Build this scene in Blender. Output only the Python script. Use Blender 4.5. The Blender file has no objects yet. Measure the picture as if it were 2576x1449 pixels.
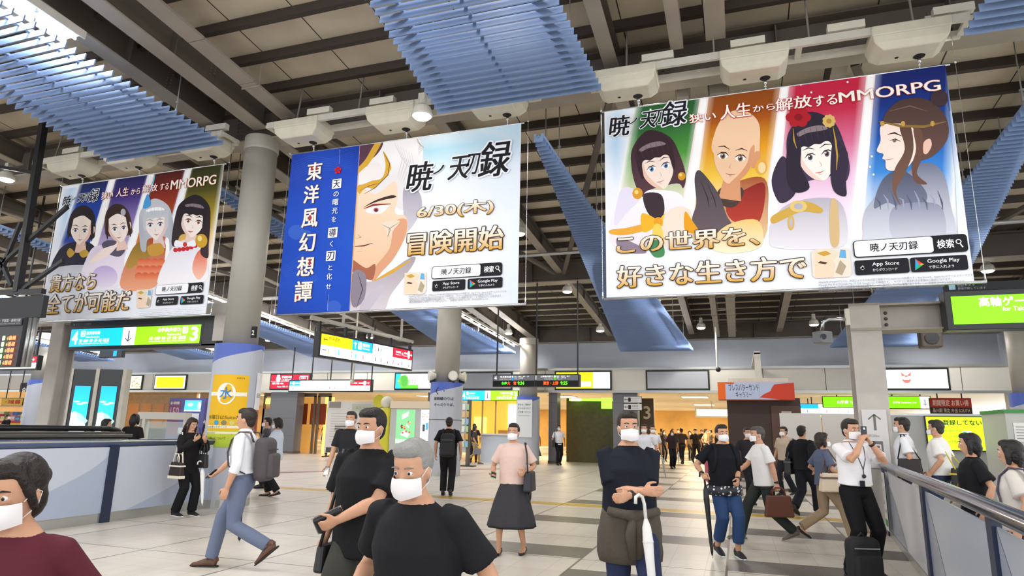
import bpy, bmesh, math, random
from mathutils import Vector, Matrix
random.seed(7)
S = bpy.context.scene
COL = S.collection
PI = math.pi
# ---------------------------------------------------------------- camera (standing eye height, wide lens, looking slightly up)
IW, IH = 2576.0, 1449.0
FPX, YAW, PIT, ROL = 1630.3, 0.33202, 0.213566, 0.020444
CAM = Vector((0.0, 0.0, 1.5))
_f0 = Vector((-math.sin(YAW), math.cos(YAW), 0)); _r0 = Vector((math.cos(YAW), math.sin(YAW), 0)); _u0 = Vector((0, 0, 1))
FWD = _f0*math.cos(PIT) + _u0*math.sin(PIT)
_up = -_f0*math.sin(PIT) + _u0*math.cos(PIT)
RGT = _r0*math.cos(ROL) + _up*math.sin(ROL)
UPV = -_r0*math.sin(ROL) + _up*math.cos(ROL)
cd = bpy.data.cameras.new('camera'); cd.sensor_width = 36.0; cd.lens = FPX/IW*36.0; cd.clip_start = 0.05; cd.clip_end = 300
cam = bpy.data.objects.new('camera', cd); COL.objects.link(cam)
cam.matrix_world = Matrix(((RGT.x, UPV.x, -FWD.x, CAM.x), (RGT.y, UPV.y, -FWD.y, CAM.y), (RGT.z, UPV.z, -FWD.z, CAM.z), (0, 0, 0, 1)))
S.camera = cam
# ---------------------------------------------------------------- world, exposure
w = bpy.data.worlds.new('world'); S.world = w; w.use_nodes = True
w.node_tree.nodes['Background'].inputs[0].default_value = (0.93, 0.96, 1.0, 1); w.node_tree.nodes['Background'].inputs[1].default_value = 1.5
S.view_settings.view_transform = 'Standard'; S.view_settings.look = 'None'; S.view_settings.gamma = 1.0
S.view_settings.exposure = 0.68; S.view_settings.use_curve_mapping = False
LAMP_W, WARM_W, LOUVER_W = 185.0, 200.0, 330.0
# surveying helpers: where the sight line through an image point meets a plane of the place
def ray(px, py): return RGT*((px-IW/2)/FPX) - UPV*((py-IH/2)/FPX) + FWD
def atY(px, py, Y): d = ray(px, py); return CAM + d*(Y/d.y)
def atX(px, py, X): d = ray(px, py); return CAM + d*(X/d.x)
def atZ(px, py, Z=0.0): d = ray(px, py); return CAM + d*((Z-CAM.z)/d.z)
SL = 0.09
def atR(px, py, z0):            # plane parallel to the sloping roof, z0 at Y = 10
    d = ray(px, py); return CAM + d*((z0+SL*10-CAM.z)/(d.z+SL*d.y))
def roofz(z0, Y): return z0 - SL*(Y-10)
# ---------------------------------------------------------------- helpers
ORG = {}
def srgb(h):
    if isinstance(h, str):
        h = h.lstrip('#'); c = [int(h[i:i+2], 16)/255 for i in (0, 2, 4)]
    else: c = list(h)
    return tuple(x/12.92 if x <= 0.04045 else ((x+0.055)/1.055)**2.4 for x in c)
MATS = {}
def mat(name, col, rough=0.6, metal=0.0, emit=0.0, noise=0.0, nscale=6.0, spec=0.5, bump=0.0, alpha=1.0, trans=0.0, ecol=None):
    if name in MATS: return MATS[name]
    m = bpy.data.materials.new(name); m.use_nodes = True; nt = m.node_tree; b = nt.nodes['Principled BSDF']
    c = srgb(col); b.inputs['Base Color'].default_value = (*c, 1); b.inputs['Roughness'].default_value = rough; b.inputs['Metallic'].default_value = metal
    b.inputs['Specular IOR Level'].default_value = spec
    if alpha < 1: b.inputs['Alpha'].default_value = alpha
    if trans > 0: b.inputs['Transmission Weight'].default_value = trans
    if emit > 0:
        b.inputs['Emission Color'].default_value = (*(srgb(ecol) if ecol else c), 1); b.inputs['Emission Strength'].default_value = emit
    if noise > 0 or bump > 0:
        tc = nt.nodes.new('ShaderNodeTexCoord'); n = nt.nodes.new('ShaderNodeTexNoise'); n.inputs['Scale'].default_value = nscale; n.inputs['Detail'].default_value = 5
        nt.links.new(tc.outputs['Object'], n.inputs['Vector'])
        if noise > 0:
            r = nt.nodes.new('ShaderNodeMix'); r.data_type = 'RGBA'; r.blend_type = 'MULTIPLY'; r.inputs[0].default_value = 1.0
            mr = nt.nodes.new('ShaderNodeMapRange'); mr.inputs[1].default_value = 0.3; mr.inputs[2].default_value = 0.7; mr.inputs[3].default_value = 1-noise; mr.inputs[4].default_value = 1+noise*0.5
            nt.links.new(n.outputs['Fac'], mr.inputs[0]); nt.links.new(mr.outputs[0], r.inputs[7]); r.inputs[6].default_value = (*c, 1)
            nt.links.new(r.outputs[2], b.inputs['Base Color'])
        if bump > 0:
            bp = nt.nodes.new('ShaderNodeBump'); bp.inputs['Strength'].default_value = bump; bp.inputs['Distance'].default_value = 0.02
            nt.links.new(n.outputs['Fac'], bp.inputs['Height']); nt.links.new(bp.outputs[0], b.inputs['Normal'])
    MATS[name] = m; return m
def colmat(name, emit=0.0, rough=0.6, spec=0.3):      # printed / backlit surface: the print's own colours
    if name in MATS: return MATS[name]
    m = bpy.data.materials.new(name); m.use_nodes = True; nt = m.node_tree; b = nt.nodes['Principled BSDF']
    a = nt.nodes.new('ShaderNodeVertexColor'); a.layer_name = 'Col'
    nt.links.new(a.outputs[0], b.inputs['Base Color']); b.inputs['Roughness'].default_value = rough; b.inputs['Specular IOR Level'].default_value = spec
    if emit > 0: nt.links.new(a.outputs[0], b.inputs['Emission Color']); b.inputs['Emission Strength'].default_value = emit
    MATS[name] = m; return m
class MB:
    def __init__(s): s.v = []; s.f = []; s.m = []; s.c = []
    def add(s, vs, fs, m=0, col=None):
        n = len(s.v); s.v += [Vector(v) for v in vs]
        if col is None: col = (0.8, 0.8, 0.8)
        s.c += (list(col) if isinstance(col, list) else [col]*len(vs))
        s.f += [tuple(i+n for i in f) for f in fs]; s.m += [m]*len(fs); return s
    def box(s, a, b, m=0, col=None):
        x0, y0, z0 = a; x1, y1, z1 = b
        x0, x1 = min(x0, x1), max(x0, x1); y0, y1 = min(y0, y1), max(y0, y1); z0, z1 = min(z0, z1), max(z0, z1)
        return s.add([(x0,y0,z0),(x1,y0,z0),(x1,y1,z0),(x0,y1,z0),(x0,y0,z1),(x1,y0,z1),(x1,y1,z1),(x0,y1,z1)],
              [(0,3,2,1),(4,5,6,7),(0,1,5,4),(1,2,6,5),(2,3,7,6),(3,0,4,7)], m, col)
    def obox(s, c, ax, h, m=0, col=None):       # centre, three unit axes, half sizes
        c = Vector(c); ax = [Vector(a) for a in ax]; vs = []
        for k in (-1, 1):
            for i, j in ((-1,-1),(1,-1),(1,1),(-1,1)): vs.append(c+ax[0]*h[0]*i+ax[1]*h[1]*j+ax[2]*h[2]*k)
        return s.add(vs, [(0,3,2,1),(4,5,6,7),(0,1,5,4),(1,2,6,5),(2,3,7,6),(3,0,4,7)], m, col)
    def bar(s, p, q, wd, ht, m=0, up=(0,0,1), col=None):
        p = Vector(p); q = Vector(q); d = (q-p); L = d.length; d.normalize(); u = Vector(up)
        sx = d.cross(u)
        if sx.length < 1e-4: sx = Vector((1,0,0))
        sx.normalize(); u = sx.cross(d); return s.obox((p+q)/2, (sx, d, u), (wd/2, L/2, ht/2), m, col)
    def tube(s, pts, r, seg=10, m=0, col=None, caps=True, ref=None):
        pts = [Vector(p) for p in pts]; n = len(pts)
        if not isinstance(r, (list, tuple)): r = [r]*n
        vs = []; prev = Vector(ref) if ref is not None else None
        for i, p in enumerate(pts):
            d = (pts[min(i+1, n-1)]-pts[max(i-1, 0)]); d = d.normalized() if d.length > 1e-9 else Vector((0,0,1))
            if prev is None: prev = Vector((1,0,0)) if abs(d.x) < 0.9 else Vector((0,1,0))
            a = prev - d*prev.dot(d)
            if a.length < 1e-5: a = Vector((0,1,0)) - d*d.y
            a.normalize(); prev = a; b = d.cross(a)
            rr = r[i]; rx, ry = rr if isinstance(rr, (tuple, list)) else (rr, rr)
            for k in range(seg):
                t = 2*PI*k/seg; vs.append(p + a*(rx*math.cos(t)) + b*(ry*math.sin(t)))
        fs = [(i*seg+k, i*seg+(k+1) % seg, (i+1)*seg+(k+1) % seg, (i+1)*seg+k) for i in range(n-1) for k in range(seg)]
        if caps: fs += [tuple(range(seg-1, -1, -1)), tuple((n-1)*seg+k for k in range(seg))]
        return s.add(vs, fs, m, col)
    def lathe(s, c, prof, seg=20, m=0, axis=(0,0,1), col=None):
        ax = Vector(axis).normalized(); a = ax.orthogonal().normalized(); b = ax.cross(a); c = Vector(c); n = len(prof)
        vs = [c + ax*z + (a*math.cos(2*PI*k/seg)+b*math.sin(2*PI*k/seg))*r for r, z in prof for k in range(seg)]
        fs = [(i*seg+k, i*seg+(k+1) % seg, (i+1)*seg+(k+1) % seg, (i+1)*seg+k) for i in range(n-1) for k in range(seg)]
        fs += [tuple(range(seg-1, -1, -1)), tuple((n-1)*seg+k for k in range(seg))]
        return s.add(vs, fs, m, col)
    def ball(s, c, r, seg=12, rings=8, m=0, col=None, ax=None):
        c = Vector(c); r = (r, r, r) if not isinstance(r, (tuple, list)) else r
        A = ax if ax is not None else (Vector((1,0,0)), Vector((0,1,0)), Vector((0,0,1))); vs = []
        for i in range(1, rings):
            t = PI*i/rings
            for k in range(seg):
                q = 2*PI*k/seg; vs.append(c + A[0]*(r[0]*math.sin(t)*math.cos(q)) + A[1]*(r[1]*math.sin(t)*math.sin(q)) + A[2]*(r[2]*math.cos(t)))
        n = len(vs); vs += [c + A[2]*r[2], c - A[2]*r[2]]
        fs = [(i*seg+k, (i+1)*seg+k, (i+1)*seg+(k+1) % seg, i*seg+(k+1) % seg) for i in range(rings-2) for k in range(seg)]
        fs += [(n, k, (k+1) % seg) for k in range(seg)] + [(n+1, (rings-2)*seg+(k+1) % seg, (rings-2)*seg+k) for k in range(seg)]
        return s.add(vs, fs, m, col)
    def quad(s, pts, m=0, col=None): return s.add(pts, [tuple(range(len(pts)))], m, col)
    def prism(s, pts, off, m=0, col=None):      # polygon pts extruded by vector off
        n = len(pts); off = Vector(off); vs = [Vector(p) for p in pts]+[Vector(p)+off for p in pts]
        return s.add(vs, [tuple(range(n-1, -1, -1)), tuple(range(n, 2*n))]+[(i, (i+1) % n, n+(i+1) % n, n+i) for i in range(n)], m, col)
    def mesh(s, name, o=None):
        me = bpy.data.meshes.new(name); o = o or Vector((0,0,0))
        me.from_pydata([tuple(v-o) for v in s.v], [], s.f)
        at = me.color_attributes.new('Col', 'FLOAT_COLOR', 'POINT')
        flat = []
        for c in s.c: flat += [c[0], c[1], c[2], 1.0]
        at.data.foreach_set('color', flat)
        me.polygons.foreach_set('material_index', s.m); return me
    def build(s, name, mats, parent=None, smooth=False, bevel=0.0, fix=True):
        o = ORG[parent.name] if parent is not None else Vector((0,0,0))
        if parent is None and s.v:
            xs = [v.x for v in s.v]; ys = [v.y for v in s.v]; zs = [v.z for v in s.v]
            o = Vector(((min(xs)+max(xs))/2, (min(ys)+max(ys))/2, min(zs)))
        me = s.mesh(name, o)
        for m in (mats if isinstance(mats, (list, tuple)) else [mats]): me.materials.append(m)
        if fix:
            bm = bmesh.new(); bm.from_mesh(me); bmesh.ops.recalc_face_normals(bm, faces=bm.faces); bm.to_mesh(me); bm.free()
        if smooth: me.polygons.foreach_set('use_smooth', [True]*len(me.polygons))
        ob = bpy.data.objects.new(name, me); COL.objects.link(ob)
        if parent is not None: ob.parent = parent
        else: ob.location = o
        ORG[ob.name] = o
        if bevel > 0:
            md = ob.modifiers.new('edge', 'BEVEL'); md.width = bevel; md.segments = 2; md.limit_method = 'ANGLE'
        return ob
def tag(o, label=None, cat=None, group=None, kind=None):
    if label: o['label'] = label
    if cat: o['category'] = cat
    if group: o['group'] = group
    if kind: o['kind'] = kind
    return o
def thing(name, loc, label, cat, group=None, kind=None):
    o = bpy.data.objects.new(name, None); COL.objects.link(o); o.location = loc; o.empty_display_size = 0.1
    ORG[o.name] = Vector(loc); return tag(o, label, cat, group, kind)
def dup(root, loc, label=None, group=None, rotz=0.0):
    r = root.copy(); COL.objects.link(r); r.location = loc; r.rotation_euler = (0, 0, rotz); ORG[r.name] = Vector(loc)
    if label: r['label'] = label
    if group: r['group'] = group
    for ch in list(root.children):
        c = ch.copy(); COL.objects.link(c); c.parent = r
        for g in list(ch.children):
            d = g.copy(); COL.objects.link(d); d.parent = c
    return r
def struct(ob): ob['kind'] = 'structure'; return ob
# ---- lettering
_TX = {}
def glyphs(body, res=3):
    if body in _TX: return _TX[body]
    cu = bpy.data.curves.new('lettering', 'FONT'); cu.body = body; cu.size = 1.0; cu.resolution_u = res; cu.fill_mode = 'FRONT'
    ob = bpy.data.objects.new('lettering', cu); COL.objects.link(ob); bpy.context.view_layer.update()
    me = bpy.data.meshes.new_from_object(ob.evaluated_get(bpy.context.evaluated_depsgraph_get()))
    vs = [(v.co.x, v.co.y) for v in me.vertices]; fs = [tuple(p.vertices) for p in me.polygons]
    COL.objects.unlink(ob); bpy.data.objects.remove(ob); bpy.data.curves.remove(cu); bpy.data.meshes.remove(me)
    _TX[body] = (vs, fs); return vs, fs
class Frame:        # a flat surface: origin, u to the right, v up, n outwards
    def __init__(s, o, u, v):
        s.o = Vector(o); s.u = Vector(u).normalized(); s.v = Vector(v).normalized(); s.n = s.u.cross(s.v).normalized()
    def p(s, a, b, lift=0.0): return s.o + s.u*a + s.v*b + s.n*lift
    def inv(s, P): d = Vector(P)-s.o; return d.dot(s.u), d.dot(s.v)
    def px(s, x, y):        # image point -> (u, v) on the surface
        d = ray(x, y); t = (s.o-CAM).dot(s.n)/d.dot(s.n); return s.inv(CAM+d*t)
def write(mb, body, fr, u0, v0, u1, v1, col, lift=0.004, bold=0.012, serif=0.0, aspect=True, align='l', shear=0.0, col2=None, m=0, thin=False):
    vs, fs = glyphs(body)
    if not vs: return
    # stroke weight: slightly shifted copies of the letter shapes (sideways only for a serif-like contrast)
    if serif > 0: off = [(-serif, 0), (serif, 0)] if thin else [(k*serif, q*bold*.5) for k in (-1, -.33, .33, 1) for q in ((-1, 1) if bold > .004 else (0,))]
    elif bold > .004: off = [(0, 0), (-bold, 0), (bold, 0), (0, -bold), (0, bold)]
    else: off = [(0, 0)]
    ex = max(abs(o[0]) for o in off); ey = max(abs(o[1]) for o in off)
    xs = [v[0] for v in vs]; ys = [v[1] for v in vs]; x0, x1, y0, y1 = min(xs)-ex, max(xs)+ex, min(ys)-ey, max(ys)+ey
    sx = (u1-u0)/max(x1-x0, 1e-6); sy = (v1-v0)/max(y1-y0, 1e-6); ou, ov = u0, v0
    if aspect:
        k = min(sx, sy)
        if align == 'c': ou = (u0+u1)/2-(x1-x0)*k/2
        if align == 'r': ou = u1-(x1-x0)*k
        ov = (v0+v1)/2-(y1-y0)*k/2; sx = sy = k
    c1 = srgb(col); c2 = srgb(col2) if col2 else c1
    for q, (dx, dy) in enumerate(off):
        pts = []; cols = []
        for x, y in vs:
            x += dx; y += dy; t = (y-y0)/max(y1-y0, 1e-6)
            pts.append(fr.p(ou+(x-x0)*sx+shear*(y-y0)*sy, ov+(y-y0)*sy, lift+.00005*q)); cols.append(tuple(a*t+b*(1-t) for a, b in zip(c1, c2)))
        mb.add(pts, fs, m, cols)
def rect(mb, fr, u0, v0, u1, v1, col, lift=0.002, m=0, col2=None):
    c = srgb(col); c2 = srgb(col2) if col2 else c
    mb.add([fr.p(u0, v0, lift), fr.p(u1, v0, lift), fr.p(u1, v1, lift), fr.p(u0, v1, lift)], [(0, 1, 2, 3)], m, [c2, c2, c, c])
def rrect(mb, fr, u0, v0, u1, v1, col, lift=0.002, r=0.03, m=0):
    pts = []
    for cx, cy, a in ((u1-r, v0+r, -90), (u1-r, v1-r, 0), (u0+r, v1-r, 90), (u0+r, v0+r, 180)):
        for k in range(5): t = math.radians(a+22.5*k); pts.append(fr.p(cx+r*math.cos(t), cy+r*math.sin(t), lift))
    mb.add(pts, [tuple(range(len(pts)))], m, srgb(col))
def disc(mb, fr, u, v, ru, rv, col, lift=0.002, seg=24, m=0):
    mb.add([fr.p(u+ru*math.cos(2*PI*k/seg), v+rv*math.sin(2*PI*k/seg), lift) for k in range(seg)], [tuple(range(seg))], m, srgb(col))
def arrow(mb, fr, u, v, size, ang, col, lift=0.004, wd=0.09, m=0):
    c, s_ = math.cos(ang), math.sin(ang); w_ = wd*size
    def P(x, y): return fr.p(u+(x*c-y*s_)*size, v+(x*s_+y*c)*size, lift)
    cc = srgb(col); k = wd/2
    mb.add([P(-.5,-k), P(.46,-k), P(.46,k), P(-.5,k)], [(0,1,2,3)], m, cc)
    mb.add([P(.5,0), P(.5-.07,.0), P(.12,.33), P(.22,.36)], [(0,1,2,3)], m, cc)
    mb.add([P(.5,0), P(.22,-.36), P(.12,-.33), P(.43,0)], [(0,1,2,3)], m, cc)
PRINT = colmat('printed_surface', 0, 0.55)
BACKLIT = colmat('backlit_surface', 1.0, 0.4)
LEDM = colmat('led_characters', 1.6, 0.5)
# ================================================================ THE SETTING
steel = mat('painted_steel', '#9a9184', 0.55, noise=0.12, nscale=1.5)
steel_dark = mat('dark_painted_steel', '#5f564c', 0.6, noise=0.15, nscale=1.2)
deckm = mat('roof_deck', '#cdc1aa', 0.8, noise=0.18, nscale=0.9)
purl = mat('purlin_paint', '#3d342d', 0.7)
colm = mat('column_paint', '#a8a499', 0.5, noise=0.08, nscale=2)
postm = mat('post_paint', '#b9b2aa', 0.55, noise=0.1, nscale=2.5)
clad_g = mat('grey_cladding', '#b4b8c2', 0.35)
clad_b = mat('blue_cladding', '#4a62b8', 0.35)
cream = mat('cream_enamel', '#d9d4c4', 0.45, noise=0.06, nscale=3)
white_st = mat('white_frame', '#cfcbbf', 0.5, noise=0.1, nscale=4)
black = mat('black_metal', '#1b1c1f', 0.4)
navy = mat('navy_steel', '#1f2a44', 0.35)
chrome = mat('chrome', '#c9ccd2', 0.18, 1.0)
whitewall = mat('white_panel', '#e2dfd4', 0.5)
greywall = mat('grey_upper_wall', '#b2b8c4', 0.6, noise=0.08, nscale=0.8)
silver = mat('silver_trim', '#b6b7b4', 0.3, 0.7)
pipem = mat('galvanised_pipe', '#b5b5b2', 0.35, 0.6)
# floor: large pale tiles with thin joints, grey stripes on the right-hand half, tactile line
fm = bpy.data.materials.new('floor_tiles'); fm.use_nodes = True; nt = fm.node_tree; fb = nt.nodes['Principled BSDF']
fb.inputs['Roughness'].default_value = 0.2
def N(t): return nt.nodes.new(t)
def mth(op, a, b=None, c=None):
    n = N('ShaderNodeMath'); n.operation = op
    for i, x in enumerate((a, b, c)):
        if x is None: continue
        if isinstance(x, (int, float)): n.inputs[i].default_value = x
        else: nt.links.new(x, n.inputs[i])
    return n.outputs[0]
geo = N('ShaderNodeNewGeometry'); sep = N('ShaderNodeSeparateXYZ'); nt.links.new(geo.outputs['Position'], sep.inputs[0]); FX, FY = sep.outputs[0], sep.outputs[1]
def joint(c, period, off, wd):
    return mth('LESS_THAN', mth('ABSOLUTE', mth('SUBTRACT', mth('MODULO', mth('ADD', mth('SUBTRACT', c, off), 400*period), period), period/2)), wd/2)
def inrange(c, a, b): return mth('MULTIPLY', mth('GREATER_THAN', c, a), mth('LESS_THAN', c, b))
thin = mth('MAXIMUM', joint(FX, 0.412, 0.2, 0.006), joint(FY, 0.412, 0.1, 0.006))
thick = mth('MAXIMUM', joint(FX, 1.648, -2.68+0.015, 0.028), joint(FY, 1.648, 0.62, 0.022))
rights = mth('GREATER_THAN', FX, -3.5)
strip = mth('MODULO', mth('FLOOR', mth('DIVIDE', mth('ADD', FX, 3.5+1.65*60), 1.65)), 2.0)      # alternate lanes
ys = mth('MODULO', mth('ADD', mth('SUBTRACT', mth('ADD', FY, 290.0), 8.1), mth('MULTIPLY', strip, 1.35)), 2.9)
grey = mth('MULTIPLY', rights, mth('LESS_THAN', ys, 0.72))
yel = inrange(FY, 13.36, 13.84)
red_ = mth('MULTIPLY', inrange(mth('SUBTRACT', FY, mth('MULTIPLY', FX, 1.2)), 34.0, 34.6), mth('LESS_THAN', FX, -8.0))
ns = N('ShaderNodeTexNoise'); ns.inputs['Scale'].default_value = 1.3; ns.inputs['Detail'].default_value = 8; nt.links.new(geo.outputs['Position'], ns.inputs['Vector'])
wn = N('ShaderNodeTexWhiteNoise'); vm = N('ShaderNodeVectorMath'); vm.operation = 'FLOOR'; vs_ = N('ShaderNodeVectorMath'); vs_.operation = 'SCALE'; vs_.inputs['Scale'].default_value = 1/0.412
va_ = N('ShaderNodeVectorMath'); va_.inputs[1].default_value = (0.206, 0.1, 0.2); nt.links.new(geo.outputs['Position'], va_.inputs[0]); nt.links.new(va_.outputs[0], vs_.inputs[0]); nt.links.new(vs_.outputs[0], vm.inputs[0]); nt.links.new(vm.outputs[0], wn.inputs['Vector'])
def mixc(f, a, b):
    n = N('ShaderNodeMix'); n.data_type = 'RGBA'; nt.links.new(f, n.inputs[0])
    for i, x in ((6, a), (7, b)):
        if isinstance(x, tuple): n.inputs[i].default_value = (*x, 1)
        else: nt.links.new(x, n.inputs[i])
    return n.outputs[2]
base = mixc(wn.outputs['Value'], srgb('#d6cec3'), srgb('#cdc5b9'))
g2 = mixc(wn.outputs['Value'], srgb('#66625e'), srgb('#716c67'))
c_ = mixc(grey, base, g2); c_ = mixc(mth('MULTIPLY', yel, 1.0), c_, srgb('#c9a441')); c_ = mixc(mth('MULTIPLY', red_, 1.0), c_, srgb('#7a3b3f'))
c_ = mixc(mth('MULTIPLY', thin, 0.5), c_, srgb('#8a837b')); c_ = mixc(mth('MULTIPLY', thick, 0.85), c_, srgb('#4f4a46'))
dirt = N('ShaderNodeMapRange'); dirt.inputs[1].default_value = 0.35; dirt.inputs[2].default_value = 0.75; dirt.inputs[3].default_value = 0.90; dirt.inputs[4].default_value = 1.03; nt.links.new(ns.outputs['Fac'], dirt.inputs[0])
mu = N('ShaderNodeMix'); mu.data_type = 'RGBA'; mu.blend_type = 'MULTIPLY'; mu.inputs[0].default_value = 1; nt.links.new(c_, mu.inputs[6]); nt.links.new(dirt.outputs[0], mu.inputs[7]); nt.links.new(mu.outputs[2], fb.inputs['Base Color'])
rr_ = N('ShaderNodeMapRange'); rr_.inputs[3].default_value = 0.3; rr_.inputs[4].default_value = 0.45; nt.links.new(ns.outputs['Fac'], rr_.inputs[0]); nt.links.new(rr_.outputs[0], fb.inputs['Roughness'])
b = MB(); b.box((-62, -14, -0.12), (13, 62, 0)); tag(struct(b.build('floor', fm)), 'pale tiled concourse floor with grey stripes and yellow tactile line', 'floor')

# roof: deck sloping down towards the back wall, dark purlins, girders
DZ = 8.12
b = MB()
b.add([(-62,-14,roofz(DZ,-14)),(13,-14,roofz(DZ,-14)),(13,30.2,roofz(DZ,30.2)),(-62,30.2,roofz(DZ,30.2)),(-62,-14,roofz(DZ,-14)+.2),(13,-14,roofz(DZ,-14)+.2),(13,30.2,roofz(DZ,30.2)+.2),(-62,30.2,roofz(DZ,30.2)+.2)],
      [(0,3,2,1),(4,5,6,7),(0,1,5,4),(1,2,6,5),(2,3,7,6),(3,0,4,7)], 0)
y = -13.0
while y < 30:
    if min(abs(y-k) for k in (10.35, 20.6, 29.9)) > 0.3:
        b.box((-62, y-0.055, roofz(DZ,y)-0.17), (13, y+0.055, roofz(DZ,y)-0.005), 1)
    y += 0.87
for x in [-60+1.3*i for i in range(56)]:     # panel seams
    b.add([(x,-14,roofz(DZ,-14)-.004),(x+.02,-14,roofz(DZ,-14)-.004),(x+.02,30.2,roofz(DZ,30.2)-.004),(x,30.2,roofz(DZ,30.2)-.004)], [(0,3,2,1)], 1)
tag(struct(b.build('ceiling', [deckm, purl])), 'beige sloping roof deck with dark purlins above the concourse', 'ceiling')

def ibeam(name, p, q, wd, dp, label, tf=0.03, tw=0.03, m0=steel_dark, m1=steel, rivets=()):
    b = MB(); p = Vector(p); q = Vector(q); d = (q-p).normalized(); sx = d.cross(Vector((0,0,1))).normalized(); u = sx.cross(d)
    b.bar(p+u*tf/2, q+u*tf/2, wd, tf, 1); b.bar(p+u*(dp-tf/2), q+u*(dp-tf/2), wd, tf, 0); b.bar(p+u*dp/2, q+u*dp/2, tw, dp-2*tf, 0)
    L = (q-p).length; n = int(L/2.4)
    for i in range(1, n):
        c = p+d*(L*i/n)+u*dp/2; b.obox(c, (sx, d, u), (wd*0.42, 0.012, dp/2-tf), 0)
    for r in rivets:
        for i in range(2):
            for j in range(7):
                for sd in (-1, 1): b.ball(p+d*(r+0.09*i)+u*(0.1+j*(dp-0.2)/6)+sx*sd*(tw/2), 0.022, 6, 4, 0)
    o = b.build(name, [m0, m1]); return tag(struct(o), label, 'beam')
for Y, zb, nm in ((10.35, 7.28, 'row of near columns'), (20.6, 6.32, 'middle row of columns'), (29.85, 5.52, 'back wall')):
    ibeam('cross_girder', (-62, Y, zb), (13, Y, zb), 0.42, 0.72, 'deep riveted brown girder crossing the hall over the '+nm, rivets=[62-9.9, 62-7.9, 62-2.6, 62-0.9] if Y < 12 else ())
for X in (-23.4, -19.8, -16.2, -12.6, -5.35, -1.72, 1.9, 5.5, 9.1):
    for (ya, yb, k) in ((-14, 10.1, 'in the near bay'), (10.6, 20.35, 'in the middle bay'), (20.85, 29.6, 'in the far bay')):
        if ya < 0 and X in (-5.35, 1.9): continue
        ibeam('roof_beam', (X, ya, roofz(7.52, ya)), (X, yb, roofz(7.52, yb)), 0.24, 0.45, 'brown roof beam %s, %s' % (k, {-23.4:'farthest to the left',-19.8:'second from the far left',-16.2:'left of the left banner',-12.6:'over the left banner',-5.35:'over the middle banner',-1.72:'between middle and right banners',1.9:'over the right banner',5.5:'right of the right banner',9.1:'along the right wall'}[X]))
for X, zz, nm in ((-9.0, 7.42, 'heavy beige girder running to the top of the round grey column'), (-10.05, 7.46, 'second heavy girder beside the louver, left of the column girder')):
    for (ya, yb, k) in ((-14, 10.0, ''), (10.7, 29.6, ', part behind the column')):
        ibeam('main_girder', (X, ya, roofz(zz, ya)), (X, yb, roofz(zz, yb)), 0.34, 0.6, nm+k, rivets=[22.6] if k == '' else ())
# cable tray plate beside the column girder, and ducts
def duct(x, ya, yb, z0, wd, ht, label, seam=1.2):
    b = MB(); n = max(1, int((yb-ya)/seam))
    for i in range(n):
        a, c = ya+(yb-ya)*i/n, ya+(yb-ya)*(i+1)/n-0.012
        b.bar((x, a, roofz(z0, a)), (x, c, roofz(z0, c)), wd, ht)
    for i in range(0, n, 2):
        a = ya+(yb-ya)*i/n+0.1
        for s_ in (-1, 1): b.tube([(x+s_*(wd/2+0.02), a, roofz(z0, a)-ht/2-.02), (x+s_*(wd/2+0.02), a, roofz(DZ, a))], 0.008, 6)
        b.bar((x-wd/2-.03, a, roofz(z0, a)-ht/2-0.012), (x+wd/2+.03, a, roofz(z0, a)-ht/2-.012), 0.025, 0.02)
    o = b.build('cable_duct', steel); return tag(o, label, 'duct')
duct(-8.28, -6, 9.95, 7.55, 0.34, 0.05, 'flat beige cable tray running beside the column girder')
duct(-0.62, -3, 9.75, 7.62, 0.2, 0.22, 'narrow beige duct ending above the right banner hoist frame')
duct(-0.02, -3, 9.75, 7.72, 0.3, 0.3, 'wide beige duct with clamps ending above the right banner hoist frame')
duct(-0.62, 10.75, 29.3, 7.4, 0.2, 0.2, 'narrow beige duct behind the right banner')
duct(-0.02, 10.75, 29.3, 7.4, 0.3, 0.24, 'wide beige duct behind the right banner')
def pipe(name, pts, r, label, m=pipem, cat='pipe'):
    b = MB().tube(pts, r, 10); return tag(b.build(name, m, smooth=True), label, cat)
pz = atY(1400, 637, 18.2).z
pipe('ceiling_pipe', [(-7.5, 18.2, pz), (12.5, 18.2, pz)], 0.055, 'silver pipe crossing behind the right banner under the roof')
for i, (a, c) in enumerate((((-7.9, 10.7), (-5.5, 20.3)), ((-5.2, 20.3), (-1.9, 10.8)), ((2.1, 10.8), (5.3, 20.3)), ((5.7, 20.3), (9.0, 10.8)), ((-12.4, 10.8), (-9.2, 20.3)), ((-20, 10.8), (-16.4, 20.3)))):
    b = MB(); b.bar((a[0], a[1], roofz(7.5, a[1])), (c[0], c[1], roofz(7.5, c[1])), 0.12, 0.1)
    tag(struct(b.build('roof_brace', steel_dark)), 'dark diagonal roof brace in the middle bay, %s' % ('behind the middle banner','left of the fan louver behind the right banner','behind the right banner right half','right of the right banner','behind the left banner','left of the left banner')[i], 'brace')

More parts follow.
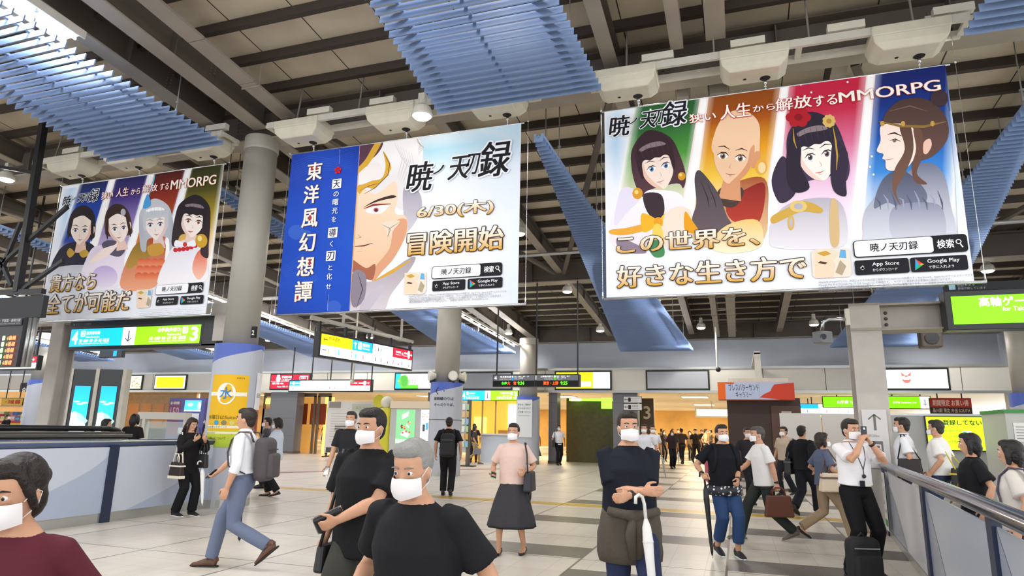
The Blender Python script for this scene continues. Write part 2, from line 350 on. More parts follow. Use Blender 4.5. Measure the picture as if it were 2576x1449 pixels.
# back wall: upper grey wall, cream fascia with signs, lower wall pieces with wide openings
WY = 29.0
def wpx(x0, y0, x1, y1, Y=WY): a = atY(x0, y0, Y); c = atY(x1, y1, Y); return a.x, a.z, c.x, c.z
FT, FBm = 4.22, 3.2      # fascia top / bottom heights
WXR = 9.8
b = MB(); b.box((-62, 29.95, FT), (WXR, 30.2, 6.4)); tag(struct(b.build('wall_back', greywall)), 'grey upper back wall above the cream fascia', 'wall')
b = MB(); b.box((-62, WY, FBm), (WXR, 29.95, FT), 0)
x = -60.0
while x < WXR-0.5: b.box((x, WY-0.004, FBm+0.02), (x+0.025, WY+0.002, FT-0.02), 1); x += 2.35
b.box((-62, WY-0.06, FT-0.07), (WXR, WY, FT+0.03), 2); b.box((-62, WY-0.06, FBm-0.06), (WXR, WY, FBm+0.05), 2)
tag(struct(b.build('trim_1', [whitewall, steel_dark, silver])), 'long cream fascia band with grey seams across the back wall', 'fascia')
# concourse continuing behind the openings
ceilw = mat('passage_ceiling', '#d9d2c0', 0.7)
b = MB(); b.box((-62, 29.95, 3.3), (13, 60, 3.45)); tag(struct(b.build('ceiling', ceilw)), 'low pale ceiling of the passage behind the back wall openings', 'ceiling')
b = MB(); b.box((-62, 60, 0), (13, 60.2, 3.4)); tag(struct(b.build('wall_far', mat('warm_shopfront', '#e0b264', 0.5, noise=0.25, nscale=0.5))), 'tan wall at the far end of the passage', 'wall')
tilew = mat('grey_tile_wall', '#6f7076', 0.4)
piers = [(-62,-47.5),(-23.6,-21.9),(-14.3,-13.5),(-8.15,-7.75),(-5.2,-4.1)]
pl = ['dark tiled wall piece left of the shop','dark tiled wall piece left of the warm doorway','grey wall piece beside the ticket booth','slim grey pier right of the ticket booth','grey pier with two direction signs']
for i, (a, c) in enumerate(piers):
    b = MB(); b.box((a, WY+0.15, 0), (c, WY+0.75, FBm-0.05)); b.box((a-0.02, WY+0.13, 0), (c+0.02, WY+0.77, 0.12), 1)
    for zz in (0.9, 1.8, 2.7): b.box((a, WY+0.146, zz), (c, WY+0.152, zz+0.012), 1)
    tag(struct(b.build('wall_pier', [tilew, steel_dark])), pl[i], 'wall')
# right wall
b = MB(); b.box((9.85, 15.5, 0), (10.1, 30.2, 6.6), 0); b.box((9.8, 15.5, 2.4), (9.85, 29, 2.46), 1)
tag(struct(b.build('wall_right', [mat('right_wall', '#b9bdc6', 0.5, noise=0.05), steel_dark])), 'pale grey side wall at the right end of the hall', 'wall')
# ================================================================ blue fan louvers under the roof
slatm = mat('blue_louver_paint', '#8199c2', 0.5)
def louver(xc, ya, yb, wa, wb, label, group, k=1.0, xc2=None):
    zf = lambda z0, Y: CAM.z+k*(roofz(z0, Y/k)-CAM.z)
    xd = ((xc2 if xc2 is not None else xc)-xc)*k; xc, ya, yb, wa, wb = xc*k, ya*k, yb*k, wa*k, wb*k
    t = thing('fan_louver', (xc, (ya+yb)/2, zf(7.5, (ya+yb)/2)), label, 'ceiling louver', group)
    b = MB(); n = int((yb-ya)/(0.172*k)); ax = Vector((0, 1, -SL)).normalized(); up = Vector((0, SL, 1)).normalized()
    for i in range(n+1):
        f = i/n; Y = ya+(yb-ya)*f; wd = wa+(wb-wa)*f
        b.obox((xc+xd*f, Y, zf(7.5, Y)+0.06), (Vector((1,0,0)), ax, up), (wd/2, 0.012*k, 0.062*k))
    b.bar((xc, ya-.02, zf(7.5, ya)+.13*k), (xc+xd, yb+.02, zf(7.5, yb)+.13*k), .05, .04*k)
    b.build('louver_slat', slatm, t)
    for s_ in (-1, 1):
        b = MB(); b.bar((xc+s_*wa*.36, ya, zf(7.66, ya)), (xc+xd+s_*wb*.36, yb, zf(7.66, yb)), 0.05, 0.07); b.build('rail', slatm, t)
    L = yb-ya; m_ = max(2, int(L/2.6))
    for i in range(m_+1):
        f = (i+0.35)/(m_+0.7); Y = ya+L*f; wd = wa+(wb-wa)*f
        for s_ in (-1, 1):
            x = xc+xd*f+s_*wd*0.42; z0 = zf(7.62, Y)
            b = MB().tube([(x, Y, z0), (x, Y, roofz(7.97, Y))], 0.011, 6); b.tube([(x, Y, z0+.1), (x, Y, z0+.17)], 0.026, 8); b.tube([(x, Y, z0+.28), (x, Y, z0+.31)], 0.035, 8)
            b.build('hanger_rod', silver, t)
    return t
gl = 'blue slatted fan louvers under the roof'
louver(-12.1, -3.0, 10.45, 1.35, 3.42, 'blue slatted louver above the left banner with daylight tube beside it', gl, .885)
louver(-3.62, -3.0, 10.5, 1.0, 3.22, 'blue slatted louver at the top middle, ending between two banners', gl, .885)
louver(5.2, -3.0, 10.5, 1.0, 3.28, 'blue slatted louver cut off at the top right corner', gl, .885)
FARL = ((-3.62, .2, 3.6, -3.67, 'blue fan louver tapering to a point left of the right banner'), (5.3, .2, 4.1, 6.3, 'blue fan louver right of the right banner, ending over the white lit shop sign'), (-12.5, .2, 3.5, -12.85, 'blue fan louver behind the middle column, over the ticket windows'), (-21.6, .2, 3.3, -22.5, 'blue fan louver above the red lit sign, left of the yellow hanging sign'), (-30.6, .2, 3.4, -32, 'blue fan louver behind the left banner, over the poster pillars'), (-39.6, .2, 3.4, -41.5, 'blue fan louver at the far left above the snack shop'))
for xc_, wa_, wb_, x2_, lb_ in FARL: louver(xc_, 12.0, 33.0, wa_, wb_, lb_, gl, .86, x2_)

# ================================================================ lamps
lampglow = mat('lamp_diffuser', '#ffffff', 0.4, emit=14.0, ecol='#fff6e8')
tubeglow = mat('tube_light_glow', '#ffffff', 0.4, emit=5.0, ecol='#f3f7ff')
def spot(parent, loc, power, ang=172, blend=0.35, r=0.16, colr=(1.0, 0.965, 0.91)):
    l = bpy.data.lights.new('lamp_light', 'SPOT'); l.energy = power; l.spot_size = math.radians(ang); l.spot_blend = blend; l.shadow_soft_size = r; l.color = colr
    o = bpy.data.objects.new('lamp_light', l); COL.objects.link(o); o.parent = parent; o.location = Vector(loc)-ORG[parent.name]; return o
LN = {-16.6:'left of the left banner', -9.5:'in line with the round column', -5.35:'behind or beside the middle banner', -1.2:'under the right banner', 3.0:'behind the right banner', 7.0:'right of the right banner', -22.5:'far to the left'}
RN = {3.6:'in the nearest row', 10.1:'in the row of the banners', 16.0:'in the row behind the banners', 21.4:'in the row at the middle girder', 27.2:'in the row nearest the back wall', -3.5:'in the row behind the viewer', -9.5:'in an added unseen row behind the viewer'}
for X in (-22.5, -16.6, -9.5, -5.35, -1.2, 3.0, 7.0):
    for Y in (-9.5, -3.5, 3.6, 10.1, 16.0, 21.4, 27.2):  # rearmost row is added out of view to brighten the near roof deck
        if X == -9.5 and Y == 10.1: continue
        X_, Y_ = X, Y
        z = roofz(7.2, Y_)
        if X == -5.35 and Y == 10.1: X_, Y_, z = -4.93, 9.3, 6.78
        t = thing('ceiling_lamp', (X_, Y_, z), 'white downlight %s, %s' % (LN[X], RN[Y]), 'lamp', 'round downlights under the roof')
        b = MB().lathe((X_, Y_, z), [(0.17, 0.0), (0.19, 0.02), (0.15, 0.16), (0.08, 0.22), (0.06, 0.34)], 18); b.box((X_-.06, Y_-.06, z+.3), (X_+.06, Y_+.06, z+.42)); b.build('housing', white_st, t, smooth=False)
        b = MB().lathe((X_, Y_, z-0.045), [(0.06, 0.0), (0.13, 0.012), (0.165, 0.05)], 18); b.build('diffuser', lampglow, t, smooth=True)
        b = MB().tube([(X_, Y_, z+.42), (X_, Y_, roofz(7.72, Y_))], 0.02, 6); b.build('stem', steel_dark, t)
        if X in (-22.5, -16.6, -9.5, -1.2, 7.0) or Y in (3.6, 16.0): spot(t, (X_, Y_, z-0.08), LAMP_W)
# tube lights hidden above the louvers, lighting their slats and the deck
for i, (X, ya, yb) in enumerate(((-10.7, 1.8, 6.2), (-3.2, 3.0, 7.0))):
    Y = (ya+yb)/2; zt = roofz(7.4, Y)
    t = thing('tube_light', (X, Y, zt), 'long white tube light above the louver %s' % ('over the left banner', 'at the top middle')[i], 'lamp', 'tube lights above the louvers')
    b = MB(); b.bar((X, ya, roofz(7.4, ya)+.05), (X, yb, roofz(7.4, yb)+.05), 0.16, 0.05); b.build('batten', white_st, t)
    b = MB(); b.tube([(X, ya, roofz(7.4, ya)), (X, yb, roofz(7.4, yb))], 0.025, 8); b.build('tube', tubeglow, t)
    l = bpy.data.lights.new('tube_glow', 'AREA'); l.shape = 'RECTANGLE'; l.size = 0.12; l.size_y = yb-ya; l.energy = LOUVER_W*(yb-ya)/5*(1.0 if i != 2 else .6); l.color = (0.95, 0.97, 1.0); l.spread = math.radians(170)
    o = bpy.data.objects.new('tube_glow', l); COL.objects.link(o); o.parent = t; o.location = (0, 0, -0.03)
p0, p1 = atR(-70, -75, 7.15), atR(190, 98, 7.15)
t = thing('light_trough', (p0+p1)/2, 'bright white light trough along the right edge of the top left louver', 'lamp')
sx_ = (p1-p0).normalized().cross(Vector((0,0,1))); up_ = sx_.cross((p1-p0).normalized())
b = MB().bar(p0+up_*.06, p1+up_*.06, .46, .04); b.build('reflector', mat('white_enamel', '#d3cfc6', .4), t)
for s_ in (-1, 1): b = MB().bar(p0+sx_*s_*.23, p1+sx_*s_*.23, .02, .12); b.build('side_rim', white_st, t)
b = MB().tube([p0, p1], .022, 8); b.build('tube', tubeglow, t)
l = bpy.data.lights.new('trough_glow', 'AREA'); l.shape = 'RECTANGLE'; l.size = .2; l.size_y = (p1-p0).length; l.energy = 60; l.color = (.96, .98, 1)
o = bpy.data.objects.new('trough_glow', l); COL.objects.link(o); o.parent = t; o.location = (0, 0, -.03); o.rotation_euler = (0, 0, -math.atan2((p1-p0).x, (p1-p0).y))
for xc_, wa_, wb_, x2_, lb_ in FARL:
    k = .86; zf = lambda z0, Y: CAM.z+k*(roofz(z0, Y/k)-CAM.z); f0, f1 = .32, .97; q = []
    for f in (f0, f1): Y = (12+21*f)*k; q.append(Vector(((xc_+(x2_-xc_)*f+(wa_+(wb_-wa_)*f)/2)*k+.30, Y, zf(7.78, Y))))
    added_trough = xc_ in (-3.62, 5.3)  # these two louvers get added troughs, hidden above the slats to brighten them
    if added_trough:
        q = []
        for f in ((.5, .97) if xc_ < 0 else (.62, .97)): Y = (12+21*f)*k; q.append(Vector(((xc_+(x2_-xc_)*f+(wa_+(wb_-wa_)*f)/2)*k-.45, Y, zf(7.95, Y))))
    p0, p1 = q; d = (p1-p0).normalized(); t = thing('light_trough', (p0+p1)/2, 'white light trough beside the '+lb_.split(',')[0].replace('blue ', ''), 'lamp', 'light troughs beside the fan louvers')
    sx_ = d.cross(Vector((0,0,1))).normalized(); up_ = sx_.cross(d); n_ = 16
    for s_ in (-1, 1): b = MB().bar(p0+sx_*s_*.16, p1+sx_*s_*.16, .05, .07); b.build('side_rim', white_st, t)
    b = MB()
    if added_trough: b.bar(p0+up_*.1, p1+up_*.1, .32, .03)
    for i in range(0 if added_trough else n_): c = p0+(p1-p0)*((i+.5)/n_); b.bar(c-sx_*.16, c+sx_*.16, .07, .05)
    b.build('rung', white_st, t)
    b = MB().tube([p0+up_*.05, p1+up_*.05], .022, 8); b.build('tube', tubeglow, t)
    l = bpy.data.lights.new('trough_glow', 'AREA'); l.shape = 'RECTANGLE'; l.size = .2; l.size_y = (p1-p0).length; l.energy = 110 if added_trough else 330; l.color = (.95, .97, 1); l.spread = math.radians(170)
    o = bpy.data.objects.new('trough_glow', l); COL.objects.link(o); o.parent = t; zz = (Vector((.75, 0, .66))).normalized(); yy = (d-zz*d.dot(zz)).normalized(); xx = yy.cross(zz); o.matrix_local = Matrix(((xx.x, yy.x, zz.x, 0), (xx.y, yy.y, zz.y, 0), (xx.z, yy.z, zz.z, .12), (0, 0, 0, 1)))
# warm lamps of the passage behind the back wall
warmglow = mat('warm_panel_glow', '#fff0d0', 0.5, emit=6.0, ecol='#ffe2b0')
for i, X in enumerate((-52, -40, -28, -17, -9, -2, 6)):
    for j, Y in enumerate((35, 45, 55)):
        t = thing('passage_light', (X, Y, 3.26), 'warm square ceiling panel of the passage, column %s from the left, %s' % (('first','second','third','fourth','fifth','sixth','seventh')[i], ('front','middle','rear')[j]), 'lamp', 'warm ceiling panels in the passage')
        b = MB().box((X-.7, Y-.7, 3.262), (X+.7, Y+.7, 3.3)); b.build('frame', white_st, t)
        b = MB().box((X-.62, Y-.62, 3.255), (X+.62, Y+.62, 3.263)); b.build('diffuser', warmglow, t)
        l = bpy.data.lights.new('panel_glow', 'AREA'); l.size = 1.2; l.energy = WARM_W; l.color = (1.0, 0.80, 0.52)
        o = bpy.data.objects.new('panel_glow', l); COL.objects.link(o); o.parent = t; o.location = (0, 0, -0.03)

# ================================================================ hoist frames with white winch boxes carrying the banners
winchm = mat('winch_box_enamel', '#d6d0bd', 0.45, noise=0.07, nscale=5)
holem = mat('dark_hole', '#17140f', 0.8)
chainm = mat('bright_chain', '#c9cacc', 0.25, 0.9)
def truss(x0, x1, label):
    t = thing('hoist_frame', ((x0+x1)/2, 9.9, 7.15), label, 'hoist frame', 'white hoist frames above the banners')
    for Y in (9.62, 10.06):
        b = MB(); b.bar((x0, Y, 7.24), (x1, Y, 7.24), 0.06, 0.12); b.build('long_bar', white_st, t)
    n = int((x1-x0)/1.0)
    for i in range(n+1):
        x = x0+(x1-x0)*i/n; b = MB(); b.bar((x, 9.62, 7.24), (x, 10.06, 7.24), 0.09, 0.05); b.build('cross_bar', white_st, t)
    for i in range(4):
        x = x0+(x1-x0)*(i+.5)/4; b = MB().tube([(x, 9.62, 7.3), (x, 9.72, roofz(8.0, 9.7))], 0.016, 6); b.build('hanger_rod', silver, t)
        b = MB().box((x+.25, 9.58, 7.33), (x+.75, 9.7, 7.45)); b.build('control_box', cream, t)
    return t
truss(-15.0, -9.6, 'white hoist frame above the left banner')
truss(-8.5, -3.0, 'white hoist frame above the middle banner beside the round column')
truss(-2.1, 3.35, 'white hoist frame above the right banner')
W_, HB = 4.78, 3.2
BX = {'L': -14.46, 'M': -8.14, 'R': -1.86}; BZ = {'L': 3.57, 'M': 3.50, 'R': 3.53}; BTOP = 6.76; BY = 10.0; BWID = {'L': 4.62, 'M': 4.80, 'R': 4.96}
def winch(cx, label, zb=6.93):
    t = thing('winch_box', (cx, 9.85, zb), label, 'winch box', 'white winch boxes on the hoist frames')
    b = MB(); hw, hy = 0.5, 0.3
    z1, z2 = zb+.2, zb+.36
    b.box((cx-hw, 9.85-hy, z1), (cx+hw, 9.85+hy, z2))
    lo = [(cx-hw*.98, 9.85-hy*.95, z1), (cx+hw*.98, 9.85-hy*.95, z1), (cx+hw*.98, 9.85+hy*.95, z1), (cx-hw*.98, 9.85+hy*.95, z1)]
    md = [(cx-hw*.94, 9.85-hy*.9, zb+.1), (cx+hw*.94, 9.85-hy*.9, zb+.1), (cx+hw*.94, 9.85+hy*.9, zb+.1), (cx-hw*.94, 9.85+hy*.9, zb+.1)]
    bo = [(cx-hw*.72, 9.85-hy*.72, zb), (cx+hw*.72, 9.85-hy*.72, zb), (cx+hw*.72, 9.85+hy*.72, zb), (cx-hw*.72, 9.85+hy*.72, zb)]
    b.add(lo+md+bo, [(0,1,5,4),(1,2,6,5),(2,3,7,6),(3,0,4,7),(4,5,9,8),(5,6,10,9),(6,7,11,10),(7,4,8,11),(8,9,10,11)])
    b.build('casing', winchm, t, bevel=0.02)
    b = MB().lathe((cx+.16, 9.95, zb-.006), [(0.075, 0), (0.085, 0.012), (0.06, 0.02)], 14); b.build('chain_outlet', holem, t)
    b = MB().lathe((cx-.14, 9.9, zb-.004), [(0.025, 0), (0.03, 0.01)], 10); b.build('indicator', holem, t)
    b = MB(); x = cx+.16
    z = zb+.01; 
    b.tube([(x, 9.97, zb), (x, BY-.005, BTOP+.02)], 0.008, 6)
    b.tube([(x, 9.975, zb-.03), (x, 9.98, zb-.09)], 0.024, 8); b.ball((x, BY-.008, BTOP+.055), 0.02, 8, 6); b.ball((x, BY-.008, BTOP+.015), 0.016, 8, 6)
    b.build('chain', chainm, t, smooth=True)
    return t
for k, xs in (('L', (-14.0, -12.3, -10.25)), ('M', (-7.8, -5.75, -3.75)), ('R', (-1.45, 0.52, 2.62))):
    for i, x in enumerate(xs): winch(x, 'white winch box with chain above the %s end of the %s banner' % (('left','middle part','right')[i], {'L':'left','M':'middle','R':'right'}[k]) if i != 1 else 'white winch box with chain over the middle part of the %s banner' % {'L':'left','M':'middle','R':'right'}[k])

# ================================================================ round columns
def column(x, y, top, rs, rc, zc, label, extra=None, split=True):
    t = thing('column', (x, y, 0), label, 'column', None, 'structure')
    b = MB().lathe((x, y, 0), [(rs, zc-.05), (rs, top-.25)], 36); b.build('shaft', colm, t, smooth=True)
    b = MB().lathe((x, y, 0), [(rs*1.03, top-.3), (rs*1.06, top-.26), (rs*1.06, top-.02), (rs*1.03, top)], 36); b.build('collar', colm, t, smooth=False)
    # clad: grey skirt with a blue upper part cut by a rising diagonal
    b = MB(); n = 48; rows = []
    for k in range(n):
        a = 2*PI*k/n; ph = ((a+PI/2+1.38) % (2*PI))/(2*PI); zcut = zc-0.46+0.39*(ph*2 if ph < .5 else 2-ph*2)
        rows.append((math.cos(a)*rc, math.sin(a)*rc, zcut))
    vs = [(x+p[0], y+p[1], 0) for p in rows]+[(x+p[0], y+p[1], p[2]) for p in rows]+[(x+p[0], y+p[1], zc) for p in rows]+[(x+p[0]*.6, y+p[1]*.6, zc) for p in rows]
    b.add(vs, [(k, (k+1) % n, n+(k+1) % n, n+k) for k in range(n)], 0); b.add(vs, [(n+k, n+(k+1) % n, 2*n+(k+1) % n, 2*n+k) for k in range(n)]+[(2*n+k, 2*n+(k+1) % n, 3*n+(k+1) % n, 3*n+k) for k in range(n)], 1)
    b.build('cladding', [clad_g, clad_b], t, smooth=False)
    b = MB().lathe((x, y, 0), [(rc+.006, 0), (rc+.006, .14)], 36); b.build('kick_band', silver, t)
    if extra: extra(t, b)
    return t
def cyl_patch(x, y, r, a0, a1, z0, z1, n=14):
    return [[(x+r*math.cos(math.radians(a0+(a1-a0)*i/n)), y+r*math.sin(math.radians(a0+(a1-a0)*i/n)), z) for i in range(n+1)] for z in (z0, z1)]
CX1, CY1 = -9.14, 10.25
def on_cyl(mb, src, x, y, r, amid, z0):     # wrap flat lettering (u, v) round a column
    for i, v in enumerate(src.v):
        a = math.radians(amid)+v.x/r; src.v[i] = Vector((x+(r+v.z)*math.cos(a), y+(r+v.z)*math.sin(a), z0+v.y))
    mb.v, mb.f, mb.m, mb.c = src.v, src.f, src.m, src.c; return mb
FLAT = Frame((0,0,0), (1,0,0), (0,1,0))
def grid_rect(mb, u0, v0, u1, v1, col, lift, n=14, col2=None):
    c1 = srgb(col); c2 = srgb(col2) if col2 else c1
    vs = []; cs = []
    for j, v in enumerate((v0, v1)):
        for i in range(n+1): vs.append((u0+(u1-u0)*i/n, v, lift)); cs.append(c1 if j else c2)
    mb.add(vs, [(i, i+1, n+2+i, n+1+i) for i in range(n)], 0, cs)
col1 = column(CX1, CY1, 7.32, 0.325, 0.455, 2.98, 'big round grey column beside the middle banner, blue band and yellow poster at its foot')
# yellow poster wrapped round that column (the mascot on it is left out)
A1 = math.degrees(math.atan2(-CY1, -CX1))
s_ = MB(); grid_rect(s_, -.35, 0.0, .37, .30, '#c9d23c', .004, col2='#a9bf3a'); grid_rect(s_, -.35, .30, .37, 1.32, '#eebb1d', .004)
grid_rect(s_, -.35, .34, .30, .39, '#f4ecd2', .007); grid_rect(s_, -.35, .24, .26, .28, '#f4ecd2', .007); grid_rect(s_, -.35, .93, .35, 1.0, '#f7f2e2', .007)
disc(s_, FLAT, -.02, .97, .17, .2, '#f7f4ee', .010)
write(s_, '水', FLAT, -.13, .87, .09, 1.09, '#2f7fc4', .013, .01)
write(s_, '水曜日はSuicaの日', FLAT, -.34, .50, .34, .58, '#5a4a20', .010, .004)
for i, c in enumerate(('#4aa3cf', '#8a8360', '#d8cf74')): disc(s_, FLAT, -.14+.14*i, .44, .045, .045, c, .010)
write(s_, 'Suicaを使ってポイント', FLAT, -.36, .345, .2, .385, '#6a5a2a', .010, .004); write(s_, 'Suicaでためる', FLAT, -.36, .245, .1, .275, '#6a5a2a', .010, .004)
write(s_, '取り扱いについて', FLAT, -.36, .13, .06, .19, '#4a5a20', .010, .006); write(s_, 'JR東日本', FLAT, .14, 1.24, .34, 1.28, '#7a6320', .010, .004)
t = thing('column_poster', (CX1, CY1, 1.05), 'yellow paper poster wrapped round the big column behind the white-shirted man', 'poster')
pm = on_cyl(MB(), s_, CX1, CY1, .459, A1-17, 1.06); pm.build('poster_sheet', PRINT, t, fix=False)
s_ = MB(); grid_rect(s_, -.03, 0, .03, 2.0, '#d8d8d6', .012, 3); on_cyl(MB(), s_, CX1, CY1, .459, A1-172, 0.9).build('edge_strip', PRINT, t, fix=False)
s_ = MB(); grid_rect(s_, -.12, .6, .12, 1.3, '#e6e4e6', .004, 6); grid_rect(s_, -.12, -.4, .12, .6, '#b5664e', .004, 6); write(s_, '記念', FLAT, -.08, .8, .1, .95, '#77747a', .008, .004); grid_rect(s_, -.04, .15, .06, .45, '#8a4434', .008, 3)
t = thing('column_poster', (CX1, CY1, 0.9), 'white and brick red poster on the right side of the big column', 'poster'); on_cyl(MB(), s_, CX1, CY1, .459, A1+66, 1.15).build('poster_sheet', PRINT, t, fix=False)
CX2, CY2 = -8.95, 19.6
col2_ = column(CX2, CY2, 6.3, 0.40, 0.53, 2.92, 'round grey column under the middle banner with floodlights and a ticket arrow notice')
s_ = MB(); arrow(s_, FLAT, -.22, 0.58, .32, PI, '#20242e', .008, .1); write(s_, '新幹線のりば', FLAT, -.42, .28, .24, .40, '#20242e', .008, .015); write(s_, 'きっぷうりば。', FLAT, -.40, .09, .26, .21, '#20242e', .008, .015)
A2 = math.degrees(math.atan2(-CY2, -CX2)); on_cyl(MB(), s_, CX2, CY2, .532, A2, 2.05).build('notice_lettering', PRINT, col2_, fix=False)
b = MB().lathe((CX2, CY2, 1.72), [(.536, 0), (.536, .02)], 36); b.build('joint_band', steel_dark, col2_)
for i, a in enumerate((A2-70, A2+18, A2+75)):
    d = Vector((math.cos(math.radians(a)), math.sin(math.radians(a)), 0)); c = Vector((CX2, CY2, 3.12))+d*.5
    t = thing('floodlight', c, 'small pale floodlight on top of the blue band of the middle column, %s' % ('left one', 'front one', 'right one')[i], 'floodlight', 'floodlights on the middle column')
    b = MB().tube([c-d*.1, c+d*.06, c+d*.12], [.1, .15, .16], 14); b.build('lamp_head', cream, t); b = MB().tube([c+d*.12, c+d*.13], [.13, .13], 14); b.build('lens', mat('floodlight_lens', '#e3e3dc', .2), t)
    b = MB().bar(c-Vector((0,0,.22)), c-Vector((0,0,.08)), .2, .03); b.build('bracket', black, t)
column(-8.75, 27.9, 5.5, .40, .52, 2.9, 'far round grey column beside the departure display with a white notice at its foot')
t = thing('paper_notice', (-8.75, 27.37, 1.2), 'white paper notice on the far round column', 'notice'); fr = Frame((-9.1, 27.36, 1.15), (1, 0, 0), (0, 0, 1)); b = MB(); b.box((-9.1, 27.365, 1.15), (-8.4, 27.385, 2.75), 0, srgb('#dfe2e2'))
for k in range(3): write(b, ('まもなく電車が', 'まいりますので', 'ご注意ください')[k], fr, .06, 1.32-k*.16, .64, 1.45-k*.16, '#4a5a55', .004, .012)
b.box((-9.02, 27.36, 2.05), (-8.48, 27.364, 2.06), 0, srgb('#555555')); b.build('notice_sheet', PRINT, t)
column(-34.9, 24.7, 6.0, .40, .50, 3.5, 'round column far to the left with blue band, in front of the snack shop')
column(9.0, 25.6, 5.9, .40, .52, 2.95, 'round column at the right end with a blue band')
# square steel posts
def hpost(x, y, z1, wd, label):
    t = thing('steel_post', (x, y, 0), label, 'post', None, 'structure')
    b = MB(); h = wd/2
    b.box((x-h, y-h, 0), (x+h, y-h+.03, z1)); b.box((x-h, y+h-.03, 0), (x+h, y+h, z1)); b.box((x-.015, y-h+.031, 0), (x+.015, y+h-.031, z1)); b.build('post_shaft', postm, t)
    b = MB().box((x-h-.04, y-h-.04, 0), (x+h+.04, y+h+.04, .03)); b.build('base_plate', steel, t)
    return t
p_ = hpost(2.12, 12.3, 3.68, .46, 'square steel post right of centre, behind the man photographing')
b = MB()
for zz in (3.22, 3.24, 3.66): b.box((1.88, 12.04, zz), (2.36, 12.06, zz+.02))
b.build('stiffener', steel, p_)
t = thing('overhead_beam', (4.4, 12.3, 3.22), 'pale steel beam bolted to the square post, carrying the green sign', 'beam', None, 'structure')
b = MB(); b.box((2.35, 12.28, 3.24), (9.4, 12.32, 3.64)); b.build('web', postm, t)
b = MB(); b.box((2.35, 12.07, 3.22), (9.4, 12.53, 3.25)); b.box((2.35, 12.07, 3.64), (9.4, 12.53, 3.67)); b.build('flange', steel, t)
b = MB()
for k in range(3): b.ball((2.47, 12.275, 3.34+.1*k), .03, 10, 6)
b.build('bolt', steel_dark, t)
hpost(-14.3, 10.5, 3.6, .36, 'square steel post at the left end of the platform 4 and 3 sign')
t = thing('overhead_beam', (-11.6, 10.55, 3.58), 'grey beam under the left banner between the square post and the big column', 'beam', None, 'structure')
b = MB(); b.box((-16.5, 10.4, 3.62), (-9.36, 10.7, 3.9)); b.build('web', postm, t); b = MB(); b.box((-9.9, 10.3, 3.1), (-9.38, 10.34, 3.62)); b.build('end_plate', postm, t)
# arrow notice on the square post
fr = Frame((1.93, 12.045, 1.0), (1, 0, 0), (0, 0, 1)); t = thing('paper_notice', (2.1, 12.04, 1.0), 'white paper notice with an up arrow and train symbol on the square post', 'notice')
b = MB(); rect(b, fr, 0, 0, .36, .92, '#cfcccb', .002); arrow(b, fr, .18, .72, .26, PI/2, '#6f6b6a', .004, .14); rrect(b, fr, .1, .24, .27, .42, '#6f6b6a', .004, .01); rrect(b, fr, .13, .27, .24, .37, '#dddad8', .006, .01); rect(b, fr, .15, .31, .22, .35, '#6f6b6a', .008); disc(b, fr, .155, .29, .012, .012, '#6f6b6a', .008, 8); disc(b, fr, .215, .29, .012, .012, '#6f6b6a', .008, 8); write(b, '約30m', fr, .08, .48, .28, .53, '#8a8686', .004, .004)
b.build('notice_sheet', PRINT, t, fix=False)
# ================================================================ signs and displays
SIGN = colmat('sign_backlit', 1.0, 0.35); SOFT = colmat('sign_soft_backlit', 0.55, 0.35)
def face_frame(x0, y0, x1, y1, Y):      # facing the hall (-Y): image corners -> frame on plane Y
    a = atY(x0, y1, Y); c = atY(x1, y0, Y); return Frame((a.x, Y, a.z), (1,0,0), (0,0,1)), c.x-a.x, c.z-a.z
def sign(name, label, cat, fr, W, H, draw, m=None, depth=0.16, border=0.05, frame_m=None, group=None, hang=None):
    t = thing(name, fr.p(W/2, 0, 0), label, cat, group)
    b = MB(); c = fr.p(W/2, H/2, -depth/2-.004); b.obox(c, (fr.u, fr.v, fr.n), (W/2+border, H/2+border, depth/2)); b.build('housing', frame_m or black, t, bevel=0.01)
    b = MB(); draw(b, fr, W, H); b.build('sign_face', m or SIGN, t, fix=False)
    if hang:
        for u in hang[0]:
            p = fr.p(u, H+border-.02, -depth/2); b = MB(); b.box((p.x-.02, p.y-.02, p.z), (p.x+.02, p.y+.02, hang[1])); b.build('hanger', black, t)
    return t
CY_, GR_ = '#1aa9e8', '#7cc61c'
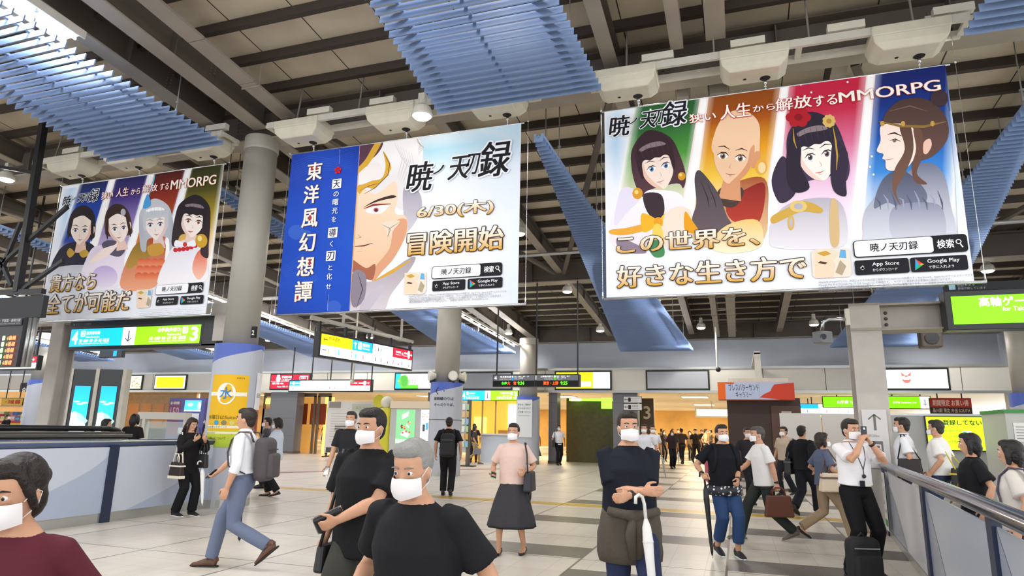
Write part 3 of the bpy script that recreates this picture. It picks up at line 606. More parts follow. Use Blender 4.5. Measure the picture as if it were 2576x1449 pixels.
def draw43(b, fr, W, H):
    rect(b, fr, 0, 0, .42*W, H, '#12a8ee'); rect(b, fr, .42*W, 0, .52*W, H, '#f4f6fa'); rect(b, fr, .52*W, 0, W, H, '#7ed016')
    arrow(b, fr, .47*W, .5*H, .62*H, -PI/2, '#161c38', .006, .12)
    k = H
    write(b, '4', fr, .015*W, .12*H, .065*W, .9*H, '#ffffff', .006, .03, aspect=False); rrect(b, fr, .085*W, .55*H, .122*W, .9*H, '#ffffff', .006, .03); rrect(b, fr, .091*W, .60*H, .116*W, .85*H, '#58c4f4', .008, .02); write(b, 'JK', fr, .094*W, .64*H, .113*W, .80*H, '#ffffff', .01, .03, align='c')
    write(b, '京浜東北線', fr, .13*W, .62*H, .24*W, .9*H, '#ffffff', .006, .02); write(b, 'Keihin-Tohoku Line', fr, .13*W, .47*H, .24*W, .58*H, '#ffffff', .006, .01)
    write(b, '田町・浜松町・東京・上野・赤羽・大宮方面', fr, .08*W, .22*H, .32*W, .42*H, '#ffffff', .006, .015, aspect=False); write(b, 'for Tamachi, Hamamatsucho, Tokyo, Ueno, Akabane & Omiya', fr, .08*W, .1*H, .32*W, .19*H, '#ffffff', .006, .005, aspect=False)
    write(b, '3', fr, .93*W, .12*H, .985*W, .9*H, '#ffffff', .006, .03, aspect=False); rrect(b, fr, .87*W, .55*H, .91*W, .92*H, '#ffffff', .006, .03); rrect(b, fr, .876*W, .60*H, .904*W, .87*H, '#a9de66', .008, .02); write(b, 'JY', fr, .88*W, .64*H, .90*W, .82*H, '#ffffff', .01, .03, align='c')
    write(b, '山手線(外回り)', fr, .69*W, .62*H, .86*W, .92*H, '#ffffff', .006, .02, align='r'); write(b, 'Yamanote Line', fr, .74*W, .47*H, .86*W, .58*H, '#ffffff', .006, .01, align='r')
    write(b, '大崎・五反田・目黒・渋谷・新宿・池袋方面', fr, .63*W, .24*H, .90*W, .42*H, '#ffffff', .006, .015, aspect=False); write(b, 'for Osaki, Gotanda, Meguro, Shibuya, Shinjuku & Ikebukuro', fr, .63*W, .12*H, .90*W, .2*H, '#ffffff', .006, .005, aspect=False)
a = atY(174, 869, 10.3); c = atY(508, 808, 10.3); fr = Frame((a.x, 10.3, a.z-.03), (1,0,0), (0,0,1)); W43, H43 = c.x-a.x, atY(176, 826, 10.3).z-a.z
t = sign('platform_sign', 'lit blue and green platform 4 and 3 sign under the left banner', 'sign', fr, W43, H43, draw43, depth=.3, border=.05)
b = MB(); b.box((a.x-.08, 10.31, a.z+H43-.0), (c.x+.42, 10.6, a.z+H43+.14)); b.box((c.x+.05, 10.31, a.z-.08), (c.x+.42, 10.6, a.z+H43)); b.box((a.x-.08, 10.31, a.z-.1), (c.x+.42, 10.6, a.z-.05)); b.build('side_casing', black, t)
b = MB(); f2 = Frame((a.x, 10.305, a.z+H43+.02), (1,0,0), (0,0,1)); write(b, '■ 防犯カメラ作動中', f2, .02, .03, .55, .09, '#8a93a0', .0, .003); b.build('small_lettering', PRINT, t, fix=False)
for x in (a.x+.6, c.x-.5):
    b = MB(); b.box((x-.03, 10.42, a.z+H43+.1), (x+.03, 10.48, 3.66)); b.build('hanger', black, t)
# yellow / blue / white / red guide sign running along the hall
pA, pB, pC = Vector((-12.64, 17.78, 3.70)), Vector((-12.0, 22.88, 3.70)), None
frm = Frame(pA, pB-pA, (0,0,1)); WM, HM = (pB-pA).length, .70
def drawm(b, fr, W, H):
    h = H*.5
    rect(b, fr, 0, h, .30*W, H, '#f5cf0c'); rect(b, fr, .30*W, h, .515*W, H, '#159bea'); rect(b, fr, .52*W, h, .755*W, H, '#f6f8fb'); rect(b, fr, .76*W, h, W, H, '#b5152e'); rect(b, fr, 0, 0, W, h-.008, '#f6f8fb')
    arrow(b, fr, .04*W, .76*H, .3*H, PI, '#1a1612', .006, .13); write(b, '中央改札', fr, .07*W, .74*H, .19*W, .94*H, '#4a3a10', .006, .006); write(b, 'Central Gate 中央剪票口 중앙 개찰구', fr, .07*W, .6*H, .27*W, .7*H, '#7a5f10', .006, .0)
    arrow(b, fr, .33*W, .75*H, .34*H, PI/2, '#ffffff', .006, .2); rrect(b, fr, .36*W, .57*H, .40*W, .93*H, '#ffffff', .006, .03); rrect(b, fr, .366*W, .6*H, .394*W, .9*H, '#159bea', .008, .03); rrect(b, fr, .37*W, .62*H, .39*W, .88*H, '#ffffff', .010, .025); write(b, '新幹線', fr, .41*W, .74*H, .50*W, .92*H, '#ffffff', .006, .02); write(b, 'Shinkansen', fr, .41*W, .61*H, .50*W, .70*H, '#ffffff', .006, .01)
    arrow(b, fr, .545*W, .75*H, .3*H, PI/2, '#3a3c44', .006, .1)
    for k, c in enumerate(('#b3344a', '#2f8fcf')): disc(b, fr, (.583+.03*k)*W, .87*H, .018, .022, c, .006, 10); rect(b, fr, (.577+.03*k)*W, .66*H, (.589+.03*k)*W, .83*H, c, .006)
    disc(b, fr, .648*W, .70*H, .045, .045, '#8fa2b8', .006, 12); disc(b, fr, .648*W, .70*H, .032, .032, '#f6f8fb', .008, 12); write(b, '化粧室', fr, .67*W, .72*H, .74*W, .87*H, '#6a7078', .006, .006); write(b, 'Restrooms', fr, .67*W, .61*H, .74*W, .68*H, '#9aa0a8', .006, 0)
    write(b, '羽田空港', fr, .79*W, .74*H, .855*W, .88*H, '#ffffff', .006, .02); write(b, 'Haneda Airport', fr, .79*W, .62*H, .855*W, .7*H, '#ffffff', .006, .006); write(b, '+', fr, .862*W, .66*H, .885*W, .82*H, '#ffffff', .006, .03); write(b, '京急線', fr, .89*W, .74*H, .935*W, .9*H, '#ffffff', .006, .02); write(b, 'Keikyu Line', fr, .885*W, .62*H, .935*W, .7*H, '#ffffff', .006, .006)
    disc(b, fr, .955*W, .76*H, .085, .16, '#ffffff', .006); disc(b, fr, .955*W, .76*H, .06, .12, '#cfe0f2', .008); write(b, 'KK', fr, .945*W, .71*H, .965*W, .81*H, '#6f87a8', .010, .01); arrow(b, fr, .985*W, .76*H, .2*H, 0, '#ffffff', .012, .2)
    rect(b, fr, .262*W, 0, .265*W, h, '#6a6d74', .006)
    arrow(b, fr, .035*W, .26*H, .28*H, PI, '#202228', .006, .12); arrow(b, fr, .30*W, .26*H, .28*H, PI/2, '#202228', .006, .12)
    for u, c, n, s_ in ((.07, '#7cc61c', '3', '山手線 外回り'), (.165, '#1fb4d8', '4', '京浜東北線'), (.335, '#1fb4d8', '5', '京浜東北線'), (.415, '#d85a52', '6-7', '東海道線 東京上野'), (.555, '#33353d', '8-12', '東海道線'), (.615, '#2468b8', '13', '横須賀線 総武線'), (.76, '#cf4a60', '15', '成田エクスプレス'), (.87, '#5a4aa8', '', '高崎線 宇都宮線')):
        rect(b, fr, u*W, .1*H, (u+.009)*W, .33*H, c, .006); write(b, n, fr, (u+.013)*W, .32*H, (u+.05)*W, .44*H, '#8a8e96', .006, .004); write(b, s_, fr, (u+.018)*W, .16*H, (u+.085)*W, .25*H, '#8a8e96', .006, .002); write(b, 'Line for Tokyo, Ueno', fr, (u+.018)*W, .07*H, (u+.085)*W, .12*H, '#b4b8be', .006, 0)
    for u in (.69, .82, .955): rrect(b, fr, u*W, .1*H, (u+.015)*W, .2*H, '#b9405a', .006, .01)
t = sign('guide_sign', 'long lit guide sign, yellow blue white and red, left of the middle column', 'sign', frm, WM, HM, drawm, depth=.25, border=.07)
for i in range(5):
    p = frm.p(WM*(.0+.25*i), HM+.02, -.12); b = MB(); b.bar(p, p+Vector((0,0,.42 - .02*i)), .09, .09, up=(0,1,0)); b.build('hanger', black, t)
p0 = frm.p(-.4, HM+.47, -.12); p1 = frm.p(WM+.15, HM+.40, -.12); b = MB().tube([p0, p1], .075, 12); b.build('carrier_pipe', white_st, t, smooth=True)
for f in (.22, .88):
    p = frm.p(WM*f, HM+.45, -.12); b = MB().tube([p, (p.x, p.y, roofz(7.5, p.y))], .05, 8); b.build('drop_pipe', white_st, t)
# smaller white guide sign hung in front of the fascia
fr, Wd, Hd = face_frame(727, 957, 932, 983, 26.0)
def drawf(b, fr, W, H):
    rect(b, fr, 0, 0, W, H, '#f6f8fb'); rect(b, fr, 0, .5*H, .135*W, H, '#1797e0', .004); rect(b, fr, .76*W, .5*H, W, H, '#a8152c', .004)
    arrow(b, fr, .025*W, .75*H, .3*H, PI, '#ffffff', .008, .22); rrect(b, fr, .04*W, .6*H, .065*W, .92*H, '#ffffff', .008, .03); write(b, '新幹線', fr, .075*W, .62*H, .13*W, .9*H, '#ffffff', .008, .02)
    for u, a_, s_ in ((.155, PI, '5'), (.31, PI, '11'), (.44, PI/2, '3'), (.6, PI/2, '8')): arrow(b, fr, (u+.01)*W, .74*H, .26*H, a_, '#666a74', .006, .12); rrect(b, fr, (u+.03)*W, .62*H, (u+.055)*W, .88*H, '#8a8e98', .006, .02); write(b, s_, fr, (u+.035)*W, .66*H, (u+.05)*W, .84*H, '#f6f8fb', .008, .02, align='c')
    for u, c in ((.045, '#2a2d38'), (.21, '#c24a4a'), (.35, '#3a3f4a'), (.51, '#22252e'), (.575, '#c24a4a'), (.71, '#1fa9d8'), (.88, '#1fa9d8'), (.94, '#7cc61c')): rect(b, fr, u*W, .12*H, (u+.007)*W, .4*H, c, .006); write(b, '方面', fr, (u+.012)*W, .16*H, (u+.05)*W, .34*H, '#a0a4ac', .006, 0)
    write(b, '羽田空港 + 京急線', fr, .775*W, .6*H, .915*W, .9*H, '#ffffff', .008, .015); disc(b, fr, .935*W, .75*H, .085, .1, '#ffffff', .008); arrow(b, fr, .975*W, .75*H, .28*H, 0, '#ffffff', .008, .2); arrow(b, fr, .02*W, .26*H, .22*H, PI, '#202228', .006, .12); arrow(b, fr, .98*W, .26*H, .22*H, 0, '#202228', .006, .12)
sign('guide_sign', 'white lit guide sign on five black hangers before the red lit sign', 'sign', fr, Wd, Hd, drawf, depth=.2, border=.05, hang=([Wd*f for f in (.01, .26, .5, .75, 1.0)], roofz(7.5, 26)))
# led departure display
fr, Wd, Hd = face_frame(1241, 943, 1454, 971, 20.3)
def drawl(b, fr, W, H):
    rect(b, fr, 0, .5*H, W, H, '#54565b'); rect(b, fr, 0, 0, W, .5*H, '#070808')
    for o, n, l, e, d1, d2, c in ((0, '4', '京浜東北線', 'Keihin-Tohoku Line', '田町・浜松町・東京・上野', '赤羽・大宮方面', '#1a86d8'), (.5, '1', '山手線(内回り)', 'Yamanote Line', '田町・浜松町・東京', '東京・上野方面', '#4aa51c')):
        write(b, n, fr, (o+.01)*W, .58*H, (o+.05)*W, .95*H, '#f4f4f4', .004, .01); write(b, l, fr, (o+.07)*W, .75*H, (o+.215)*W, .96*H, '#f0f0f0', .004, .01, align='r'); write(b, e, fr, (o+.07)*W, .60*H, (o+.215)*W, .70*H, '#d8d8d8', .004, 0, align='r')
        rect(b, fr, (o+.222)*W, .52*H, (o+.246)*W, .98*H, c, .004); rrect(b, fr, (o+.225)*W, .78*H, (o+.243)*W, .94*H, '#f2f2f2', .006, .02); write(b, d1, fr, (o+.255)*W, .82*H, (o+.43)*W, .95*H, '#e8e8e8', .004, .004); write(b, d2, fr, (o+.255)*W, .68*H, (o+.43)*W, .8*H, '#e8e8e8', .004, .004); write(b, 'for Tokyo, Ueno', fr, (o+.255)*W, .57*H, (o+.43)*W, .64*H, '#d0d0d0', .004, 0)
    rect(b, fr, .497*W, 0, .503*W, H, '#2a2b2e', .006)
t = sign('departure_display', 'black hanging LED departure display, platforms 4 and 1, times 9:24 and 9:25', 'sign', fr, Wd, Hd, drawl, SOFT, depth=.3, border=.03, hang=([Wd*f for f in (.02, .5, .985)], 6.4))
b = MB()
write(b, '各停', fr, .10*Wd, .1*Hd, .165*Wd, .42*Hd, '#3fd02a', .006, .03); write(b, '大　宮', fr, .17*Wd, .1*Hd, .28*Wd, .42*Hd, '#ff4a1a', .006, .03, aspect=False); write(b, '9:24', fr, .295*Wd, .1*Hd, .375*Wd, .42*Hd, '#58d81e', .006, .03, aspect=False)
write(b, '東京・上野', fr, .6*Wd, .1*Hd, .775*Wd, .42*Hd, '#ff4a1a', .006, .03, aspect=False); write(b, '9:25', fr, .8*Wd, .1*Hd, .88*Wd, .42*Hd, '#58d81e', .006, .03, aspect=False)
b.build('led_lettering', LEDM, t, fix=False)
# dark departure board at the far left with its lattice post
fr = Frame((atY(-160, 920, 8.6).x, 8.6, atY(38, 922, 8.6).z), (1,0,0), (0,0,1)); Wd = atY(38, 922, 8.6).x-fr.o.x; Hd = atY(58, 798, 8.6).z-fr.o.z
t = thing('departure_board', fr.p(Wd/2, 0), 'dark departure board at the left edge with orange platform 6 lines', 'sign')
b = MB(); b.box((fr.o.x, 8.61, fr.o.z), (fr.o.x+Wd, 8.76, fr.o.z+Hd)); b.build('housing', mat('board_grey', '#3a3b3f', .5), t)
b = MB(); b.box((fr.o.x, 8.7, fr.o.z+Hd+.01), (fr.o.x+Wd+.3, 8.8, fr.o.z+Hd+.44)); b.build('top_box', mat('board_dark', '#2b2c30', .6), t)
for k in (0.0, .13):
    b = MB().tube([(fr.o.x+Wd+.04+k, 8.72, fr.o.z), (fr.o.x+Wd+.04+k, 8.72, fr.o.z+Hd)], .05, 10); b.build('edge_tube', silver, t, smooth=True)
b = MB(); b.box((fr.o.x+Wd+.07, 8.72, fr.o.z), (fr.o.x+Wd+.12, 8.78, fr.o.z+Hd)); b.build('edge_gap', black, t)
b = MB(); rect(b, fr, Wd-1.6, Hd*.84, Wd-.02, Hd*.985, '#4a4b50', .012); write(b, '横浜・川崎・上野・大宮・宇都宮・高崎方面', fr, Wd-2.2, Hd*.91, Wd-.06, Hd*.975, '#d8d8da', .016, .008, align='r'); write(b, 'for Tokyo, Ueno, Omiya, Utsunomiya & Takasaki', fr, Wd-2.2, Hd*.86, Wd-.06, Hd*.895, '#b8b8bc', .016, 0, align='r'); rect(b, fr, 0, Hd*.825, Wd, Hd*.83, '#202124', .014); b.build('header', PRINT, t, fix=False)
b = MB()
for k in range(5):
    v = Hd*(.58-.125*k); write(b, '6番線', fr, Wd-.34, v-.045, Wd-.09, v+.045, '#ff7a4a', .016, .03, aspect=False); rrect(b, fr, Wd-.47, v-.045, Wd-.39, v+.045, '#9fe08a', .016, .02); write(b, '普通', fr, Wd-.9, v-.05, Wd-.6, v+.05, '#ff7a4a', .016, .03)
b.build('led_lettering', LEDM, t, fix=False)
lx, ly = atY(62, 800, 9.1).x, 9.1; ztop = atY(85, 430, 9.1).z
t = thing('lattice_mast', (lx, ly, 3.9), 'dark lattice mast carrying the departure board at the left edge', 'mast')
pb = atY(44, 735, 9.1); pt = atY(88, 425, 9.1)
b = MB().bar(pb, (pt.x, ly, roofz(7.9, ly)), .13, .13, up=(0,1,0)); b.build('upright', black, t)
for (x0, y0, x1, y1) in ((-60, 720, 170, 520), (40, 740, 160, 655), (-40, 790, 52, 560), (0, 650, 30, 720), (85, 435, 0, 420)):
    b = MB().bar(atY(x0, y0, 9.12), atY(x1, y1, 9.12), .07, .07, up=(0,1,0)); b.build('diagonal', black, t)
b = MB().bar(atY(-80, 738, 9.1), atY(110, 733, 9.1), .1, .1); b.build('foot_bar', black, t)
# red / white arrow sign behind the departure board
fr, Wd, Hd = face_frame(0, 897, 94, 928, 12.5)
def drawrw(b, fr, W, H):
    rect(b, fr, 0, .5*H, W, H, '#a3152c'); rect(b, fr, 0, 0, W, .5*H-.006, '#f4f6f8'); disc(b, fr, .72*W, .75*H, .1, .1, '#f6f6f8', .006); disc(b, fr, .72*W, .75*H, .06, .06, '#a9b4c4', .008); arrow(b, fr, .89*W, .75*H, .42*H, 0, '#ffffff', .006, .14); arrow(b, fr, .86*W, .26*H, .34*H, 0, '#222228', .006, .1); rect(b, fr, .7*W, .1*H, .73*W, .38*H, '#2a63c8', .006)
    write(b, '京急線', fr, .35*W, .6*H, .62*W, .9*H, '#ffffff', .006, .01); write(b, '13 横須賀線', fr, .2*W, .12*H, .62*W, .36*H, '#55585f', .006, .004)
sign('arrow_sign', 'small red and white arrow sign behind the dark departure board', 'sign', fr, Wd, Hd, drawrw, depth=.14, border=.04, hang=([Wd*.3, Wd*.9], roofz(8.1, 12.5)))
# tiny hanging blue bar sign and number plates
fr, Wd, Hd = face_frame(250, 876, 308, 898, 17.0)
sign('hanging_sign', 'small dark hanging sign with a blue bar under the platform 4 and 3 sign', 'sign', fr, Wd, Hd, lambda b, f, W, H: (rect(b, f, 0, 0, W, H, '#2d3138'), rect(b, f, .62*W, .05*H, .78*W, .95*H, '#19a4e8', .004)), SOFT, depth=.12, border=.03, hang=([Wd*.2, Wd*.8], roofz(8.1, 17)))
fr, Wd, Hd = face_frame(644, 825, 652, 852, 10.3); fr.o.x = CX1+.46; fr.o.z -= .02
b = MB(); b.box((CX1+.40, 10.05, fr.o.z), (CX1+.5, 10.1, fr.o.z+.22), 0, srgb('#17181b')); f2 = Frame((CX1+.40, 10.049, fr.o.z), (1,0,0), (0,0,1)); write(b, '2', f2, .02, .03, .08, .17, '#f0f0f0', .003, .02)
tag(b.build('number_plate', PRINT, fix=False), 'small black number 2 plate on the right of the big column', 'sign')
fr, Wd, Hd = face_frame(54, 975, 66, 992, 28.8)
b = MB(); b.box((fr.o.x-.25, 28.81, fr.o.z-.15), (fr.o.x+Wd+.25, 29.0, fr.o.z+Hd+.3), 0, srgb('#24262a')); write(b, '8', fr, 0, 0, Wd, Hd, '#ffffff', .004, .03, aspect=False)
tag(b.build('number_plate', PRINT, fix=False), 'dark platform number 8 plate above the snack shop', 'sign')
# green sign at the right edge
fr = Frame((atY(2400, 815, 11.85).x, 11.85, atY(2406, 816, 11.85).z), (1,0,0), (0,0,1)); Wd = 2.3; Hd = atY(2396, 746, 11.85).z-fr.o.z
def drawg(b, fr, W, H):
    rect(b, fr, 0, 0, W, H, '#6fd60d'); write(b, '高輪ゲートウェイ・', fr, .16*W, .60*H, 1.12*W, .94*H, '#f8fff0', .006, .025); write(b, 'for Takanawa Gateway', fr, .29*W, .38*H, 1.12*W, .58*H, '#f8fff0', .006, .015)
t = sign('platform_sign', 'lit green sign reading for Takanawa at the right edge', 'sign', fr, Wd, Hd, drawg, depth=.3, border=.09)
b = MB(); f2 = Frame((fr.o.x-.05, 11.85, fr.o.z+Hd+.09), (1,0,0), (0,0,1)); rect(b, f2, -.04, 0, Wd+.1, .13, '#14161a', .0); rrect(b, f2, .04, .02, .13, .11, '#8fb4c8', .004, .01); write(b, '防犯カメラ', f2, .16, .065, .5, .11, '#8f98a0', .004, .003); write(b, '録画作動しています', f2, .16, .015, .62, .055, '#8f98a0', .004, .003); b.build('camera_notice', PRINT, t, fix=False)
for u in (.3, 1.9):
    p = fr.p(u, Hd, -.2); b = MB().box((p.x-.03, p.y-.03, p.z), (p.x+.03, p.y+.03, roofz(7.52, 11.9))); b.build('hanger', black, t)

# ---------------------------------------------------------------- lit signs on the fascia
def fsign(x0, x1, label, draw, m=None, y0=936, y1=985):
    a = atY(x0, y1, WY); c = atY(x1, y0, WY); fr = Frame((a.x, WY-.09, FBm+.13), (1,0,0), (0,0,1)); W = c.x-a.x; H = FT-FBm-.3
    return sign('lit_shop_sign', label, 'sign', fr, W, H, draw, m, depth=.08, border=.07, group='lit signs on the back wall fascia')
def d_white(b, fr, W, H):
    rect(b, fr, 0, 0, W, H, '#f4ecc8'); rect(b, fr, .5*W, 0, W, H, '#f3e8ae', .004); write(b, 'ナイタウン', fr, .08*W, .62*H, .46*W, .82*H, '#a89f78', .006, 0)
    for i in range(26): disc(b, fr, W*random.uniform(.54, .98), H*random.uniform(.08, .95), .05, .03, '#8a7a4a', .006, 6)
fsign(305, 362, 'pale lit sign with small scattered leaf shapes, left of the yellow one', d_white)
fsign(390, 472, 'plain bright yellow lit sign with white rim left of the big column', lambda b, f, W, H: (rect(b, f, 0, 0, W, H, '#fbfbe6'), rect(b, f, .05*W, .08*H, .95*W, .92*H, '#f6e60a', .004)))
def d_red(b, fr, W, H):
    rect(b, fr, 0, 0, W, H, '#d4142c'); disc(b, fr, .19*W, .7*H, .14, .16, '#f6e8ea', .006)
    for k in range(4): disc(b, fr, (.165+.018*k)*W, .88*H, .035, .1, '#f6e8ea', .007, 10)
    write(b, '手羽先本店', fr, .28*W, .74*H, .62*W, .92*H, '#f8eaec', .006, .02); write(b, 'とり食堂 改札前', fr, .28*W, .56*H, .62*W, .7*H, '#f8eaec', .006, .02); rrect(b, fr, .75*W, .56*H, .97*W, .92*H, '#f0d6d8', .006, .03); rect(b, fr, .77*W, .62*H, .95*W, .86*H, '#d4142c', .008); write(b, '営業中', fr, .79*W, .68*H, .93*W, .82*H, '#f8eaec', .010, .01)
    rect(b, fr, 0, .5*H, W, .52*H, '#f0c0c4', .006); write(b, '銀行 両替 VISA', fr, .04*W, .3*H, .44*W, .45*H, '#f8eaec', .006, .02); write(b, 'Master VISA 1F', fr, .18*W, .06*H, .46*W, .22*H, '#f8eaec', .006, .02)
fsign(682, 782, 'red lit sign with white hand emblem behind the white guide sign', d_red)
def d_green(b, fr, W, H):
    rect(b, fr, 0, 0, W, H, '#f2f6f2'); rect(b, fr, 0, 0, .14*W, H, '#22b4e6', .004); write(b, '学生館', fr, .04*W, .3*H, .11*W, .7*H, '#e8f8ff', .006, .01)
    rect(b, fr, .14*W, 0, .62*W, .25*H, '#6cc63c', .004, col2='#3fae2a'); 
    for u, v, r in ((.2, .5, .28), (.27, .38, .22), (.24, .66, .2)): disc(b, fr, u*W, v*H, r, r, '#5a9a4a', .006, 12)
    b.quad([fr.p(.34*W, .25*H, .006), fr.p(.6*W, .25*H, .006), fr.p(.58*W, .9*H, .006), fr.p(.34*W, .62*H, .006)], 0, srgb('#c8d4bc'))
    for i in range(3):
        for j in range(2): rect(b, fr, (.38+.065*i)*W, (.34+.17*j)*H, (.41+.065*i)*W, (.43+.17*j)*H, '#7f9078', .008)
    for k in range(3): rect(b, fr, (.66+.035*k)*W, .5*H, (.675+.035*k)*W, .85*H, '#e89aa8', .006)
fsign(996, 1092, 'lit sign with a green garden and pale building left of the middle column', d_green)
fsign(1163, 1287, 'unlit grey blank panel right of the middle column', lambda b, f, W, H: rect(b, f, 0, 0, W, H, '#a3a7ae'), PRINT)
def d_yw(b, fr, W, H):
    rect(b, fr, 0, 0, W, H, '#f7e01a'); rect(b, fr, .695*W, 0, W, H, '#f8f8f6', .004); write(b, 'for All', fr, .42*W, .66*H, .66*W, .92*H, '#c9a410', .006, .02); write(b, 'みんなのために', fr, .42*W, .52*H, .64*W, .62*H, '#c9a410', .006, 0); rrect(b, fr, .40*W, .12*H, .655*W, .42*H, '#faf6d8', .006, .05); write(b, '株式会社', fr, .43*W, .18*H, .62*W, .36*H, '#c6b86a', .008, 0)
    rrect(b, fr, .76*W, .15*H, .95*W, .62*H, '#d6dadd', .006, .08); rrect(b, fr, .775*W, .2*H, .935*W, .6*H, '#f2f4f4', .008, .07); write(b, 'みなさまへ', fr, .74*W, .78*H, .94*W, .9*H, '#d8c26a', .006, 0)
fsign(1400, 1535, 'yellow and white lit sign reading for All behind the LED display', d_yw)
fsign(1630, 1780, 'large unlit grey blank panel left of the orange and blue shop sign', lambda b, f, W, H: (rect(b, f, 0, 0, W, H, '#b9bdc4')), PRINT)
def d_emblem(b, fr, W, H):
    rect(b, fr, 0, 0, W, H, '#fbfbfb')
    def P(u, v): return fr.p(u*W, v*H, .006)
    c = srgb('#e0685f')
    for s in (-1, 1): b.quad([P(.45+s*.075, .88), P(.45+s*.028, .74), P(.45+s*.022, .66), P(.45+s*.058, .63)], 0, c)
    pts = [P(.45+.034*math.cos(PI*k/10), .66+.035*math.sin(PI*k/10)) for k in range(11)]+[P(.45-.02, .62), P(.45, .60), P(.45+.02, .62)]; b.quad(pts, 0, c)
    pts = [P(.45-.058, .50), P(.45-.03, .455), P(.45, .445), P(.45+.03, .455), P(.45+.058, .50)]+[P(.45+.058*math.cos(PI*k/10), .46-.19*math.sin(PI*k/10)) for k in range(11)]; b.quad(pts, 0, c)
    for k, s_ in enumerate('鎌倉紅谷'): write(b, s_, fr, (.05+.15*k+(.16 if k > 1 else 0))*W, .44*H, (.11+.15*k+(.16 if k > 1 else 0))*W, .64*H, '#f0e4e2', .006, 0)
fsign(2200, 2380, 'white lit sign with a red horned emblem right of the square post', d_emblem)
# ================================================================ left parapet, escalator, pillars of posters
PX = -9.12
def parapet():
    t = thing('parapet', (PX, 6.0, 0), 'grey panelled stair parapet with navy posts and blue handrail at the left', 'parapet')
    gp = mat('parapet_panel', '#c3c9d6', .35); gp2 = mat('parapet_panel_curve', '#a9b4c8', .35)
    ends = [2.6, 5.25, 7.75, 9.95]
    for i in range(3):
        a, c = ends[i]+.05, ends[i+1]-.05
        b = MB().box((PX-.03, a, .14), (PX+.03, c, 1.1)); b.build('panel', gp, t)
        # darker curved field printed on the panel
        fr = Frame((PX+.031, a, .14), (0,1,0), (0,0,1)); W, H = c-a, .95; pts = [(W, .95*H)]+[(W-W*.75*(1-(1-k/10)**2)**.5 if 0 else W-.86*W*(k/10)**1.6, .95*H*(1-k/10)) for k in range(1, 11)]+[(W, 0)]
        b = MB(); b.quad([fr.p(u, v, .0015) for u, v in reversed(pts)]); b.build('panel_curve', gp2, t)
        b = MB().box((PX-.025, a, 0), (PX+.025, c, .14)); b.build('kick_plate', silver, t)
    for y in ends[1:]:
        b = MB().box((PX-.05, y-.075, 0), (PX+.06, y+.075, 1.12)); b.build('post', navy, t)
    b = MB().tube([(PX, 2.6, 1.16), (PX, 10.02, 1.16)], (.055), 16); b.build('handrail', mat('blue_handrail', '#4b5a7c', .25), t, smooth=True)
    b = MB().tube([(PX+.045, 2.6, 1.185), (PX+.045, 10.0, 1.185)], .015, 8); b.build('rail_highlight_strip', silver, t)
    return t
parapet()
t = thing('parapet_return', (-9.0, 10.15, 0), 'short grey panel closing the parapet beside the big column', 'parapet')
b = MB().box((-9.06, 10.06, .16), (-8.1, 10.11, 1.08)) if 0 else MB().bar((-9.08, 10.02, .62), (-9.36, 10.9, .62), .05, .92); b.build('panel', clad_g, t); b = MB().bar((-9.08, 10.02, .08), (-9.36, 10.9, .08), .05, .16); b.build('kick_plate', silver, t)
esc = mat('escalator_dark', '#3d3b38', .4); rub = mat('black_rubber', '#16171a', .35)
for i, (x, y0, y1, lab) in enumerate(((-10.35, 2.5, 8.9, 'near dark escalator balustrade with black handrail behind the parapet'), (-11.6, 2.5, 8.0, 'far dark escalator balustrade with black handrail behind the parapet'))):
    t = thing('escalator_balustrade', (x, (y0+y1)/2, 0), lab, 'escalator', 'escalator balustrades')
    b = MB().box((x-.2, y0, 0), (x+.22, y1, 1.22)); b.build('skirt', esc, t, bevel=.03)
    b = MB().box((x-.22, y0, 1.22), (x+.25, y1+.05, 1.27)); b.box((x-.1, y0, 1.27), (x+.12, y1, 1.31)); b.build('top_deck', mat('brushed_deck', '#6f6c66', .35, .6), t, bevel=.01)
    b = MB().tube([(x, y0, 1.36), (x, y1-.25, 1.36), (x, y1-.05, 1.33), (x, y1+.05, 1.24)], .045, 12); b.build('handrail', rub, t, smooth=True)
def pylon(x, y, label, w_=.62):
    t = thing('display_pylon', (x, y, 0), label, 'display', 'display pylons behind the parapet')
    a = math.radians(20); u = Vector((math.cos(a), math.sin(a), 0)); n = Vector((math.sin(a), -math.cos(a), 0)); ztop = 2.85
    fr = Frame(Vector((x, y, 0))-u*w_/2+n*.12, u, (0,0,1))
    b = MB().obox((x, y, ztop/2), (u, n, Vector((0,0,1))), (w_/2, .11, ztop/2)); b.build('case', mat('pylon_black', '#121418', .3), t)
    for s in (-1, 1):
        b = MB().obox(Vector((x, y, ztop/2))+u*s*(w_/2+.05), (u, n, Vector((0,0,1))), (.05, .13, ztop/2+.02)); b.build('side_fin', white_st, t)
    b = MB(); rect(b, fr, .1, 1.15, w_-.1, 2.4, '#0f9be6', .002, col2='#35c6e8'); b2 = [(0.1, 1.15), (w_-.1, 1.15), (w_-.1, 1.38), (w_*.6, 1.5), (.36, 1.63), (.2, 1.72), (.1, 1.68)]
    b.quad([fr.p(p, q, .003) for p, q in b2], 0, srgb('#e8f0f4')); b.quad([fr.p(p, q, .004) for p, q in ((.24, 1.70), (.36, 1.66), (.58, 1.48), (.52, 1.4), (.3, 1.5))], 0, srgb('#8fb7b2'))
    for q in ((.2, 1.98), (.42, 1.95), (.3, 1.92)): disc(b, fr, q[0], q[1], .09, .025, '#b8e4f4', .004, 12)
    b.build('screen', SIGN, t, fix=False); return t
pp = atY(212, 1000, 13.2); pylon(pp.x, 13.2, 'left black display pylon with blue sea screen behind the parapet'); pp = atY(278, 1000, 13.3); pylon(pp.x, 13.3, 'right black display pylon with blue sea screen behind the parapet')
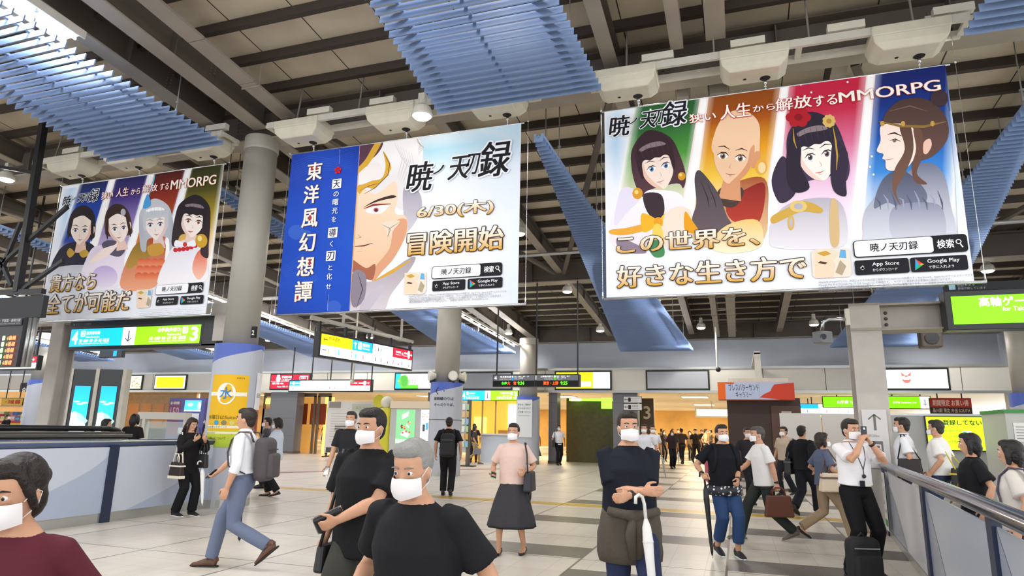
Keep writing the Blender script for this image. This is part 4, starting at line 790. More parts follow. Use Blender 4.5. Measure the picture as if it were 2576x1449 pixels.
# white framed glass enclosure behind the parapet
glass = mat('clear_glass', '#dfeeea', .05, alpha=.25)
gx0, gx1 = atY(350, 1050, 12.6).x, atY(470, 1050, 12.6).x
t = thing('glass_enclosure', ((gx0+gx1)/2, 12.6, 0), 'white framed glass enclosure behind the parapet and the black-clad woman', 'glass screen')
b = MB().box((gx0, 12.55, 1.55), (gx1, 12.75, 1.72)); b.build('top_rail', mat('white_enamel', '#d3cfc6', .4), t)
for x in (gx0, gx0+.16, gx1-.05): b = MB().box((x, 12.56, 0), (x+.09, 12.7, 1.56)); b.build('upright', mat('white_enamel', '#d3cfc6', .4), t)
b = MB().box((gx0+.2, 12.6, .3), (gx1-.05, 12.62, 1.5)); b.build('glass_pane', glass, t)
# ================================================================ right glass railing round the stairs
RP = [(2.16, 12.0), (1.93, 9.6), (1.74, 7.5), (1.56, 5.6), (1.38, 3.9), (1.2, 2.2)]
t = thing('stair_railing', (1.7, 7.0, 0), 'frosted glass stair railing with thick chrome handrail at the right', 'railing')
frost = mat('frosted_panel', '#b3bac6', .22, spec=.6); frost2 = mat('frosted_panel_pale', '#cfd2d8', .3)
def rpt(f):
    f *= len(RP)-1; i = min(int(f), len(RP)-2); g = f-i; return Vector((RP[i][0]+(RP[i+1][0]-RP[i][0])*g, RP[i][1]+(RP[i+1][1]-RP[i][1])*g, 0))
b = MB().tube([Vector((x, y, 1.06)) for x, y in RP], .062, 20); b.build('handrail', mat('chrome_blue', '#8b93a8', .15, .95), t, smooth=True)
posts = [(2.15, 11.9), (1.78, 7.95), (1.51, 5.1), (1.27, 2.8)]
for i, (x, y) in enumerate(posts):
    b = MB().box((x-.03, y-.05, 0), (x+.03, y+.05, 1.03)); b.build('post', navy, t)
    if i:
        q = posts[i-1]; p0 = Vector((q[0], q[1]-.07, 0)); p1 = Vector((x, y+.07, 0)); d = (p1-p0)
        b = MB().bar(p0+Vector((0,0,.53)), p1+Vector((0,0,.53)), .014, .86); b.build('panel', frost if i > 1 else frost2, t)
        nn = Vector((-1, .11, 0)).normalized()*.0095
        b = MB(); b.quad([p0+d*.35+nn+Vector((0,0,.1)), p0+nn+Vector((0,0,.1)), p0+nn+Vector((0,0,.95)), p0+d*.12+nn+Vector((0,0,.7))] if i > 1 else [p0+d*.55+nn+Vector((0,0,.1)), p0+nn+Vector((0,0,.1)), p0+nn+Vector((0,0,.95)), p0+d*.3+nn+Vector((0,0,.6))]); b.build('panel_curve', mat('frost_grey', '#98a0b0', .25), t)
        b = MB().bar(p0+Vector((0,0,.05)), p1+Vector((0,0,.05)), .03, .09); b.build('kick_rail', silver, t)
# standing sign strip on the first panel
fr = Frame((2.09, 11.75, .12), (-.235/2.6, -1, 0), (0,0,1)); t = thing('vertical_notice', fr.p(.2, 0), 'white vertical notice on the first panel of the right railing', 'notice')
b = MB(); rect(b, fr, 0, 0, .42, .84, '#d6d6d2', .012); 
for k, s_ in enumerate('トイレ'): write(b, s_, fr, .08, .66-.15*k, .34, .78-.15*k, '#3a3a40', .016, .02)
write(b, 'このさき', fr, .08, .24, .36, .32, '#55555a', .016, .01); rect(b, fr, .06, .06, .38, .16, '#3f8f4a', .015); b.build('notice_sheet', PRINT, t, fix=False)
# ================================================================ things at the back wall, left to right
def at_floor(px, Y): p = atY(px, 1000, Y); return p.x
woodm = mat('warm_wood', '#b67a3c', .45, noise=.2, nscale=2); lit_amb = mat('amber_shop_light', '#ffc067', .5, emit=2.2, ecol='#ffb04a'); lit_wh = mat('white_shop_light', '#fff4d8', .5, emit=3.0, ecol='#fff0d0'); shopin = mat('glowing_shop_interior', '#d8a45c', .5, noise=.2, nscale=1.2, emit=.35, ecol='#e6a650')  # shop interior panels emit warm light themselves, standing in for lit rooms
# snack shop at far left
xa, xb = at_floor(-40, 26.3), at_floor(122, 26.3)
t = thing('shop_counter', ((xa+xb)/2, 26.3, 0), 'yellow and red snack shop counter with palm tree print at far left', 'counter')
b = MB().box((xa, 26.3, 0), (xb, 27.5, 1.35)); b.build('counter_body', mat('counter_yellow', '#e3bd22', .5), t)
b = MB(); fr = Frame((xa, 26.29, 0), (1,0,0), (0,0,1)); rect(b, fr, 0, 1.24, xb-xa, 1.36, '#c22a22', .004)
n = 5
for i in range(n):
    u = (xb-xa)*(i+.5)/n; b.add([fr.p(u-.02, .6, .005), fr.p(u+.02, .6, .005), fr.p(u+.06, .95, .005), fr.p(u+.02, .95, .005)], [(0,1,2,3)], 0, srgb('#6a5a18'))
    for a in range(5): t_ = math.radians(20+35*a); b.add([fr.p(u+.04, .95, .006), fr.p(u+.04+.25*math.cos(t_), .95+.15*math.sin(t_), .006), fr.p(u+.04+.3*math.cos(t_-.3), .92+.12*math.sin(t_-.3), .006)], [(0,1,2)], 0, srgb('#6a5a18'))
    rect(b, fr, (xb-xa)*i/n, .2, (xb-xa)*i/n+.02, 1.2, '#7a5a10', .005)
write(b, '沖縄', fr, (xb-xa)*.32, .5, (xb-xa)*.62, 1.05, '#c4261e', .008, .03); b.build('counter_print', PRINT, t, fix=False)
xs_ = xa; random.seed(3)
pal = ['#e8e2d2', '#6fb4d6', '#d8b83a', '#c8553a', '#f0ead8', '#5a9a52', '#dd8a9a', '#4a78b8', '#f2d868', '#b08850']
k = 0
for row in range(2):
    x = xa+.1
    while x < xb-.3:
        wd = random.uniform(.24, .42); ht = random.uniform(.2, .42); y = 26.45+.5*row; c = pal[k % 10]
        b = MB().box((x, y, 1.352+ .0*row), (x+wd, y+.3, 1.352+ht+.12*row), 0, srgb(c)); b.box((x+.03, y-.004, 1.36+ht*.3), (x+wd-.03, y, 1.36+ht*.75), 0, srgb(pal[(k+4) % 10]))
        tag(b.build('snack_box', PRINT, fix=False), 'coloured snack packet stacked on the yellow shop counter', 'packet', 'snack packets on the shop counter'); x += wd+.04; k += 1
fr, Wd, Hd = face_frame(2, 1003, 58, 1019, 26.2)
sign('shop_banner', 'yellow board with red Okinawa writing above the snack counter', 'sign', fr, Wd, Hd, lambda b, f, W, H: (rect(b, f, 0, 0, W, H, '#efc21f'), write(b, '・沖縄', f, .2*W, .15*H, .62*W, .85*H, '#c9301e', .006, .03), [disc(b, f, (.72+.12*i)*W, .5*H, .11, .13, '#c9301e', .006, 10) for i in range(2)]), PRINT, depth=.05, border=.02, hang=([.3, Wd-.3], 6.62))
t = thing('display_shelf', (xa+2, 28.6, 0), 'lit back shelves of the snack shop at far left', 'shelf')
b = MB().box((xa-2, 28.4, 0), (xb+1.5, 28.9, 3.1)); b.build('back_panel', shopin, t)
for z in (1.7, 2.2, 2.7):
    b = MB().box((xa-2, 28.1, z), (xb+1.5, 28.4, z+.04)); b.build('shelf_board', white_st, t)
# tan shopfront with window between pylons and big column
xa, xb = at_floor(312, WY+.6), at_floor(522, WY+.6)
t = thing('shopfront', ((xa+xb)/2, WY+.6, 0), 'warm lit shopfront with hatch windows left of the big column', 'shopfront')
b = MB(); zs = [0, 3.14]; b.box((xa, WY+.55, 0), (xa+5.5, WY+.7, 3.14)); b.box((xb-.5, WY+.55, 0), (xb, WY+.7, 3.14)); b.box((xa, WY+.55, 0), (xb, WY+.7, 1.1)); b.build('front_wall', mat('tan_shop_wall', '#b08a5a', .5, noise=.15), t)
b = MB().box((xa+5.5, WY+1.6, 1.1), (xb-.5, WY+1.7, 2.6)); b.build('hatch_interior', shopin, t)
b = MB().box((xa+5.6, WY+.6, 2.62), (xb-.6, WY+.68, 3.05)); b.build('light_box', lit_wh, t)
for i in range(5):
    x = xa+.6+.95*i; b = MB().box((x, WY+.53, 1.3), (x+.75, WY+.55, 2.5)); b.build('notice_panel', mat('orange_panel', '#c98648', .5), t)
t = thing('ticket_machine', (at_floor(478, 27.5), 27.4, 0), 'purple panel with 150 and blue screen ticket machine', 'machine')
xa = at_floor(428, 27.5); xm = at_floor(458, 27.5); xb = at_floor(518, 27.5)
b = MB().box((xa, 27.5, 0), (xb, 28.3, 2.75)); b.build('casing', mat('purple_case', '#4a4a8a', .4), t)
fr = Frame((xa, 27.495, 0), (1,0,0), (0,0,1)); b = MB(); rect(b, fr, .05, .8, xm-xa, 2.6, '#7a4a66', .002); write(b, '150', fr, .15, 1.75, xm-xa-.1, 2.25, '#c9a8b8', .005, 0, aspect=False); write(b, '品川駅開業', fr, .1, 2.4, xm-xa-.1, 2.56, '#e8e4ea', .005, .01, aspect=False); b.build('poster', PRINT, t, fix=False)
b = MB(); W = xb-xa; rect(b, fr, xm-xa+.25, 2.05, W-.25, 2.62, '#3fb4e6', .002); rect(b, fr, xm-xa+.25, 2.05, W-.25, 2.12, '#e8f4f8', .004); disc(b, fr, W*.6, 2.4, .2, .1, '#9adcf0', .004); disc(b, fr, W*.85, 2.35, .12, .2, '#d8eef8', .004); b.build('screen', SIGN, t, fix=False)
b = MB().box((xm+.2, 27.3, .9), (xb-.2, 27.5, 1.2)); b.box((xm+.3, 27.48, 1.3), (xb-.3, 27.5, 1.95)); b.build('keypad_shelf', silver, t)
# warm shop fronts right of the big column
for (x0, x1, lab, k) in ((664, 690, 'ticket shelf with two small amber lamps right of the big column', 0), (735, 795, 'orange lit glass doorway at the left of the white board', 1), (800, 832, 'glowing orange doorway edge beside the white board', 2)):
    Y = WY+.9; xa, xb = at_floor(x0, Y), at_floor(x1, Y); t = thing('shop_doorway', ((xa+xb)/2, Y, 0), lab, 'doorway')
    b = MB(); b.box((xa, Y, 2.95), (xb, Y+.1, 3.14)); b.box((xa, Y, 0), (xa+.12, Y+.1, 3.0)); b.box((xb-.12, Y, 0), (xb, Y+.1, 3.0)); b.build('door_frame', steel_dark, t)
    b = MB().box((xa+.12, Y+.5, 0 if k else 1.2), (xb-.12, Y+.56, 2.95)); b.build('interior', (shopin, shopin, lit_amb)[k], t)
    if k == 0:
        for i in range(2): b = MB().box((xa+.15+.45*i, Y-.02, 2.55), (xa+.5+.45*i, Y+.3, 2.85)); b.build('amber_lamp', lit_amb, t)
        b = MB().box((xa, Y, 0), (xb, Y+.4, 2.3)); b.build('ticket_shelf', mat('machine_grey', '#8f8c84', .4), t)
    else:
        for i in range(3): b = MB().box((xa+.3+.6*i, Y+.48, 1.5), (xa+.7+.6*i, Y+.5, 2.6)); b.build('menu_panel', mat('menu_red', '#a84a2c', .5), t)
# big white standing board with yellow signboards
xa, xb = at_floor(824, 27.3), at_floor(990, 27.6)
t = thing('standing_board', ((xa+xb)/2, 27.4, 0), 'wide white standing information board left of the green poster', 'board')
b = MB().box((xa, 27.35, .2), (xb, 27.47, 2.62)); b.build('board_panel', mat('board_white', '#cfcbc6', .5), t)
for x in (xa+.1, xb-.1): b = MB().bar((x, 27.1, .03), (x, 27.75, .03), .07, .06); b.box((x-.03, 27.38, 0), (x+.03, 27.44, .3)); b.build('foot', black, t)
fr = Frame((xa, 27.345, .2), (1,0,0), (0,0,1)); b = MB(); W = xb-xa; rect(b, fr, .1, 2.1, W*.22, 2.4, '#8a857f', .003); rect(b, fr, W*.4, 1.95, W*.95, 2.3, '#b9c0ac', .003); write(b, 'ご案内 INFORMATION', fr, W*.42, 2.03, W*.9, 2.2, '#8f947f', .005, .004); rect(b, fr, .5, 1.0, 1.1, 1.3, '#a5a29c', .003); rect(b, fr, .1, .02, .8, .25, '#4a4a48', .003)
for i in range(12): rect(b, fr, .25, .5+.12*i, 1.6, .53+.12*i, '#b2aea8', .003)
b.build('board_print', PRINT, t, fix=False)
t = thing('round_signboard', (at_floor(952, 27), 27.0, 0), 'yellow round signboard on a post above the white board', 'sign'); c = atY(954, 1009, 27.0)
b = MB().lathe((c.x, 27.0, c.z), [(.01, -.03), (.3, -.03), (.3, .03), (.01, .03)], 24, axis=(0,-1,0)); b.build('disc', mat('signal_yellow', '#d6cf2a', .5), t); b = MB().box((c.x-.03, 26.99, 0), (c.x+.03, 27.05, c.z-.28)); b.build('post', white_st, t)
t = thing('mascot_post', (at_floor(972, 27), 27.0, 0), 'yellow post topped by a plain white ball beside the yellow signboard', 'post'); c = atY(974, 1012, 27.0)
b = MB().ball((c.x, 27.0, c.z), .28, 18, 12); b.build('ball', mat('ball_white', '#dcdacb', .5), t, smooth=True); b = MB().box((c.x-.26, 26.85, 0), (c.x+.26, 27.15, c.z-.25)); b.build('body', mat('signal_yellow', '#d6cf2a', .5), t, bevel=.08)
# steel wall with green poster and white poster left of the middle column
xa, xb = at_floor(985, 26.8), at_floor(1095, 26.8)
t = thing('poster_wall', ((xa+xb)/2, 26.8, 0), 'poster wall with steel header left of the middle column', 'partition')
b = MB().box((xa, 26.8, 0), (xb, 26.95, 2.3)); b.build('wall_panel', mat('poster_wall_grey', '#c6c7c6', .45), t); b = MB().box((xa, 26.72, 2.3), (xb, 27.0, 2.62)); b.build('steel_header', mat('brushed_steel', '#b6a48c', .3, .8), t)
f_ = Frame((at_floor(1000, 26.78), 26.79, .75), (1,0,0), (0,0,1)); W = at_floor(1047, 26.78)-f_.o.x
t = thing('wall_poster', f_.p(W/2, 0), 'green lit poster with a white box drawing left of the middle column', 'poster'); b = MB(); rect(b, f_, 0, 0, W, 1.5, '#7fc48a', .002); rect(b, f_, 0, 0, W, .2, '#a6d6ac', .003); write(b, 'URE MALL', f_, .05, .03, W-.05, .16, '#e8f6e8', .005, .02)
b.quad([f_.p(.28, 1.05, .004), f_.p(.6, 1.2, .004), f_.p(.6, 1.42, .004), f_.p(.28, 1.27, .004)], 0, srgb('#eef2ee')); b.quad([f_.p(.28, 1.27, .005), f_.p(.6, 1.42, .005), f_.p(.66, 1.36, .005), f_.p(.36, 1.2, .005)], 0, srgb('#d2e2d6'))
for i in range(16): disc(b, f_, .25+.45*random.random(), .45+.5*random.random(), .05, .045, random.choice(['#d84a3a', '#efd24a', '#f4f0e4', '#4a8a3a', '#e88a4a', '#3a3a30']), .006, 8)
b.quad([f_.p(.22, .38, .004), f_.p(.6, .26, .004), f_.p(.72, .42, .004), f_.p(.36, .55, .004)], 0, srgb('#e6efe6')); b.build('poster_sheet', SOFT, t, fix=False)
f_ = Frame((at_floor(1061, 26.78), 26.79, .75), (1,0,0), (0,0,1)); W = at_floor(1087, 26.78)-f_.o.x
t = thing('wall_poster', f_.p(W/2, 0), 'white poster with grey and blue suitcases beside the middle column', 'poster'); b = MB(); rect(b, f_, 0, 0, W, 1.5, '#e4e6e4', .002); rect(b, f_, 0, 0, W, .14, '#2f7a52', .003)
for u, v, c in ((.12, .55, '#3a4450'), (.3, .62, '#5a9ac0'), (.46, .7, '#8a98a4')): rrect(b, f_, u*W/.6, v, (u+.14)*W/.6, v+.3, c, .004, .03)
for i in range(10): disc(b, f_, random.uniform(.1, .9)*W, random.uniform(.95, 1.35), .03, .02, random.choice(['#b8a890', '#8a8a88', '#c46a5a']), .004, 8)
b.build('poster_sheet', SOFT, t, fix=False)
# leaflet rack right of the middle column
f_ = Frame((at_floor(1163, 24.5), 24.5, 0), (1,0,0), (0,0,1)); W = at_floor(1182, 24.5)-f_.o.x
t = thing('leaflet_rack', f_.p(W/2, 0), 'tall leaflet rack with yellow and white sheets right of the middle column', 'rack')
b = MB().box((f_.o.x-.25, 24.52, .55), (f_.o.x+W, 24.66, 2.5)); b.build('rack_panel', mat('rack_grey', '#aeb2b6', .4), t); b = MB(); b.box((f_.o.x+W-.1, 24.5, 0), (f_.o.x+W+.02, 24.68, 2.6)); b.build('rack_post', steel_dark, t); b = MB().box((f_.o.x+W-.35, 24.4, 0), (f_.o.x+W+.25, 24.8, .04)); b.build('foot', black, t)
b = MB(); rect(b, f_, -.2, 1.15, -.02, 2.75, '#d8b83a', .002)
for i in range(6):
    for j in range(2): rect(b, f_, .03+j*.16, .75+.29*i, .16+j*.16, .98+.29*i, ['#c8d2c0', '#a8c49a', '#d8b48a', '#8ab4c8', '#dadcd4', '#c8a05a'][(i*2+j*3) % 6], .024)
b.build('leaflets', PRINT, t, fix=False)
# ticket booth with amber window
xa, xb = at_floor(1178, 28.5), at_floor(1312, 28.5)
t = thing('ticket_booth', ((xa+xb)/2, 28.4, 0), 'white ticket booth with amber lit window behind the middle column', 'booth')
b = MB().box((xa+.9, 28.0, 0), (xb, 28.1, 1.2)); b.build('counter_front', mat('booth_white', '#c3cad4', .4), t); b = MB().box((xa+.8, 27.9, 1.2), (xb, 28.5, 1.26)); b.build('counter_top', mat('board_white', '#cfcbc6', .5), t)
b = MB().box((xa, 28.9, 0), (xb, 29.0, 2.75)); b.build('interior_wall', mat('glowing_amber_interior', '#e2a63c', .5, emit=.55, ecol='#f0ae3a'), t)  # booth wall itself emits the amber light of the window
for x in (xa+.85, xa+1.5, xb-.1): b = MB().box((x, 28.1, 1.26), (x+.06, 28.16, 2.75)); b.build('mullion', mat('booth_frame', '#a8843c', .4), t)
b = MB().box((xb-.75, 28.86, 1.5), (xb-.2, 28.89, 2.6)); b.build('lit_panel', lit_wh, t); b = MB().box((xa+1.6, 28.3, 1.27), (xb-.2, 28.6, 1.42)); b.build('desk', woodm, t)
b = MB().box((xa+.2, 28.85, 1.2), (xa+.8, 28.88, 2.0)); b.build('amber_panel', lit_amb, t)
fr = Frame((xa-.1, 27.95, 2.74), (1,0,0), (0,0,1)); sign('platform_sign', 'lit blue and green sign above the ticket booth window', 'sign', fr, xb-xa+.1, .42, draw43, depth=.12, border=.02)
# platform stairs entrance with number 3
xa, xb = at_floor(1412, 30.2), at_floor(1562, 30.2)
t = thing('stair_entrance', ((xa+xb)/2, 31, 0), 'platform 3 stair entrance with green lit strip and glowing amber walls', 'entrance')
b = MB().box((xa, 31.2, 0), (xa+3.6, 31.3, 3.0)); b.build('green_wall', mat('olive_green_panel', '#56522c', .5, noise=.2), t); b = MB().box((xa+3.6, 31.0, 0), (xa+4.2, 31.3, 3.0)); b.build('number_pier', mat('brown_pier', '#5f4a36', .5), t); b = MB().box((xa+4.2, 31.3, 0), (xb, 31.4, 3.0)); b.build('glowing_amber_wall', mat('glowing_amber_wall', '#e0a95a', .5, emit=.25, ecol='#e6a850'), t)  # amber light is put into the wall's own emission
fr = Frame((xa+3.65, 30.99, 2.0), (1,0,0), (0,0,1)); b = MB(); write(b, '3', fr, .08, .05, .46, .65, '#e6d8c0', .004, .02); b.build('number_lettering', PRINT, t, fix=False)
b = MB().box((xa+.2, 30.9, 2.86), (xa+3.3, 31.0, 2.98)); b.build('green_light', mat('green_strip_light', '#8fe03a', .5, emit=1.5), t); b = MB().box((xa+.3, 30.88, 2.86), (xa+.8, 30.99, 2.98)); b.build('white_light', lit_wh, t)
b = MB().box((xb-1.0, 30.6, 2.5), (xb-.5, 30.7, 3.0)); b.build('green_sign', mat('green_strip_light', '#8fe03a', .5, emit=1.5), t)
# two direction signs on the grey pier
for i in range(2):
    fr = Frame((atY(1569, 1009, WY+.1).x, WY+.1, 2.72-.32*i), (1,0,0), (0,0,1)); W = atY(1614, 1009, WY+.1).x-fr.o.x
    def dd(b, f, W, H, i=i):
        rect(b, f, 0, 0, W, H, '#dfe0dc'); arrow(b, f, .14*W, .5*H, .6*H, PI, '#22242a', .004, .18); rrect(b, f, .25*W, .15*H, .4*W, .85*H, '#22242a', .004, .02); write(b, 'コインロッカー' if i == 0 else '化粧室', f, .44*W, .5*H, .9*W, .85*H, '#55585c', .004, .004); write(b, 'Coin lockers' if i == 0 else 'Restrooms', f, .44*W, .2*H, .8*W, .4*H, '#8a8c90', .004, 0)
    sign('direction_sign', ('upper','lower')[i]+' white direction sign with left arrow on the grey pier', 'sign', fr, W, .26, dd, PRINT, depth=.03, border=.015)
# inside of the bright passage
t = thing('route_map_board', (at_floor(1790, 40), 40, 2.3), 'white lit route board hanging in the bright passage', 'sign'); fr, W, H = face_frame(1752, 1001, 1828, 1017, 40); fr.o.z = 2.45
b = MB(); b.box((fr.o.x-.1, 40.01, 2.35), (fr.o.x+W+.1, 40.2, 2.45+H+.1)); b.build('housing', white_st, t); b = MB(); rect(b, fr, 0, 0, W, H, '#f6f2e6', .004)
for i in range(9): rect(b, fr, W*(.05+.1*i), H*.2, W*(.055+.1*i), H*.8, ['#8a8a90', '#c25a5a', '#5a9ac2'][i % 3], .008); write(b, '方面', fr, W*(.065+.1*i), H*.5, W*(.11+.1*i), H*.75, '#8a8478', .008, 0)
b.build('sign_face', SIGN, t, fix=False); b = MB().box((fr.o.x+W/2-.03, 40.05, 2.45+H), (fr.o.x+W/2+.03, 40.11, 3.3)); b.build('hanger', white_st, t)
# brown kiosk with the orange and blue sign
xa, xb = at_floor(1828, 24.5), at_floor(2012, 24.5)
t = thing('kiosk', ((xa+xb)/2, 25, 0), 'dark brown kiosk under the orange and blue sign', 'kiosk')
brn = mat('dark_brown_panel', '#3e2a22', .5); b = MB().box((xa, 24.5, 0), (xb, 26.4, 2.72)); b.build('kiosk_body', brn, t)
b = MB().box((xb-.95, 24.44, 0), (xb, 24.5, 2.45)); b.build('side_panel', mat('brown_panel', '#5a4034', .5), t)
b = MB(); fr = Frame((xa, 24.49, 0), (1,0,0), (0,0,1)); rect(b, fr, xb-xa-.62, 2.2, xb-xa-.3, 2.27, '#cfc8c0', .06); b.build('name_plate', PRINT, t, fix=False)
for i in range(2):
    p = [(xa+1.75+.95*i, 24.35, .0), (xa+1.75+.95*i, 24.35, 1.95), (xa+1.85+.95*i, 24.35, 2.05), (xa+2.5+.95*i, 24.35, 2.05), (xa+2.6+.95*i, 24.35, 1.95), (xa+2.6+.95*i, 24.35, 0)]; b = MB().tube(p, .018, 8); b.build('rail_loop', silver, t)
x0 = atY(1826, 1004, 23.6).x; x1 = atY(2000, 1004, 23.6).x; z0 = atY(1900, 1005, 23.6).z; z1 = atY(1900, 961, 23.6).z
t = thing('kiosk_sign', ((x0+x1)/2, 23.6, z0), 'orange, pale blue and red painted sign box above the brown kiosk', 'sign')
b = MB().box((x0-.25, 23.62, z0), (x1, 24.6, z1)); b.build('sign_box', mat('sign_orange', '#d65a1e', .5), t)
b = MB().box((x0+.1, 23.75, z1), (x1-.15, 24.5, z1+.14)); b.build('top_lid', white_st, t)
b = MB(); fr = Frame((x0, 23.615, z0), (1,0,0), (0,0,1)); W, H = x1-x0, z1-z0; rect(b, fr, 0, 0, W, H, '#b3bdd6', .002); rect(b, fr, -.25, 0, 0, H, '#e0661c', .002)
b.quad([fr.p(u*W, v*H, .004) for u, v in ((1, .95), (.9, .93), (.72, .86), (.68, .66), (.66, .48), (.56, .3), (.5, .12), (.8, .0), (1, 0))], 0, srgb('#c8402a')); b.quad([fr.p(u*W, v*H, .004) for u, v in ((0, 1), (.14, .98), (.12, .88), (0, .9))], 0, srgb('#dd5a2a'))
write(b, 'プレスバターサンド', fr, .06*W, .5*H, .5*W, .9*H, '#1c2233', .006, .004, aspect=False, shear=-.15); write(b, 'ギャラリー', fr, .16*W, .1*H, .39*W, .46*H, '#1c2233', .006, .004, aspect=False, shear=-.15); write(b, '品川', fr, .39*W, .34*H, .42*W, .42*H, '#6a7a9a', .006, 0); rect(b, fr, .497*W, 0, .502*W, H, '#96a0b8', .005)
b.build('sign_print', PRINT, t, fix=False)
b = MB().box((x0+1.0, 24.0, z1+.13), (x0+1.2, 24.2, 4.25)); b.box((x0+1.0, 24.0, 4.2), (x0+1.2, 29, 4.3)); b.build('support', white_st, t)
# green signs inside the right opening
for i, (p, Y, lab) in enumerate(((((2070, 984, 2250, 1003)), 33.0, 'lit green strip sign in the right opening, behind the square post'), ((2010, 984, 2170, 1012), 35.0, 'white lit guide sign in the right opening'), ((2012, 1012, 2118, 1019), 36.5, 'low green lit strip sign in the right opening'), ((2222, 984, 2338, 1005), 32.5, 'lit green sign with a down arrow right of the square post'))):
    fr, W, H = face_frame(*p, Y); fr.o.z = (2.75, 2.5, 2.3, 2.7)[i]; H = (.45, .45, .3, .5)[i]
    def dg(b, f, W, H, i=i):
        rect(b, f, 0, 0, W, H, '#f4f6f4' if i == 1 else '#6fd60d')
        if i in (2, 3): rect(b, f, .78*W, 0, W*.98, H, '#f4f6f4', .004); arrow(b, f, .88*W, .5*H, .5*H, -PI/2, '#22262e', .006, .12)
        if i == 1: rect(b, f, 0, .55*H, .3*W, H, '#1a9be0', .004); arrow(b, f, .06*W, .25*H, .3*H, PI, '#22262e', .006, .12); [rect(b, f, u*W, .1*H, (u+.012)*W, .4*H, c, .006) for u, c in ((.12, '#2a63c8'), (.42, '#c25a5a'), (.6, '#8ac24a'), (.75, '#1fb4d8'))]
        else: write(b, '山手線 Yamanote Line', f, .2*W, .25*H, .7*W, .75*H, '#f0ffe0', .006, .01)
    sign('strip_sign', lab, 'sign', fr, W, H, dg, depth=.12, border=.03, hang=([W*.2, W*.8], 3.3))
fr, W, H = face_frame(2340, 993, 2440, 1018, 31.0); fr.o.z = 2.45
sign('shop_banner', 'red shop board with white writing in the right opening', 'sign', fr, W, .6, lambda b, f, W, H: (rect(b, f, 0, 0, W, H, '#b8362e'), write(b, '期間限定 お買い得', f, .06*W, .5*H, .94*W, .92*H, '#e8c8c0', .006, .03, aspect=False), rect(b, f, 0, 0, W, .4*H, '#3a2a22', .004), write(b, '品川駅 限定 弁当 SOUTH', f, .05*W, .06*H, .95*W, .34*H, '#c8bcae', .008, .02, aspect=False)), PRINT, depth=.1, border=.02, hang=([W*.2, W*.8], 3.3))
# partitions in front of the right opening
Yp = 16.5; xa, xb = at_floor(2185, Yp), at_floor(2512, Yp); zt = atY(2400, 1041, Yp).z
t = thing('partition', ((xa+xb)/2, Yp, 0), 'grey partition wall carrying the green screen at the right', 'partition')
b = MB().box((xa, Yp, 0), (xb, Yp+.5, zt)); b.build('panel', mat('partition_grey', '#b3b4b2', .45), t); b = MB().box((xa, Yp-.02, zt-.05), (xb+.02, Yp+.52, zt)); b.build('top_trim', silver, t); b = MB().box((xb-.2, Yp-.03, 0), (xb+.02, Yp+.5, zt-.05)); b.build('end_post', mat('steel_grey', '#8b8a86', .4), t)
x0, x1 = atY(2328, 1048, Yp-.08).x, atY(2498, 1048, Yp-.08).x; z1 = atY(2410, 1049, Yp-.08).z; z0 = atY(2410, 1132, Yp-.08).z; fr = Frame((x0, Yp-.08, z0), (1,0,0), (0,0,1))
def dscr(b, f, W, H):       # (mascot left out)
    rect(b, f, 0, 0, W, H, '#b4e022'); write(b, '登録してないの?!', f, .25*W, .72*H, .98*W, .94*H, '#17190f', .004, .02); write(b, 'WEBで登録すれば', f, .22*W, .54*H, .5*W, .62*H, '#5a6a1a', .004, .004); write(b, 'なくしても安心', f, .22*W, .36*H, .5*W, .44*H, '#5a6a1a', .004, .004); write(b, 'チャージできまる!', f, .2*W, .2*H, .5*W, .3*H, '#3a4a12', .004, .01)
    rrect(b, f, .52*W, .44*H, .66*W, .58*H, '#f0f6ee', .004, .02); rrect(b, f, .53*W, .46*H, .59*W, .56*H, '#38b04a', .006, .015); rrect(b, f, .87*W, .38*H, .96*W, .72*H, '#2f4a52', .004, .02); rrect(b, f, .88*W, .44*H, .95*W, .68*H, '#cfe8dc', .006, .01); rrect(b, f, .9*W, .48*H, .93*W, .58*H, '#38b04a', .008, .01)
sign('advert_screen', 'bright yellow green advertising screen on the grey partition', 'screen', fr, x1-x0, z1-z0, dscr, depth=.06, border=.02)
Yq = 19.5; xa, xb = at_floor(1958, Yq), at_floor(2172, Yq); zt = atY(2050, 1040, Yq).z
t = thing('partition', ((xa+xb)/2, Yq, 0), 'plain pale partition left of the square post', 'partition')
for i in range(2):
    a_, c_2 = xa+(xb-xa)*i/2, xa+(xb-xa)*(i+1)/2-.02; b = MB().box((a_, Yq, .08), (c_2, Yq+.08, zt)); b.build('panel', mat('board_white', '#cfcbc6', .5), t)
    b = MB().box((a_+.1, Yq-.2, 0), (a_+.2, Yq+.3, .08)); b.build('foot', black, t)
# green topped machine at the right edge
Yg = 14.0; xa = at_floor(2522, Yg); t = thing('service_counter', (xa+1, Yg, 0), 'grey service machine with a green top band at the right edge', 'machine')
b = MB().box((xa, Yg, 0), (xa+2, Yg+1.2, 1.95)); b.build('cabinet', mat('machine_grey2', '#b8bab4', .45), t); zt = atY(2550, 1030, Yg).z; b = MB().box((xa-.02, Yg-.03, 1.95), (xa+2.02, Yg+1.22, zt)); b.build('green_band', mat('band_green', '#2f8a3c', .45), t)
b = MB(); fr = Frame((xa, Yg-.004, 0), (1,0,0), (0,0,1)); rect(b, fr, .1, 1.45, .42, 1.78, '#e4e4e0', .004); [rect(b, fr, .13, 1.5+.05*k, .39, 1.515+.05*k, '#9a9a98', .006) for k in range(5)]; rect(b, fr, .12, 1.1, .5, 1.3, '#c9cabf', .004); b.build('paper_sheet', PRINT, t, fix=False)
